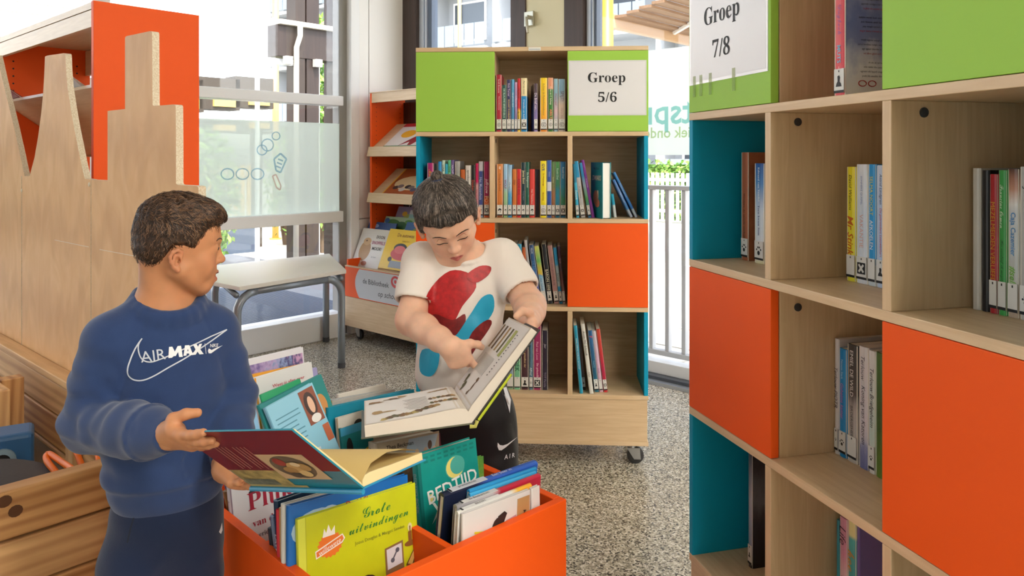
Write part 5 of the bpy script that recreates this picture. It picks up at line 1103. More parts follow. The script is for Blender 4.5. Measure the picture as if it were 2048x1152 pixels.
ell(.405, .355, .20, .17, mat('#6a5a48', .5), 3); 
for k, (t, al, rt, ra, c) in enumerate([(.50, .42, .07, .05, '#9a3a30'), (.40, .33, .10, .07, '#c9a068'), (.36, .40, .06, .06, '#a8824e'), (.30, .30, .06, .05, '#d8b880'), (.42, .25, .07, .05, '#b58f58'), (.27, .40, .05, .05, '#5a4a3a'), (.47, .30, .04, .04, '#e0c8a0')]): ell(t, al, rt, ra, mat(c, .5), 4+k*.3, 10)
LN = mat('#c9907e', .5)
for k in range(8):
    al = .84-.035*k-(.03 if k > 3 else 0); quad(cp, .36+.03*(k % 2), .76, al-.0035, al+.0035, LN, 2)
cp.build('cover_picture', rbk)
pp_ = MB(); atb = g1['b'][0]; 
pstrip(pp_, atb, .05, .97, .02, .98, mat('#dcc483', .7, var=.12, vscale=14), 9); tb_ = bump_(atb, .0011)
for k in range(6): blob(pp_, tb_, .75-.03*k, .30+.10*k, .05, .05, BRN[k % 4], 90+k, 10, .6)
pp_.build('page_print', rbk)
lp = MB()                                                 # a lifted leaf above the front half
nB = g1['b'][1]; lf = [(0, .012), (.15, .030), (.4, .036), (.7, .030), (.96, .018)]
vs = []
for u, h in lf: vs += [vb*u+nB*h, vb*u+nB*h+s1]
lp.add(vs, [(2*i, 2*i+1, 2*i+3, 2*i+2) for i in range(len(lf)-1)], mat('#d6b874', .75)); lp.build('loose_page', rbk, smooth=True)
# ---- books lying on the corner rack
def DB(label, px, py, px1, H, y, tilt, cover, items, W=.008):
    x0, d, z = onwall(M_D, px, py, y); x1 = onwall(M_D, px1, None, y)[0]
    M = M_D @ Matrix.Translation((x0, y, z)) @ Matrix.Rotation(-tilt, 4, 'X')
    M = M @ cols((0, 0, 0), (0, -1, 0), (1, 0, 0), (0, 0, 1)) @ Matrix.Translation((-.0, 0, 0))
    bx('bin_step', dk, x0, x1, y-.004, y+.012, z-.012, z-.001, MAPLE['x'])
    D = x1-x0; r = book(label+' on the corner display rack', W, H, D, M, cover, hard=True); art(r, W, D, H, items); return r
def trayY(k): return trays[k]
for k, (lb, p0, p1, py, cover, items) in enumerate([
    ('white picture book with red animal and yellow sun', 765, 846, 289, '#dcd8d2', [('r', '#b8242c', 0, .86, 1, 1), ('e', '#e9a92c', .34, .55, .17, .16), ('p', '#8f1f24', [(.36, .06), (.5, .3), (.62, .48), (.8, .58), (.88, .75), (.95, .74), (.93, .6), (.9, .5), (.76, .3), (.66, .08), (.58, .08), (.56, .22)]), ('r', '#3f7a4a', 0, 0, 1, .07), ('t', 'Heeft een kangoeroe', 'n', '#3a3a3a', .62, .80, .6, .05)]),
    ('brown orange picture book with painted crowd', 764, 848, 382, '#a8562c', [('r', '#e6b02c', 0, 0, .03, 1), ('e', '#e9c99a', .5, .45, .42, .28), ('t', 'Voor', 'c', '#f0b43c', .66, .82, .5, .1), ('t', 'HAAS', 'b', '#f0b43c', .66, .70, .5, .09), *[('e', c, .2+.09*q, .26+.07*math.sin(q*2.3), .07, .07) for q, c in enumerate(['#4a3a3a', '#7a6a6a', '#c9c0b8', '#3a3034', '#8a7a72', '#5f5a70', '#d8d0c8', '#463a38'])], ('e', '#e0c83a', .86, .3, .09, .14)])]):
    zz = trays[k]; x0, d, _ = onwall(M_D, p0, None, .20); x1 = onwall(M_D, p1, None, .20)[0]; W = .008; D = x1-x0
    M = M_D @ Matrix.Translation((0, .19, zz)) @ Matrix.Rotation(math.radians(38), 4, 'X') @ Matrix.Translation((x0, .016, .0048)) @ cols((0, 0, 0), (0, 0, 1), (1, 0, 0), (0, 1, 0))
    r = book(lb+' on the corner display rack', W, .27, D, M, cover, hard=True); art(r, W, D, .27, items)
DB('white picture book with a brown animal and bold title', 703, 531, 757, .27, .10, .40, '#d8d5cf', [('e', '#b08a5c', .33, .42, .2, .26), ('e', '#c9a478', .33, .66, .14, .1), ('e', '#6a4a30', .30, .68, .03, .02), ('e', '#d8b8b0', .2, .1, .12, .06), ('e', '#a9705a', .44, .1, .1, .06), ('t', 'DOON', 'b', '#2a2a2c', .76, .80, .3, .085), ('t', 'SNOFFELS', 'b', '#b03a6c', .74, .65, .5, .085), ('t', 'MOOR!', 'b', '#2a2a2c', .74, .50, .38, .085), ('t', 'Jan Fopsen', 'n', '#6a6a6a', .72, .28, .3, .04)])
DB('bright yellow picture book with red toy car', 757, 536, 822, .27, .085, .40, '#e6bf1c', [('t', 'De autowas', 'n', '#8a5a1a', .55, .86, .62, .09), ('e', '#c94f58', .55, .40, .30, .16), ('e', '#2b2b30', .5, .54, .2, .12), ('e', '#d86a70', .5, .50, .17, .1), ('r', '#8a93a0', .3, .05, .9, .22), ('e', '#2b2b30', .28, .25, .06, .06), ('t', 'Saskia Tom', 'n', '#a8801a', .6, .72, .3, .04)])
DB('blue picture book behind the white animal book', 715, 520, 770, .28, .15, .40, '#2b4f8a', [('e', '#8fb0d8', .3, .9, .1, .05)])
DB('green jungle picture book', 745, 515, 806, .30, .20, .42, '#a9c4a0', [('e', '#3f7a3a', .3, .86, .22, .08), ('e', '#2f6a34', .6, .80, .2, .1), ('e', '#5f9a4a', .8, .9, .12, .05), ('e', '#3f6fae', .1, .9, .08, .06)])
DB('dark blue animal picture book', 790, 525, 850, .28, .17, .40, '#2f5f9c', [('e', '#8a9a4a', .5, .8, .22, .08), ('e', '#c9a03a', .6, .6, .1, .06)])
DB('pale turquoise picture book', 795, 505, 850, .30, .23, .42, '#9cc6c8', [('e', '#6fa6b8', .5, .85, .3, .06), ('r', '#d8dce0', 0, .9, 1, 1)])
DB('mauve picture book with green figure', 772, 492, 822, .29, .27, .42, '#9a8fb0', [('e', '#b8c46a', .5, .72, .16, .1), ('e', '#e9b83c', .35, .82, .1, .06)])
DB('black edged picture book with red monster', 803, 472, 850, .27, .33, .40, '#c9ccd6', [('r', '#2a2426', 0, 0, .06, 1), ('e', '#c4302c', .5, .72, .28, .2), ('e', '#c4302c', .5, .5, .3, .2), ('e', '#2a2426', .4, .8, .07, .05), ('e', '#e9e4da', .4, .8, .03, .025), ('e', '#e6b83c', .62, .7, .05, .04)])
DB('pale pink book at the back', 806, 455, 850, .26, .37, .40, '#d3b9bf', [])
# books on the far side of the shelf unit behind the plywood
def HB(label, px, py, w, h, cover, y=.045):
    x, d, z = onwall(M_S, px, py, y); sl = math.atan2(.22, SD-.045)
    M = M_S @ Matrix.Translation((x, .018, 1.44+.0185)) @ Matrix.Rotation(-sl, 4, 'X') @ Matrix.Translation((0, -.05, .0012)) @ cols((0, 0, 0), (0, 0, 1), (1, 0, 0), (0, 1, 0))
    return book(label, .008, h, w, M, cover, hard=True)
HB('dark red book lying on the slanted tray behind the plywood screen', 22, 175, .20, .24, '#8f1d2a'); HB('pale grey book lying on the slanted tray beside the orange side panel', 142, 150, .17, .22, '#c9ccd2')
# ------------------------------------------------------------------ people: bodies grown as one continuous surface (signed distances -> surface nets)
def V3(*a): return np.array(a if len(a) == 3 else tuple(a[0]), dtype=np.float32)
class Sdf:
    def __init__(s): s.ops = []
    def cap(s, a, b, ra, rb, k=.01, op='u', flat=None):
        """round cone; flat=(axis, factor) squashes it across an axis"""
        a = V3(a); b = V3(b); ab = b-a; L2 = float(ab@ab)+1e-12; m = max(ra, rb)
        if flat is not None:
            ax = V3(flat[0]); ax = ax/np.linalg.norm(ax); fk = flat[1]
        def f(P):
            Q = P-a
            if flat is not None:
                c = (a+b)/2-a; Q = Q-c; d = Q@ax; Q = Q+np.outer(d, ax)*(1/fk-1); Q = Q+c
            t = np.clip((Q@ab)/L2, 0, 1); d = np.linalg.norm(Q-t[:, None]*ab, axis=1)-(ra+(rb-ra)*t)
            return d*(min(1, flat[1]) if flat is not None else 1)
        s.ops.append((f, k, op, np.minimum(a, b)-m*1.4, np.maximum(a, b)+m*1.4)); return s
    def chain(s, pts, k=.01, op='u', flat=None):
        for (p, r), (q, r2) in zip(pts, pts[1:]): s.cap(p, q, r, r2, k, op, flat)
        return s
    def ell(s, c, r, M=None, k=.01, op='u'):
        c = V3(c); r = V3(r); Rm = np.eye(3, dtype=np.float32) if M is None else np.array(M, dtype=np.float32)
        def f(P):
            q = (P-c)@Rm; k0 = np.linalg.norm(q/r, axis=1); k1 = np.linalg.norm(q/(r*r), axis=1)+1e-9
            return k0*(k0-1)/k1
        m = float(r.max()); s.ops.append((f, k, op, c-m, c+m)); return s
    def plane(s, p, n, k=.002, op='i'):
        p = V3(p); n = V3(n); n = n/np.linalg.norm(n)
        s.ops.append((lambda P: (P-p)@n, k, op, None, None)); return s
    def fn(s, f, lo=None, hi=None, k=.0, op='f'):
        s.ops.append((f, k, op, None if lo is None else V3(lo), None if hi is None else V3(hi))); return s
    def __call__(s, P, band):
        d = np.full(len(P), .2, dtype=np.float32)
        for f, k, op, lo, hi in s.ops:
            if lo is not None:
                mg = k+band; m = np.all((P > lo-mg) & (P < hi+mg), axis=1)
                if not m.any(): continue
                idx = np.nonzero(m)[0]; Q = P[idx]; a = d[idx]
            else: idx = slice(None); Q = P; a = d
            if op == 'f': d[idx] = f(Q, a); continue
            b = f(Q).astype(np.float32)
            if op == 'u':
                h = np.maximum(k-np.abs(a-b), 0)/max(k, 1e-6); d[idx] = np.minimum(a, b)-h*h*k*.25
            elif op == 'i':
                h = np.maximum(k-np.abs(a-b), 0)/max(k, 1e-6); d[idx] = np.maximum(a, b)+h*h*k*.25
            else:
                b = -b; h = np.maximum(k-np.abs(a-b), 0)/max(k, 1e-6); d[idx] = np.maximum(a, b)+h*h*k*.25
        return d
def nets(sd, lo, hi, h):
    lo = V3(lo); hi = V3(hi); c = 4; hc = h*c
    n = np.ceil((hi-lo)/hc).astype(int)+1
    g = np.stack(np.meshgrid(*[lo[i]+hc*(np.arange(n[i])+.5-.5/c) for i in range(3)], indexing='ij'), -1).reshape(-1, 3).astype(np.float32)
    dc = sd(g, hc*2.5).reshape(n)
    D = np.repeat(np.repeat(np.repeat(dc, c, 0), c, 1), c, 2)
    act = np.abs(dc) < hc*2.3
    I = np.argwhere(act)
    off = np.stack(np.meshgrid(*[np.arange(c)]*3, indexing='ij'), -1).reshape(-1, 3)
    J = (I[:, None, :]*c+off[None]).reshape(-1, 3)
    P = (lo+J*h).astype(np.float32)
    D[J[:, 0], J[:, 1], J[:, 2]] = sd(P, h*3)
    S = D < 0; N = D.shape
    cnt = np.zeros([x-1 for x in N], np.float32); acc = np.zeros([x-1 for x in N]+[3], np.float32)
    sl = lambda o, ax=None: tuple(slice(o[i], N[i]-1+o[i]) for i in range(3))
    for ax in range(3):
        for u in (0, 1):
            for v in (0, 1):
                o = [0, 0, 0]; o[(ax+1) % 3] = u; o[(ax+2) % 3] = v; o2 = list(o); o2[ax] = 1
                a = D[sl(o)]; b = D[sl(o2)]; m = (a < 0) != (b < 0)
                t = np.where(m, a/(a-b+1e-12*(a == b)), 0); cnt += m
                for i in range(3): acc[..., i] += np.where(m, (t if i == ax else o[i]), 0)
    M = cnt > 0; idx = np.full(M.shape, -1, np.int64); k = int(M.sum()); idx[M] = np.arange(k)
    base = np.argwhere(M); vs = lo+(base+acc[M]/cnt[M][:, None])*h
    F_ = []
    for ax in range(3):
        b1, b2_ = (ax+1) % 3, (ax+2) % 3
        s0 = [slice(1, -1)]*3; s0[ax] = slice(0, -1); s1 = list(s0); s1[ax] = slice(1, None)
        A = S[tuple(s0)]; B = S[tuple(s1)]; X = np.argwhere(A != B)
        if not len(X): continue
        X0 = X.copy(); X0[:, b1] += 1; X0[:, b2_] += 1
        def at(d1, d2):
            Y = X0.copy(); Y[:, b1] += d1; Y[:, b2_] += d2; return idx[Y[:, 0], Y[:, 1], Y[:, 2]]
        q = np.stack([at(-1, -1), at(0, -1), at(0, 0), at(-1, 0)], 1)
        fl = A[tuple(X.T)]; q[~fl] = q[~fl][:, ::-1]; F_.append(q)
    F_ = np.concatenate(F_); F_ = F_[(F_ >= 0).all(1)]
    return vs, F_
def mesh_np(name, parts, mats, parent=None, smooth=True, midx=None):
    vs = np.concatenate([p[0] for p in parts]); o = 0; fs = []
    for v, f in parts: fs.append(f+o); o += len(v)
    fs = np.concatenate(fs); me = bpy.data.meshes.new(name)
    me.vertices.add(len(vs)); me.vertices.foreach_set('co', vs.astype(np.float32).ravel())
    me.loops.add(fs.size); me.loops.foreach_set('vertex_index', fs.ravel().astype(np.int32))
    me.polygons.add(len(fs)); me.polygons.foreach_set('loop_start', np.arange(0, fs.size, 4, dtype=np.int32)); me.polygons.foreach_set('loop_total', np.full(len(fs), 4, np.int32))
    for m in mats: me.materials.append(m)
    if midx is not None: me.polygons.foreach_set('material_index', midx.astype(np.int32))
    me.update(calc_edges=True); me.validate()
    if smooth: me.polygons.foreach_set('use_smooth', [True]*len(me.polygons))
    ob = bpy.data.objects.new(name, me); COL.objects.link(ob)
    if parent: ob.parent = parent
    return ob
def smooth01(x): x = np.clip(x, 0, 1); return x*x*(3-2*x)
def unit(v): v = V3(v); return v/np.linalg.norm(v)
# ---- a child's head in its own frame: x to its side, y forward, z up; s scales it
def head_frame(c, f, u):
    f = Vector(f).normalized(); u = Vector(u); u = (u-f*u.dot(f)).normalized(); x = f.cross(u)
    return cols(c, x, f, u)
def add_head(sd, M, smile=0., lids=1, s=1.0):
    Rm = np.array(M.to_3x3()); o = V3(M.translation)
    def w(x, y, z): return V3(M @ Vector((x*s, y*s, z*s)))
    def E(c, r, k=.02, op='u', rot=None):
        R2 = Rm if rot is None else np.array((M.to_3x3() @ rot)); sd.ell(w(*c), [q*s for q in r], R2, k*s, op)
    E((0, -.007, .024), (.0715, .079, .072), .0)
    E((0, -.026, .000), (.060, .056, .062), .02)
    E((0, .022, -.022), (.0545, .056, .070), .025)
    E((0, .036, .030), (.0535, .040, .044), .025)
    for q in (-1, 1):
        sd.cap(w(q*.046, .004, -.052), w(q*.014, .050, -.088), .017*s, .014*s, .025*s)
        E((q*.033, .048, -.029), (.021, .019, .021), .018)
        E((q*.028, .053, -.048), (.016, .014, .018), .018)
    E((0, .056, -.086), (.019, .017, .015), .018)
    E((0, .066, -.060), (.021, .015, .021), .018)
    # brow ridge and eye hollows
    for q in (-1, 1):
        sd.cap(w(q*.012, .076, .014), w(q*.042, .062, .014), .005*s, .004*s, .014*s)
        E((q*.031, .0865, -.0035), (.0155, .012, .0105), .012, 's')
        E((q*.0305, .0625, -.004), (.0150, .0142, .0130), .006)
    # nose
    sd.cap(w(0, .071, .006), w(0, .0865, -.026), .0055*s, .0075*s, .012*s)
    E((0, .0890, -.030), (.0088, .0080, .0075), .007)
    for q in (-1, 1):
        E((q*.0095, .0815, -.0325), (.0065, .0075, .006), .006)
        E((q*.0052, .0855, -.0388), (.0030, .004, .0028), .003, 's')
    # mouth
    E((0, .083, -.0525), (.0035, .006, .008), .006, 's')
    sd.cap(w(-.017, .0715, -.0590), w(0, .0805, -.0575), .0028*s, .0048*s, .004*s); sd.cap(w(.017, .0715, -.0590), w(0, .0805, -.0575), .0028*s, .0048*s, .004*s)
    sd.cap(w(-.015, .0705, -.0665-smile), w(0, .0785, -.0685-smile), .003*s, .0055*s, .004*s); sd.cap(w(.015, .0705, -.0665-smile), w(0, .0785, -.0685-smile), .003*s, .0055*s, .004*s)
    for q in (-1, 1): sd.cap(w(q*.021, .0685, -.0615), w(0, .0865, -.0625-smile*.5), .0012*s, (.0016+smile*.5)*s, .003*s, 's')
    # ears: thin shell, raised rim, lobe and a hollow
    e_ = .78; ep = lambda q, x, y, z: (q*x, -.008+(y+.008)*e_, -.027+(z+.016)*e_)
    for q in (-1, 1):
        rot = Matrix.Rotation(q*-.42, 3, 'Z') @ Matrix.Rotation(-.18, 3, 'X')
        E(ep(q, .0725, -.010, -.016), (.0050, .0155*e_, .0255*e_), .005, 'u', rot)
        sd.chain([(w(*ep(q, hx_-.002, hy_, hz_)), hr_*s*.92) for hx_, hy_, hz_, hr_ in ((.0735, .005, -.006, .003), (.0765, .003, .007, .0034), (.0810, -.008, .0125, .0036), (.0850, -.020, .007, .0036), (.0855, -.0255, -.006, .0036), (.0830, -.022, -.020, .0036), (.0785, -.012, -.034, .0045), (.0745, -.003, -.042, .0055), (.0725, .001, -.036, .004))], .004*s)
        E(ep(q, .0790, -.007, -.017), (.0080, .0062, .0088), .002, 's', rot)
        sd.cap(w(*ep(q, .0785, -.016, .002)), w(*ep(q, .079, -.015, -.022)), .0024*s, .0024*s, .002*s)
    return w
def add_hand(sd, wr, d, n, side, curls, thumb, sc=1.0, spread=.10, palm=(.052, .0105)):
    """wr wrist, d pointing way, n palm-facing way, side +1 / -1: which way the thumb lies (across = d x n * side); curls: per finger bends in radians"""
    wr = V3(wr); d = unit(d); n = V3(n); n = n-d*(n@d); n = n/np.linalg.norm(n); ac = np.cross(d, n)*side
    L = palm[0]*sc; tips = []
    def rot(v, ax, a): return v*math.cos(a)+np.cross(ax, v)*math.sin(a)+ax*(ax@v)*(1-math.cos(a))
    offs = [.0195, .0065, -.0065, -.0185]; lens = [(.024, .015, .013), (.027, .017, .013), (.025, .016, .013), (.019, .013, .011)]
    for i in range(4):
        kb = wr+d*(L*(1.0 if i < 3 else .92)-.003*sc*abs(i-1))+ac*offs[i]*sc
        sd.cap(wr+ac*offs[i]*.55*sc, kb, .0125*sc, .0098*sc, .012*sc)
    sd.cap(wr+ac*.012*sc+d*.008*sc, wr+ac*.024*sc+d*L*.55+n*.004*sc, .012*sc, .011*sc, .012*sc)
    bend_axis = np.cross(d, n)
    for i in range(4):
        p = wr+d*(L*(1.0 if i < 3 else .92)-.003*sc*abs(i-1))+ac*offs[i]*sc
        v = rot(d, n, spread*(1.5-i)*side*-.35) if spread else d; r = (.0078, .0078, .0075, .0066)[i]*sc; ax = bend_axis
        for j in range(3):
            v = rot(v, ax, curls[i][j]); q = p+v*lens[i][j]*sc; r2 = r*.93
            sd.cap(p, q, r, r2, .0032*sc); p = q; r = r2
        tips.append((p, v))
    t0 = wr+d*.012*sc+ac*.018*sc+n*.003*sc; p = t0; r = .0105*sc
    for (v, l) in thumb:
        v = unit(v[0]*d+v[1]*ac+v[2]*n); q = p+v*l*sc; r2 = r*.88; sd.cap(p, q, r, r2, .005*sc); p = q; r = r2
    return tips, p
def skin_mat(name, base, lip):
    m, t, b = newmat(name); N = t.nodes.new; L = t.links.new
    b.inputs['Base Color'].default_value = lin(base); b.inputs['Roughness'].default_value = .48; b.inputs['Specular IOR Level'].default_value = .35
    b.inputs['Subsurface Weight'].default_value = .18; b.inputs['Subsurface Radius'].default_value = (1, .35, .2); b.inputs['Subsurface Scale'].default_value = .006
    tc = N('ShaderNodeTexCoord'); n = N('ShaderNodeTexNoise'); n.inputs['Scale'].default_value = 55; n.inputs['Detail'].default_value = 4; L(tc.outputs['Object'], n.inputs['Vector'])
    r = N('ShaderNodeValToRGB'); c = lin(base); e = r.color_ramp.elements; e[0].position = .3; e[1].position = .75
    e[0].color = tuple(x*.93 for x in c[:3])+(1,); e[1].color = (min(1, c[0]*1.06), c[1]*1.02, c[2]*1.0, 1); L(n.outputs['Fac'], r.inputs[0])
    at = N('ShaderNodeAttribute'); at.attribute_name = 'tint'; mx = N('ShaderNodeMix'); mx.data_type = 'RGBA'; L(at.outputs['Fac'], mx.inputs[0]); L(r.outputs[0], mx.inputs[6]); mx.inputs[7].default_value = lin(lip)
    L(mx.outputs[2], b.inputs['Base Color']); return m
def tint_lips(ob, M, s=1.0, smile=0.):
    """natural redder skin of lips, cheeks, nose and ears as a mesh attribute"""
    me = ob.data; n = len(me.vertices); co = np.empty(n*3, np.float32); me.vertices.foreach_get('co', co); co = co.reshape(-1, 3)
    Mi = np.array(M.inverted()); q = (co@Mi[:3, :3].T+Mi[:3, 3])/s
    v = np.zeros(n, np.float32); x, y, z = q.T
    l = np.maximum(0, 1-((x/.0185)**2+((z+.0625+smile*.5)/(.0098+smile*.6-.004*np.abs(x)/.018))**2)); v = np.maximum(v, smooth01(l*3.0)*.85*(y > .064))
    for sx in (-1, 1):
        v = np.maximum(v, .14*np.exp(-(((x-sx*.036)/.018)**2+((z+.034)/.016)**2))*(y > .03)); v = np.maximum(v, .18*smooth01((np.abs(x)-.071)/.006)*(np.abs(z+.027) < .04)*(np.abs(y+.014) < .03))
    v = np.maximum(v, .14*np.exp(-((x/.010)**2+((z+.031)/.010)**2))*(y > .07))
    a = me.attributes.new('tint', 'FLOAT', 'POINT'); a.data.foreach_set('value', v)
def hair_mat(name, c1, c2, rough=.42):
    m, t, b = newmat(name); N = t.nodes.new; L = t.links.new
    tc = N('ShaderNodeTexCoord'); n = N('ShaderNodeTexNoise'); n.inputs['Scale'].default_value = 160; n.inputs['Detail'].default_value = 2; L(tc.outputs['Object'], n.inputs['Vector'])
    r = N('ShaderNodeValToRGB'); e = r.color_ramp.elements; e[0].position = .35; e[1].position = .68; e[0].color = lin(c1); e[1].color = lin(c2); L(n.outputs['Fac'], r.inputs[0])
    L(r.outputs[0], b.inputs['Base Color']); b.inputs['Roughness'].default_value = rough; b.inputs['Specular IOR Level'].default_value = .45
    b.inputs['Anisotropic'].default_value = .5; return m
def strands(name, M, s, mesh, m, n, flow, length, seed, parent, lift=.25, wave=.0, wid=.0007, keep=None):
    """thin tapered locks lying along the hair surface"""
    rr = np.random.RandomState(seed); vs, fs = mesh
    tri = vs[fs]; cen = tri.mean(1); nr = np.cross(tri[:, 1]-tri[:, 0], tri[:, 3]-tri[:, 0]); ar = np.linalg.norm(nr, axis=1); nr = nr/(ar[:, None]+1e-12)
    Mi = np.array(M.inverted()); loc = (cen@Mi[:3, :3].T+Mi[:3, 3])/s; R3 = np.array(M.to_3x3())
    ok = keep(loc); p = ar*ok; p = p/p.sum(); pick = rr.choice(len(cen), n, p=p)
    tree = BVHTree.FromPolygons([tuple(v) for v in vs], [tuple(f) for f in fs])
    V = []; FA = []; MI = []
    for i in pick:
        P0 = cen[i]+rr.normal(0, .0008, 3); q = loc[i]; N0 = nr[i]; L = length(q)*rr.uniform(.7, 1.15)*s; pts = [P0]; d = None; ph = rr.uniform(0, 6.28); k = 5
        cur = P0.copy(); Nn_ = N0; lf = lift*rr.uniform(.3, 1.6)
        for j in range(k):
            ql = ((cur@Mi[:3, :3].T)+Mi[:3, 3])/s; fd = flow(ql, rr); fd = R3@fd; fd = fd-Nn_*(fd@Nn_); l = np.linalg.norm(fd); 
            if l < 1e-6: break
            fd /= l; sd_ = np.cross(Nn_, fd)
            cur = cur+fd*L/k+sd_*wave*L/k*math.sin(ph+j*1.5)
            hit, hn, _, dist = tree.find_nearest(Vector(cur))
            if hit is not None:
                Nn_ = np.array(hn); Nn_ = Nn_ if Nn_@N0 > -.2 else N0; target = np.array(hit)+Nn_*(.0006+lf*.004*math.sin(PI*(j+1)/k*.8)); cur = target
            pts.append(cur.copy())
        if len(pts) < 3: continue
        o = len(V); kk = len(pts)
        for j, c_ in enumerate(pts):
            t = pts[min(j+1, kk-1)]-pts[max(j-1, 0)]; sd_ = np.cross(t, Nn_); sd_ = sd_/(np.linalg.norm(sd_)+1e-9); wj = wid*s*(1.0-(j/(kk-1))**2*.85)*rr.uniform(.8, 1.2)
            V += [c_-sd_*wj, c_+Nn_*wj*.8, c_+sd_*wj]
        mi_ = rr.randint(3)
        for j in range(kk-1):
            MI += [mi_, mi_]; a = o+3*j; FA += [(a, a+1, a+4, a+3), (a+1, a+2, a+5, a+4)]
    ob = mesh_np(name, [(np.array(V), np.array(FA))], m if isinstance(m, list) else [m], parent, midx=np.array(MI) if isinstance(m, list) else None); ob['kind'] = 'stuff'; return ob
def project(ob_tree, pts, dirv, off, origin_back=.5):
    """drop points onto a cloth surface along dirv, lifted by off"""
    o = []
    for p in pts:
        h, n, i, dd = ob_tree.ray_cast(Vector(p)-dirv*origin_back, dirv)
        o.append((h-dirv*off) if h is not None else Vector(p))
    return o
def decal_faces(pts, fs, maxl=.008):
    """split big letter faces so that they can follow a curved cloth"""
    bm_ = bmesh.new(); vv = [bm_.verts.new(p) for p in pts]
    for f in fs:
        try: bm_.faces.new([vv[i] for i in f])
        except ValueError: pass
    bmesh.ops.triangulate(bm_, faces=bm_.faces[:])
    for _ in range(5):
        es = [e for e in bm_.edges if e.calc_length() > maxl]
        if not es: break
        bmesh.ops.subdivide_edges(bm_, edges=es, cuts=1); bmesh.ops.triangulate(bm_, faces=[f for f in bm_.faces if len(f.verts) > 3])
    bm_.verts.index_update(); p = [v.co.copy() for v in bm_.verts]; f = [tuple(v.index for v in q.verts) for q in bm_.faces]; bm_.free(); return p, f
def fold(amp, fr, ax, seed, lo=None, hi=None, mask=None):
    """soft cloth folds running across axis ax"""
    ax = unit(ax); rs = np.random.RandomState(seed); a1 = rs.normal(size=3); a1 -= ax*(a1@ax); a1 /= np.linalg.norm(a1); ph = rs.uniform(0, 6, 4)
    def f(P, d):
        t = P@ax.astype(np.float32); c = P@a1.astype(np.float32)
        wv = np.sin(fr*(t+.022*np.sin(c*34+ph[0])+.012*np.sin(c*71+ph[1]))+ph[2])*(.45+.55*np.sin(c*41+t*23+ph[3]))+.5*np.sin(fr*.55*(t+.03*np.sin(c*27+ph[3]))+ph[1])
        m = 1 if mask is None else mask(P)
        return d+amp*wv*m
    return f
def ball(c, r):
    c = V3(c); return lambda P: np.exp(-(np.linalg.norm(P-c, axis=1)/r)**2)
def cloth_patch(name, tree, pts, m, par, off=.0010, z=0):
    """a printed shape on cloth: outline measured in the photograph, laid onto the shirt"""
    bm_ = bmesh.new(); vv = [bm_.verts.new((x, y, 0)) for x, y in pts]; bm_.faces.new(vv); bmesh.ops.triangulate(bm_, faces=bm_.faces[:])
    for _ in range(5):
        es = [e for e in bm_.edges if e.calc_length() > 7]
        if not es: break
        bmesh.ops.subdivide_edges(bm_, edges=es, cuts=1); bmesh.ops.triangulate(bm_, faces=[f for f in bm_.faces if len(f.verts) > 3])
    bm_.verts.index_update(); o = []; ok = True
    for v in bm_.verts:
        h = tree.ray_cast(CAM, ray(v.co.x, v.co.y).normalized()); o.append(h[0]+h[1]*(off+z) if h[0] is not None else None)
    fs = [tuple(v.index for v in f.verts) for f in bm_.faces]; fs = [f for f in fs if all(o[i] is not None for i in f) and max((o[f[0]]-o[f[1]]).length, (o[f[1]]-o[f[2]]).length) < .04]; bm_.free()
    MB().add([p if p is not None else Vector() for p in o], fs, m).build(name, par)
def mkbody(u, n, O):
    u, n, O = Vector(u).normalized(), Vector(n).normalized(), Vector(O)
    L = lambda a, b, z: Vector((O.x, O.y, 0))+u*a+n*b+Vector((0, 0, z))
    R3 = np.array([[u.x, n.x, 0], [u.y, n.y, 0], [0, 0, 1]], dtype=np.float32)
    return L, R3
def skull(M, s):
    sd = Sdf(); Rm = np.array(M.to_3x3())
    for c, r, k in (((0, -.007, .024), (.0715, .079, .072), 0), ((0, -.026, .0), (.060, .056, .062), .02), ((0, .022, -.022), (.0545, .056, .070), .025), ((0, .036, .030), (.0535, .040, .044), .025)):
        sd.ell(V3(M @ Vector([q*s for q in c])), [q*s for q in r], Rm, k*s)
    return sd
def locals_(M, s):
    Mi = np.array(M.inverted()); return lambda P: (P@Mi[:3, :3].T.astype(np.float32)+Mi[:3, 3].astype(np.float32))/s
def face_line(tree, M, s, pts, r, m, name, par, off=.0003, tap=True):
    o = []
    for p in pts:
        w = M @ Vector([q*s for q in p]); h, nn, _, _ = tree.find_nearest(w); o.append(h+nn*off)
    k = len(o); rr = [r*s*(.35+.65*math.sin(PI*(i+.6)/(k+.2))) if tap else r*s for i in range(k)]
    return MB().tube(o, rr, m, 6).build(name, par, smooth=True)
def lens(cx, w0, zc, rise, y, n=7): return [(cx+w0*(2*i/(n-1)-1), y, zc+rise*(1-(2*i/(n-1)-1)**2)) for i in range(n)]
def shoe(par, p, d, m1, m2):
    d = Vector(d).normalized(); x = d.cross(Vector((0, 0, 1)))
    sd = Sdf(); a = p-d*.045; b = p+d*.085
    sd.cap(a+Vector((0, 0, .036)), b+Vector((0, 0, .030)), .036, .033, .02).cap(a+Vector((0, 0, .05)), p+Vector((0, 0, .075)), .034, .036, .02).plane((0, 0, .012), (0, 0, -1), .006)
    v, f = nets(sd, V3(p)-.15, V3(p)+np.array([.15, .15, .13]), .006); o = mesh_np('shoe', [(v, f)], [m1], par)
    so = Sdf().cap(a+Vector((0, 0, .02)), b+Vector((0, 0, .02)), .039, .036, .02).plane((0, 0, .018), (0, 0, 1), .004).plane((0, 0, .0015), (0, 0, -1), .003)
    v, f = nets(so, V3(p)-.16, V3(p)+np.array([.16, .16, .05]), .006); mesh_np('sole', [(v, f)], [m2], o)
    return o
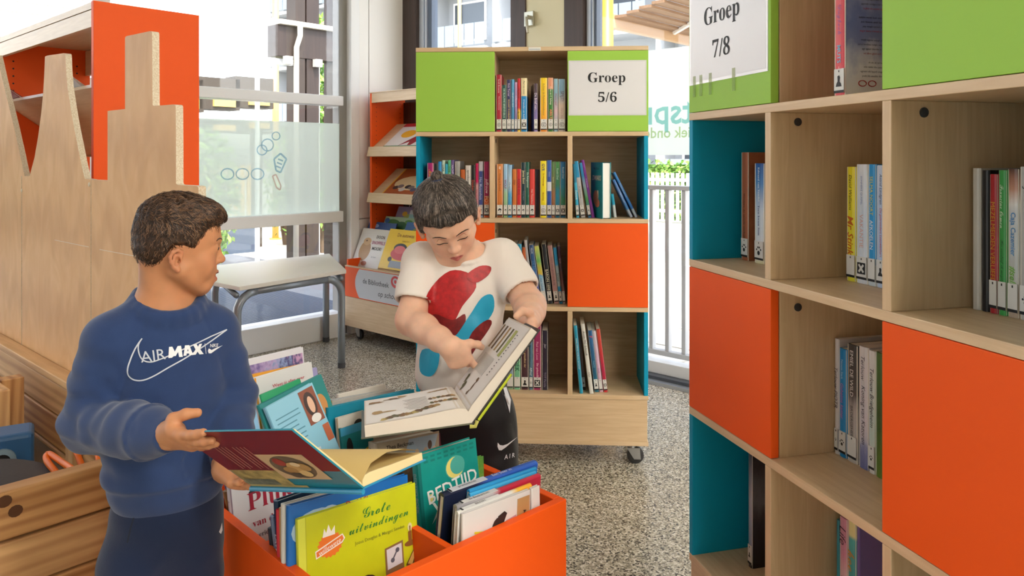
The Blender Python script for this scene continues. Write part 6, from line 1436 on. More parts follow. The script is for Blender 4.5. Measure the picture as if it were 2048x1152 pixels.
# =================================================================== boy in the blue sweatshirt
uA, nA_, OA = Vector((.8, .6, 0)), Vector((.6, -.8, 0)), Vector((-.607, 1.34, 0))
LA_, RA = mkbody(uA, nA_, OA)
boyA = thing('person', 'boy in a navy blue sweatshirt with short brown hair holding a red picture book', 'person', Matrix.Translation((OA.x, OA.y, 0)))
IA = boyA.matrix_world.inverted()
boyA.matrix_world = Matrix.Identity(4)
MhA = head_frame(P(359, 488, 1.335), (.885, .465, -.10), (.02, .0, 1)); sA_ = .81
sk = skin_mat('skin_warm', '#c48a64', '#b5605a')
Sr, Sl = LA_(-.088, 0, .892), LA_(.078, -.005, .885)
# right hand on the outer face of the red cover
tgt = P3+va*.88+s1*.76+nA*.0105; hdR = Vector((.78, -.52, .02)); wrR = tgt-hdR.normalized()*.098
elR = P(178, 848, 1.275); wrL = P(452, 938, 1.27); elL = P(466, 795, 1.40)
sd = Sdf()
wA_ = add_head(sd, MhA, smile=.0048, s=sA_)
nb0 = LA_(0, -.012, .90); nb1 = Vector(wA_(0, -.034, -.040))
sd.cap(nb0, nb1, .046, .034, .014); sd.cap(LA_(-.05, -.01, .905), LA_(.05, -.01, .900), .045, .045, .04)
headv = nets(sd, V3(MhA.translation)-.145+np.array([0, 0, -.05]), V3(MhA.translation)+.135, .0021)
sd = Sdf(); 
sd.ell(LA_(0, 0, .84), (.088, .060, .10), RA, .02).ell(LA_(0, .0, .70), (.082, .065, .12), RA, .04).ell(LA_(0, 0, .58), (.070, .055, .07), RA, .02)
for q in (-1, 1): sd.chain([(LA_(q*.043-.010, 0, .54), .042), (LA_(q*.048-.014, .008, .30), .036), (LA_(q*.048-.014, -.005, .07), .032)], .03); sd.cap(LA_(q*.048-.014, -.01, .05), LA_(q*.052-.014, .07, .035), .028, .024, .02)
sd.chain([(Sr, .036), (elR, .030), (wrR, .024)], .012); sd.chain([(Sl, .036), (elL, .030), (wrL, .024)], .012)
bodyv = nets(sd, (-.95, 1.0, .005), (-.35, 1.6, .96), .008)
hp_ = []
for wr, el, d, n_, side, cu, th in ((wrR, elR, hdR, -nA, 1, [(.10, .16, .12), (.02, .16, .12), (.04, .2, .12), (.10, .25, .15)], [((.62, .50, .55), .022), ((.78, -.20, .70), .020), ((.75, -.50, .55), .017)]),
                                   (wrL, elL, Vector((.72, -.52, -.24)), Vector((-.1, .35, .93)), -1, [(.35, .45, .3), (.3, .5, .3), (.35, .55, .3), (.45, .6, .3)], [((.5, .75, .3), .022), ((.8, .35, .5), .019), ((.9, .1, .4), .016)])):
    sh = Sdf(); sh.cap(wr+(el-wr).normalized()*.05, wr, .024, .0215, .01, flat=None); add_hand(sh, wr, d, n_, side, cu, th, .95)
    hp_.append(nets(sh, V3(wr)-.14, V3(wr)+.14, .0021))
bA = mesh_np('body', [headv, bodyv]+hp_, [sk], boyA); tint_lips(bA, MhA, sA_, .0048)
treeA = BVHTree.FromPolygons([tuple(v) for v in headv[0]], [tuple(f) for f in headv[1]])
# face details
DKB = mat('#2e1f18', .5); 
for q in (-1, 1):
    face_line(treeA, MhA, sA_, [(q*x, y, z) for x, y, z in [(.014, .09, .0165), (.022, .09, .0195), (.031, .088, .021), (.040, .08, .019), (.046, .075, .015)]], .0016, mat('#4a3226', .7), 'eyebrow', bA)
    face_line(treeA, MhA, sA_, lens(q*.0305, .0140, -.0045, .0044, .085), .0016, DKB, 'eyelashes', bA, .0004)
    face_line(treeA, MhA, sA_, lens(q*.0305, .0115, -.0052, .0014, .085), .0016, mat('#e3dcd6', .3), 'eye_white', bA, -.0005)
    face_line(treeA, MhA, sA_, [(q*.0285, .085, -.0045), (q*.0305, .085, -.0040), (q*.0325, .085, -.0045)], .0022, mat('#2a1a12', .2), 'iris', bA, -.0007)
face_line(treeA, MhA, sA_, [(-.015, .085, -.0625), (-.008, .09, -.0635), (0, .092, -.064), (.008, .09, -.0635), (.015, .085, -.0625)], .0016, mat('#5a2420', .6), 'mouth_line', bA, -.0006)
face_line(treeA, MhA, sA_, [(-.010, .085, -.0615), (0, .092, -.0622), (.010, .085, -.0615)], .0012, mat('#ece6da', .3), 'teeth', bA, -.0003)
# hair: short faded sides, longer wavy top swept forward
locA = locals_(MhA, sA_)
HY_ = np.array([-.11, -.062, -.045, -.030, -.018, .004, .014, .022, .030, .040, .052, .065, .10]); HZ_ = np.array([-.056, -.056, -.044, -.024, .000, .002, -.002, -.004, .010, .034, .046, .050, .052])
def hairA(Pp, d):
    q = locA(Pp); x, y, z = q.T; zl = np.interp(y, HY_, HZ_)+.010*(np.abs(x) < .03)*(y > .05)*np.sin(x*160)*.5
    cov = smooth01((z-zl+.004)/.014); top = smooth01((z-.030)/.045)
    phi = np.arctan2(x, y+.055); r_ = np.sqrt(x*x+(y+.055)**2)
    wv = np.sin(phi*17+2.2*np.sin(r_*55)+x*30)*.0017+np.sin(phi*37+3*np.sin(r_*40))*.0007
    t = (.0045+.0095*top+wv*(.25+top))*cov-.0045*(1-cov)+.004*top*smooth01((y-.03)/.05)
    return d-t*sA_
hs = skull(MhA, sA_).fn(hairA); hmA = nets(hs, V3(MhA.translation)-.125, V3(MhA.translation)+.125, .0024)
HM1 = hair_mat('brown_hair', '#2a1b12', '#4f3524', .45); HS1 = [HM1, hair_mat('brown_hair_light', '#5a3f2c', '#7a5a40', .4), hair_mat('brown_hair_dark', '#1f130c', '#38251a', .45)]
hA = mesh_np('hair', [hmA], [HM1], bA)
def flowA(q, rr):
    x, y, z = q; w = smooth01(np.array((z-.035)/.03)); f = np.array([x*.5, .9+.3*math.sin(y*90), -.25*(y > .05)]); s_ = np.array([0, .25*(1 if y > -.03 else -.6), -1.0])
    return f*w+s_*(1-w)+rr.normal(0, .12, 3)
strands('hair_strands', MhA, sA_, hmA, HS1, 5200, flowA, lambda q: .030 if q[2] > .04 else .012, 3, bA, lift=.5, wave=.9, wid=.0008, keep=lambda l: ((l[:, 2]-np.interp(l[:, 1], HY_, HZ_)) > .004).astype(float)*(1+2*(l[:, 2] > .03)))
# sweatshirt
NAVY = mat('#2a3e68', .85, .2, bump=.25, bscale=900, sheen=.25, var=.06, vscale=30); NAVY2 = mat('#20396a', .85, .2, bump=.4, bscale=1200, sheen=.2)
cuR = wrR.lerp(elR, -.02); cuL = wrL.lerp(elL, .08)
def sweater():
    sd = Sdf()
    sd.ell(LA_(0, .002, .845), (.106, .074, .098), RA, .0).ell(LA_(0, .008, .735), (.106, .082, .12), RA, .04).ell(LA_(0, .006, .645), (.103, .080, .09), RA, .04)
    sd.cap(LA_(-.035, -.010, .932), Sr, .034, .045, .03).cap(LA_(.035, -.010, .928), Sl, .034, .043, .03)
    sd.chain([(Sr, .046), (Sr.lerp(elR, .5), .045), (elR, .042)], .014); sd.chain([(elR, .043), (elR.lerp(cuR, .55), .041), (elR.lerp(cuR, .78), .039), (cuR, .029)], .016)
    sd.chain([(Sl, .044), (Sl.lerp(elL, .5), .042), (elL, .040)], .014); sd.chain([(elL, .042), (elL.lerp(cuL, .6), .039), (cuL, .030)], .016)
    aR = unit(elR-Sr)
    sd.fn(fold(.0045, 170, aR, 2, mask=ball(elR, .085))); sd.fn(fold(.0036, 150, unit(cuR-elR), 4, mask=ball(elR.lerp(cuR, .45), .07)))
    sd.fn(fold(.0034, 130, aR, 5, mask=ball(Sr.lerp(elR, .45), .07)))
    sd.fn(fold(.0026, 170, unit(elL-Sl), 6, mask=ball(elL, .08)))
    sd.fn(fold(.0024, 120, (.3, .2, .9), 7, mask=ball(LA_(.0, .07, .70), .09))); sd.fn(fold(.0022, 110, (.75, .5, .4), 8, mask=ball(LA_(-.07, .03, .80), .07)))
    sd.fn(fold(.0020, 130, (.2, .1, .95), 12, mask=ball(LA_(.06, .03, .66), .06)))
    def band(Pp, d):                                     # hem band, cuffs and raglan seams
        z = Pp[:, 2]; d = d+.0045*smooth01((.650-z)/.006)*(np.linalg.norm(Pp[:, :2]-np.array([OA.x, OA.y]), axis=1) < .17); d = d+.0014*np.exp(-((z-.649)/.0016)**2)*(np.linalg.norm(Pp[:, :2]-np.array([OA.x, OA.y]), axis=1) < .17)
        for e, c in ((elR, cuR), (elL, cuL)):
            ax = unit(c-e); t = (Pp-V3(e))@ax/float(np.linalg.norm(V3(c-e))); nr = np.linalg.norm(Pp-V3(c), axis=1) < .07
            d = d+.0035*smooth01((t-.76)/.03)*nr+.0012*np.exp(-((t-.76)/.010)**2)*nr
        for q, S in ((-1, Sr), (1, Sl)):                 # raglan seam from collar to armpit
            p0 = V3(LA_(q*.045, .03, .935)); p1 = V3(LA_(q*.088, .06, .80)); nn = unit(np.cross(p1-p0, V3(nA_))); dist = np.abs((Pp-p0)@nn); m = (z > .79)*(((Pp-V3(OA))@V3(nA_)) > .0)
            d = d+.0012*np.exp(-(dist/.0022)**2)*m
        return d
    sd.fn(band)
    cc = LA_(0, .002, .949); ax = (Vector((0, 0, .92))+nA_*.42).normalized(); e1 = uA; e2 = ax.cross(e1)
    sd.cap(cc-ax*.03, cc+ax*.08, .047, .050, .004, 's')
    ring = [cc+ax*(.004-.014*k2)+(e1*math.cos(k*PI/10)+e2*math.sin(k*PI/10))*(.0515+.006*k2) for k2 in (1, .5, 0) for k in range(21)]
    for k2 in range(3): sd.chain([(p, .0088) for p in ring[21*k2:21*k2+21]], .006)
    sd.plane((0, 0, .598), (0, 0, -1), .008)
    for e, c in ((elR, cuR), (elL, cuL)):
        ax2 = unit(c-e); c3 = V3(c)
        def cut(Pp, d, ax2=ax2, c3=c3): return np.where(np.linalg.norm(Pp-c3, axis=1) < .05, np.maximum(d, (Pp-c3)@ax2), d)
        sd.fn(cut)
    return nets(sd, (-.92, 1.02, .57), (-.33, 1.58, .985), .0036)
swv = sweater(); swA = mesh_np('sweatshirt', [swv], [NAVY], boyA)
treeS = BVHTree.FromPolygons([tuple(v) for v in swv[0]], [tuple(f) for f in swv[1]])
# chest print: outlined swoosh and lettering laid on the cloth
dirS = -nA_; PRM = mat('#c3c9d6', .5); PRW = mat('#e4e6ec', .45)
cO = LA_(0, .085, .0); 
def chest(px, py):
    r_ = ray(px, py).normalized(); h = treeS.ray_cast(CAM, r_); return h[0], h[1]
def chest_line(pts, wd, m, b):
    q = []
    for i in range(len(pts)-1):
        p0, p1, p2, p3 = [Vector(pts[min(max(j, 0), len(pts)-1)]+(0,)) for j in (i-1, i, i+1, i+2)]
        for k in range(5):
            t = k/5; q.append(.5*((2*p1)+(p2-p0)*t+(2*p0-5*p1+4*p2-p3)*t*t+(3*p1-p0-3*p2+p3)*t**3))
    q.append(Vector(pts[-1]+(0,))); vs = []
    hits = [chest(p.x, p.y) for p in q]; hits = [h for h in hits if h[0] is not None]
    for i, (h, nn) in enumerate(hits):
        t = (hits[min(i+1, len(hits)-1)][0]-hits[max(i-1, 0)][0]).normalized(); sdv = nn.cross(t)*wd/2; vs += [h+nn*.0009-sdv, h+nn*.0009+sdv]
    b.add(vs, [(2*i, 2*i+1, 2*i+3, 2*i+2) for i in range(len(hits)-1)], m)
cz = lambda x, y: (240+x/8.227, 640+y/8.227)
pb = MB()
chest_line([cz(*p) for p in [(365, 305), (250, 470), (160, 680), (125, 820), (150, 920), (240, 985), (380, 990), (560, 920), (800, 780), (1050, 640), (1300, 480), (1520, 330), (1755, 158)]], .0022, PRM, pb)
chest_line([cz(*p) for p in [(365, 305), (310, 400), (305, 500), (340, 610), (410, 675), (520, 690), (650, 650), (790, 595), (1000, 500), (1250, 390), (1500, 270), (1755, 158)]], .0020, PRM, pb)
chest_line([cz(1392, 388), cz(1412, 555)], .0012, PRM, pb)
sw_o = [(1455, 470), (1440, 510), (1455, 548), (1490, 550), (1560, 500), (1685, 415), (1560, 465), (1500, 495), (1480, 480)]
hs_ = [chest(*cz(*p)) for p in sw_o]; hs_ = [h[0]+h[1]*.001 for h in hs_]; pb.add(hs_, [(0, 1, 2, 8), (2, 3, 7, 8), (3, 4, 6, 7), (4, 5, 6)], PRW)
pb.build('chest_print', swA)
def on_chest(pts, fs):
    p, f = decal_faces(pts, fs, .006); o = []
    for v in p:
        h = treeS.ray_cast(v+nA_*.25, -nA_); o.append(h[0]+nA_*.0012 if h[0] is not None else v)
    return o, f
def chest_text(tx, st, pxa, pxb, hpx, m):
    a, b = chest(*cz(*pxa))[0], chest(*cz(*pxb))[0]; rt = (b-a); up = nA_.cross(rt.normalized()); T(tx, swA, (a+b)/2+nA_*.05, rt, up, rt.length, hpx/8.227*(a.y)/F*1.04, m, st, 'chest_lettering', on_chest)
chest_text('AIR', '', (335, 610), (745, 550), 190, PRM); 
for k, pts in enumerate(([(795, 625), (805, 445), (858, 440), (900, 520), (945, 430), (1000, 425), (1030, 605), (970, 610), (952, 525), (915, 592), (882, 594), (855, 535), (850, 622)], [(1040, 590), (1065, 420), (1135, 415), (1200, 575), (1140, 580), (1128, 550), (1093, 553), (1088, 586)], [(1195, 405), (1255, 400), (1278, 440), (1300, 396), (1345, 392), (1308, 475), (1370, 560), (1300, 565), (1270, 520), (1240, 570), (1180, 575), (1237, 485)])):
    cloth_patch('chest_letter', treeS, [cz(*p) for p in pts], PRW, swA, .0013)
cloth_patch('chest_letter', treeS, [cz(*p) for p in [(1100, 512), (1112, 476), (1122, 510)]], NAVY, swA, .0017)
chest_text('NIKE', 'b', (1482, 420), (1612, 412), 82, PRW)
# trousers
JOG = mat('#1b2744', .85, .2, bump=.3, bscale=900, sheen=.2)
def trousers(L, R3, hz, w0, legs, zmin, waist, fm=2, back=0):
    sd = Sdf(); sd.ell(L(0, back, hz), (w0, w0*.80, .10), R3)
    for ch in legs: sd.chain(ch, .035)
    for i, ch in enumerate(legs): sd.fn(fold(.003, 95, (0.2, .1, .97), fm+i, mask=ball(ch[0][0].lerp(ch[1][0], .5), .12))); sd.fn(fold(.0035, 120, (0.1, .2, .97), fm+i+5, mask=ball(ch[-1][0], .12)))
    sd.plane((0, 0, waist), (0, 0, 1), .01).plane((0, 0, zmin), (0, 0, -1), .006); return sd
sdT = trousers(LA_, RA, .575, .094, [[(LA_(q*.046-.010, 0, .50), .058), (LA_(q*.050-.014, .006, .30), .052), (LA_(q*.050-.014, 0, .08), .046)] for q in (-1, 1)], .035, .64, 20)
tA = mesh_np('trousers', [nets(sdT, (-.80, 1.15, .02), (-.42, 1.53, .66), .005)], [JOG], boyA)
treeT = BVHTree.FromPolygons([v.co for v in tA.data.vertices], [tuple(p.vertices) for p in tA.data.polygons])
def seamline(tree, pxs, wd, m, name, par):
    b = MB(); hh = []
    for p in pxs:
        h = tree.ray_cast(CAM, ray(*p).normalized())
        if h[0] is not None: hh.append((h[0], h[1]))
    vs = []
    for i, (h, nn) in enumerate(hh):
        t = (hh[min(i+1, len(hh)-1)][0]-hh[max(i-1, 0)][0]).normalized(); s_ = nn.cross(t)*wd/2; vs += [h+nn*.0008-s_, h+nn*.0008+s_]
    if len(hh) > 1: b.add(vs, [(2*i, 2*i+1, 2*i+3, 2*i+2) for i in range(len(hh)-1)], m); b.build(name, par)
seamline(treeT, [(268, 1035), (262, 1055), (255, 1085)], .0025, mat('#101828', .8), 'pocket_seam', tA)
pl_ = [(437, 1064), (440, 1056), (443, 1045), (444, 1060), (441, 1068)]
hq = [treeT.ray_cast(CAM, ray(*p).normalized()) for p in pl_]
if all(h[0] is not None for h in hq): MB().add([h[0]+h[1]*.001 for h in hq], [(0, 1, 2, 3, 4)], PRW).build('leg_print', tA)
for q in (-1, 1): shoe(boyA, LA_(q*.054-.014, -.01, 0), nA_, mat('#2b2b30', .6), mat('#e6e4e0', .5))
# =================================================================== boy in the white T-shirt
uB, nB2, OB = Vector((.998, .06, 0)), Vector((.06, -.998, 0)), P(928, 505, 1.88); OB.z = 0
LB_, RB = mkbody(uB, nB2, OB)
boyB = thing('person', 'boy in a white printed T-shirt with topknot reading a thick open guide', 'person', Matrix.Identity(4))
MhB = head_frame(P(895, 436, 1.815), (.20, -.74, -.60), (-.17, -.5, .85)); sB_ = .95
skB = skin_mat('skin_fair', '#e6b99e', '#bd5f60')
SrB, SlB = LB_(-.102, 0, .945), LB_(.092, 0, .952)
elRB = P(822, 640, 1.80); wrRB = P(899, 692, 1.665); elLB = P(1060, 612, 1.805); wrLB = P(1059, 641, 1.685)
sd = Sdf(); wB_h = add_head(sd, MhB, s=sB_)
sd.cap(LB_(0, -.01, .93), Vector(wB_h(0, -.035, -.05)), .048, .042, .022); sd.cap(LB_(-.05, 0, .935), LB_(.05, 0, .94), .045, .045, .04)
headB = nets(sd, V3(MhB.translation)-.145+np.array([0, 0, -.03]), V3(MhB.translation)+.14+np.array([.02, .05, 0]), .0022)
sd = Sdf(); sd.ell(LB_(0, 0, .87), (.086, .062, .10), RB, .02).ell(LB_(-.008, .0, .74), (.084, .068, .12), RB, .04).ell(LB_(-.008, -.035, .62), (.070, .050, .06), RB, .01)
for q, lg in ((-1, (LB_(-.046, -.052, .56), LB_(-.056, -.064, .32), LB_(-.058, -.075, .07))), (1, (LB_(.062, -.025, .56), LB_(.078, -.012, .34), LB_(.070, -.075, .07)))): sd.chain([(lg[0], .044), (lg[1], .038), (lg[2], .030)], .01); sd.cap(LB_(q*.062, -.09, .05), LB_(q*.066, -.02, .035), .028, .024, .02)
bodyB = nets(sd, (-.32, 1.6, .005), (.1, 2.05, 1.0), .008)
tipB = P(951, 756, 1.695); dRB = (tipB-wrRB); dLB = Vector((-.18, -.85, -.48))
innB = -Vector(s2.cross(b2_v)).normalized()
armsB = []
for S, el, wr, rs, d, n_, side, cu, th, sp in ((SrB, elRB, wrRB, (.037, .0345, .031, .0225), dRB+Vector((-.012, 0, .006)), Vector((-.12, .95, .25)), 1, [(.05, .22, .15), (.75, 1.25, .6), (.85, 1.3, .6), (.95, 1.25, .6)], [((.45, .75, .15), .024), ((.75, .5, .35), .021), ((.85, .1, .5), .017)], .05),
                                          (SlB, elLB, wrLB, (.037, .036, .033, .0235), dLB, innB, -1, [(.15, .3, .2), (.1, .35, .2), (.12, .4, .25), (.2, .45, .25)], [((.25, .55, .65), .024), ((.55, .1, .80), .022), ((.85, -.25, .35), .020)], .12)):
    sa = Sdf(); md = el.lerp(wr, .35)
    sa.chain([(S, rs[0]), (el, rs[1])], .012); sa.chain([(el, rs[1]), (md, rs[2]+.0015), (el.lerp(wr, .75), rs[3]+.004), (wr, rs[3])], .014)
    sa.fn(lambda Pp, d_, el=el: d_-.003*np.exp(-(np.linalg.norm(Pp-V3(el), axis=1)/.035)**2))
    add_hand(sa, wr, d, n_, side, cu, th, 1.02, sp)
    lo = np.minimum(np.minimum(V3(S), V3(el)), V3(wr))-.13; hi = np.maximum(np.maximum(V3(S), V3(el)), V3(wr))+.13
    armsB.append(nets(sa, lo, hi, .0023))
bB = mesh_np('body', [headB, bodyB]+armsB, [skB], boyB); tint_lips(bB, MhB, sB_)
treeB = BVHTree.FromPolygons([tuple(v) for v in headB[0]], [tuple(f) for f in headB[1]])
for q in (-1, 1):
    face_line(treeB, MhB, sB_, [(q*x, y, z) for x, y, z in [(.012, .09, .0145), (.021, .09, .0175), (.031, .088, .0195), (.041, .08, .0175), (.048, .075, .012)]], .0017, mat('#3f2a20', .7), 'eyebrow', bB)
    face_line(treeB, MhB, sB_, lens(q*.0305, .0145, -.0065, -.0042, .085), .0013, mat('#2a1c16', .6), 'eyelashes', bB, .0006)
    face_line(treeB, MhB, sB_, lens(q*.0305, .0135, .0045, .003, .085), .0006, mat('#a86a54', .6), 'lid_crease', bB, .0)
face_line(treeB, MhB, sB_, [(-.017, .085, -.0615), (-.008, .09, -.0625), (0, .092, -.0628), (.008, .09, -.0625), (.017, .085, -.0615)], .0010, mat('#7a3030', .6), 'mouth_line', bB, -.0004)
# hair of the boy in white: clipped sides, long top drawn back into a small topknot
locB = locals_(MhB, sB_)
BY_ = np.array([-.11, -.065, -.045, -.030, -.018, .004, .016, .024, .034, .046, .058, .07, .10]); BZ_ = np.array([-.055, -.055, -.048, -.026, -.002, .000, -.004, -.012, .012, .036, .044, .046, .046])
KN = np.array([0, -.028, .098])
def topmask(q):
    x, y, z = q.T; return smooth01((z-(.058+.16*np.maximum(0, np.abs(x)-.035)-.010*(y < 0)))/.008)*smooth01((.068-y)/.010)
def hairB(Pp, d):
    q = locB(Pp); x, y, z = q.T; zl = np.interp(y, BY_, BZ_)+.0012*np.sin(x*230)*(y > .05)
    cov = smooth01((z-zl+.004)/.012); tm = topmask(q); ang = np.arctan2(x-KN[0], y-KN[1]); ang2 = np.arctan2(x, z-.02)
    wv = np.sin(ang*46+np.sin(ang*9)*3)*.0009*tm+np.sin(ang2*70)*.0006*(1-tm)
    t = (.0065+.0065*tm+wv)*cov-.0045*(1-cov)
    return d-t*sB_
hsB = skull(MhB, sB_).fn(hairB); knb = MhB @ Vector([k*sB_ for k in (0, -.030, .101)])
upB = (MhB.to_3x3() @ Vector((0, -.45, .9))).normalized()
hsB.cap(knb-upB*.02, knb+upB*.002, .018, .010, .014); hsB.ell(V3(knb+upB*.013), (.013, .013, .012), None, .004)
hmB = nets(hsB, V3(MhB.translation)-.135, V3(MhB.translation)+.145, .0024)
HM2 = hair_mat('dark_hair', '#2b2420', '#564a42', .38); HS2 = [HM2, hair_mat('dark_hair_light', '#5f534b', '#8a7d74', .35), hair_mat('dark_hair_deep', '#1c1715', '#3a312c', .4)]
hB = mesh_np('hair', [hmB], [HM2], bB)
b = MB(); e1 = upB.orthogonal().normalized(); e2 = upB.cross(e1)
b.tube([knb+upB*.003+(e1*math.cos(k*PI/8)+e2*math.sin(k*PI/8))*.0135 for k in range(17)], .0048, mat('#1c2a4a', .6), 8); b.build('hair_tie', bB, smooth=True)
def flowB(q, rr):
    tm = float(topmask(np.array([q]))[0])
    if tm > .5: f = KN-q; return f/np.linalg.norm(f)+rr.normal(0, .06, 3)
    x, y, z = q; return np.array([np.sign(x)*.15, .55 if y > -.02 else -.1, -1.0])+rr.normal(0, .10, 3)
strands('hair_strands', MhB, sB_, hmB, HS2, 5600, flowB, lambda q: .034 if q[2] > .062 else .016, 5, bB, lift=.3, wave=.15, wid=.0007, keep=lambda l: ((l[:, 2]-np.interp(l[:, 1], BY_, BZ_)) > .002).astype(float)*(1+1.5*(l[:, 2] > .05)))
# white T-shirt with an abstract red and turquoise print
TEE = mat('#ece3dc', .85, .2, bump=.15, bscale=1100, sheen=.15)
slR = SrB.lerp(elRB, .70); slL = SlB.lerp(elLB, .72)
def tee():
    sd = Sdf()
    sd.ell(LB_(0, .004, .875), (.108, .078, .10), RB, 0).ell(LB_(-.008, .012, .765), (.104, .086, .13), RB, .04).ell(LB_(-.012, .010, .675), (.106, .088, .10), RB, .04)
    sd.cap(LB_(-.03, -.004, .948), SrB, .040, .049, .03).cap(LB_(.03, -.004, .952), SlB, .040, .049, .03)
    for S, el, sl, r in ((SrB, elRB, slR, .049), (SlB, elLB, slL, .049)):
        ax = unit(el-S); c3 = V3(sl); sub = Sdf(); sub.chain([(S, r), (S.lerp(el, .45), r-.0005), (S.lerp(el, .95), r+.001)], .014)
        sub.fn(fold(.0020, 110, ax, 14, mask=ball(sl, .06))); sub.plane(sl, Vector(ax), .006)
        def hollow(Pp, d, ax=ax, c3=c3, r=r):
            t = (Pp-c3)@ax; q = Pp-c3-t[:, None]*ax; return np.maximum(d, -np.maximum(np.linalg.norm(q, axis=1)-(r-.0070), -.016-t))+.0007*np.exp(-((t+.012)/.0012)**2)
        sub.fn(hollow)
        def join(Pp, d, sub=sub): e = sub(Pp, .05); h = np.maximum(.016-np.abs(d-e), 0)/.016; return np.minimum(d, e)-h*h*.004
        sd.fn(join)
    sd.fn(fold(.0032, 75, (.25, 0, .95), 3, mask=ball(LB_(.04, .08, .78), .085))); sd.fn(fold(.0028, 90, (.6, 0, .8), 9, mask=ball(LB_(.06, .05, .88), .06)))
    sd.fn(fold(.0030, 85, (-.4, 0, .9), 11, mask=ball(LB_(-.05, .07, .70), .08))); sd.fn(fold(.0030, 95, (-.7, 0, .7), 13, mask=ball(LB_(-.085, .03, .86), .05))); sd.fn(fold(.0025, 120, unit(elLB-SlB), 14, mask=ball(slL, .06)))
    for S, el in ((SrB, elRB), (SlB, elLB)):
        s0 = V3(S.lerp(el, .12)); a0 = unit(V3(S-el)*.3+V3(uB)*(-1 if S is SrB else 1))
        def seam(Pp, d, s0=s0, a0=a0): t = (Pp-s0)@a0; return d+.0010*np.exp(-(t/.0018)**2)*(np.linalg.norm(Pp-s0, axis=1) < .075)
        sd.fn(seam)
    sd.fn(lambda Pp, d: d+.0008*np.exp(-((Pp[:, 2]-.655)/.0012)**2))
    cc = LB_(0, .010, .972); ax = (Vector((0, 0, .92))+nB2*.40).normalized(); e1 = uB; e2 = ax.cross(e1)
    sd.cap(cc-ax*.03, cc+ax*.09, .050, .054, .004, 's')
    sd.chain([(cc+(e1*math.cos(k*PI/10)+e2*math.sin(k*PI/10))*.0545, .0060) for k in range(21)], .004)
    def hem(Pp, d):
        z0 = .642+.006*np.sin(Pp[:, 0]*30); return np.maximum(d, z0-Pp[:, 2])
    sd.fn(hem); sd.cap(LB_(-.012, .01, .60), LB_(-.012, .01, .66), .080, .080, .002, 's', flat=(V3(nB2), .8))
    return nets(sd, (-.34, 1.62, .61), (.13, 2.03, 1.03), .0036)
tv = tee(); tB = mesh_np('t_shirt', [tv], [TEE], boyB)
treeTee = BVHTree.FromPolygons([tuple(v) for v in tv[0]], [tuple(f) for f in tv[1]])
def smooth_loop(pts, n=4):
    o = []; k = len(pts)
    for i in range(k):
        p0, p1, p2, p3 = [Vector(pts[(i+j) % k]) for j in (-1, 0, 1, 2)]
        for j in range(n): t = j/n; o.append(tuple(.5*((2*p1)+(p2-p0)*t+(2*p0-5*p1+4*p2-p3)*t*t+(3*p1-p0-3*p2+p3)*t**3)))
    return o
PR = mat('#b3191f', .5, var=.25, vscale=90); PC = mat('#1fa4cc', .5); PK = mat('#7a1418', .55, var=.3, vscale=90)
for i, (m, pts) in enumerate([(PR, [(862, 575), (900, 542), (940, 548), (952, 575), (925, 612), (905, 645), (872, 640), (850, 610)]), (PK, [(868, 628), (905, 640), (930, 628), (925, 660), (892, 676), (866, 658)]), (PC, [(868, 668), (905, 676), (938, 632), (962, 596), (984, 590), (986, 622), (962, 656), (930, 686), (896, 692)]), (PR, [(932, 552), (958, 533), (982, 534), (976, 551), (950, 566)]), (PK, [(944, 664), (972, 640), (982, 648), (954, 692), (940, 712), (930, 702)]), (PC, [(846, 700), (878, 704), (876, 735), (862, 752), (842, 742)])]):
    cloth_patch('shirt_print', treeTee, smooth_loop(pts), m, tB, z=.0004*i)
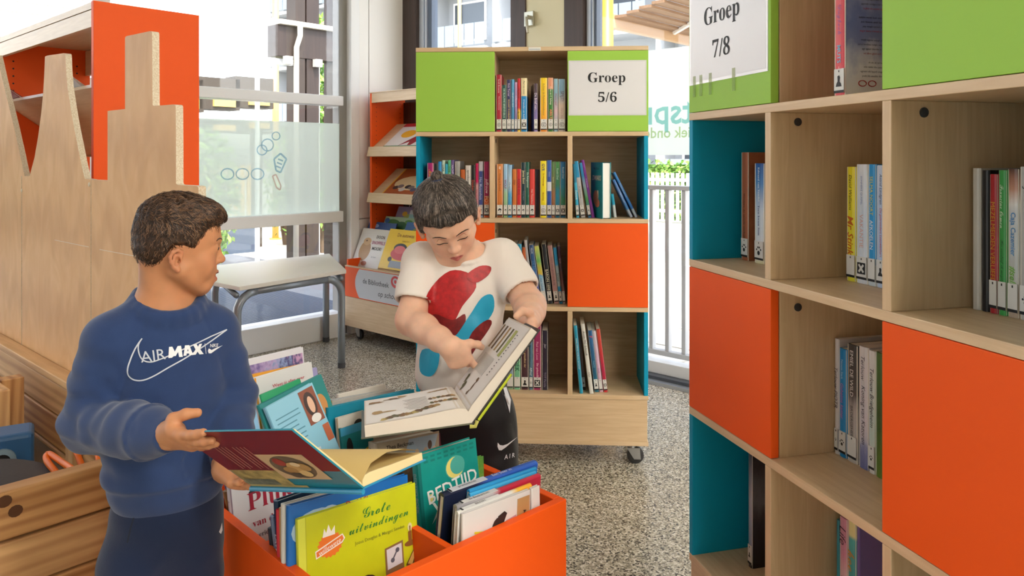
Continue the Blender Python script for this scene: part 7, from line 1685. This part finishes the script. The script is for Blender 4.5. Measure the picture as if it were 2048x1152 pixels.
# black track trousers
BLK = mat('#17171b', .6, .3, bump=.15, bscale=900, sheen=.1)
sdT = trousers(LB_, RB, .60, .108, [[(LB_(-.046, -.050, .55), .058), (LB_(-.056, -.062, .32), .052), (LB_(-.058, -.075, .08), .046)], [(LB_(.062, -.02, .55), .070), (LB_(.078, -.01, .36), .062), (LB_(.070, -.075, .08), .046)]], .035, .69, 30, -.035)
tBt = mesh_np('trousers', [nets(sdT, (-.32, 1.65, .02), (.16, 2.06, .72), .005)], [BLK], boyB)
treeTB = BVHTree.FromPolygons([v.co for v in tBt.data.vertices], [tuple(p.vertices) for p in tBt.data.polygons])
zq = lambda x, y: (800+x/5.009, 870+y/5.009)
cloth_patch('leg_print', treeTB, [zq(*p) for p in [(978, 75), (976, 115), (990, 150), (1015, 152), (1060, 120), (1176, 18), (1075, 88), (1030, 104), (1000, 100)]], PRW, tBt)
def on_leg(pts, fs):
    p, f = decal_faces(pts, fs, .006); o = []
    for v in p:
        h = treeTB.ray_cast(v-(v-CAM).normalized()*.3, (v-CAM).normalized()); o.append(h[0]+h[1]*.0012 if h[0] is not None else v)
    return o, f
h0 = treeTB.ray_cast(CAM, ray(*zq(1030, 178)).normalized())[0]; h1 = treeTB.ray_cast(CAM, ray(*zq(1162, 145)).normalized())[0]
if h0 is not None and h1 is not None:
    rt = h1-h0; T('A I R', tBt, (h0+h1)/2-Vector((0, .03, 0)), rt, Vector((0, -1, 0)).cross(rt.normalized())*-1 if Vector((0, -1, 0)).cross(rt.normalized()).z < 0 else Vector((0, -1, 0)).cross(rt.normalized()), rt.length*1.05, .011, PRW, 'b', 'leg_lettering', on_leg)
cloth_patch('side_panel', treeTB, [(1006, 776), (1012, 774), (1021, 800), (1019, 826), (1012, 800)], PRW, tBt)
seamline(treeTB, [(1000, 770), (1004, 785), (1012, 815), (1022, 850)], .0028, mat('#2d2d33', .5), 'pocket_zip', tBt)
hz = treeTB.ray_cast(CAM, ray(1007, 790).normalized())
if hz[0] is not None: MB().tube([hz[0]+hz[1]*.003, hz[0]+hz[1]*.005+Vector((.004, 0, -.012)), hz[0]+hz[1]*.004+Vector((.009, 0, -.026))], [.0018, .0032, .0028], mat('#c9c9cc', .3, metal=.4), 8).build('zip_pull', tBt, smooth=True)
for q in (-1, 1): shoe(boyB, LB_(q*.066, -.085, 0), nB2, mat('#d8d6d2', .5), mat('#f0efec', .5))
flush_text()
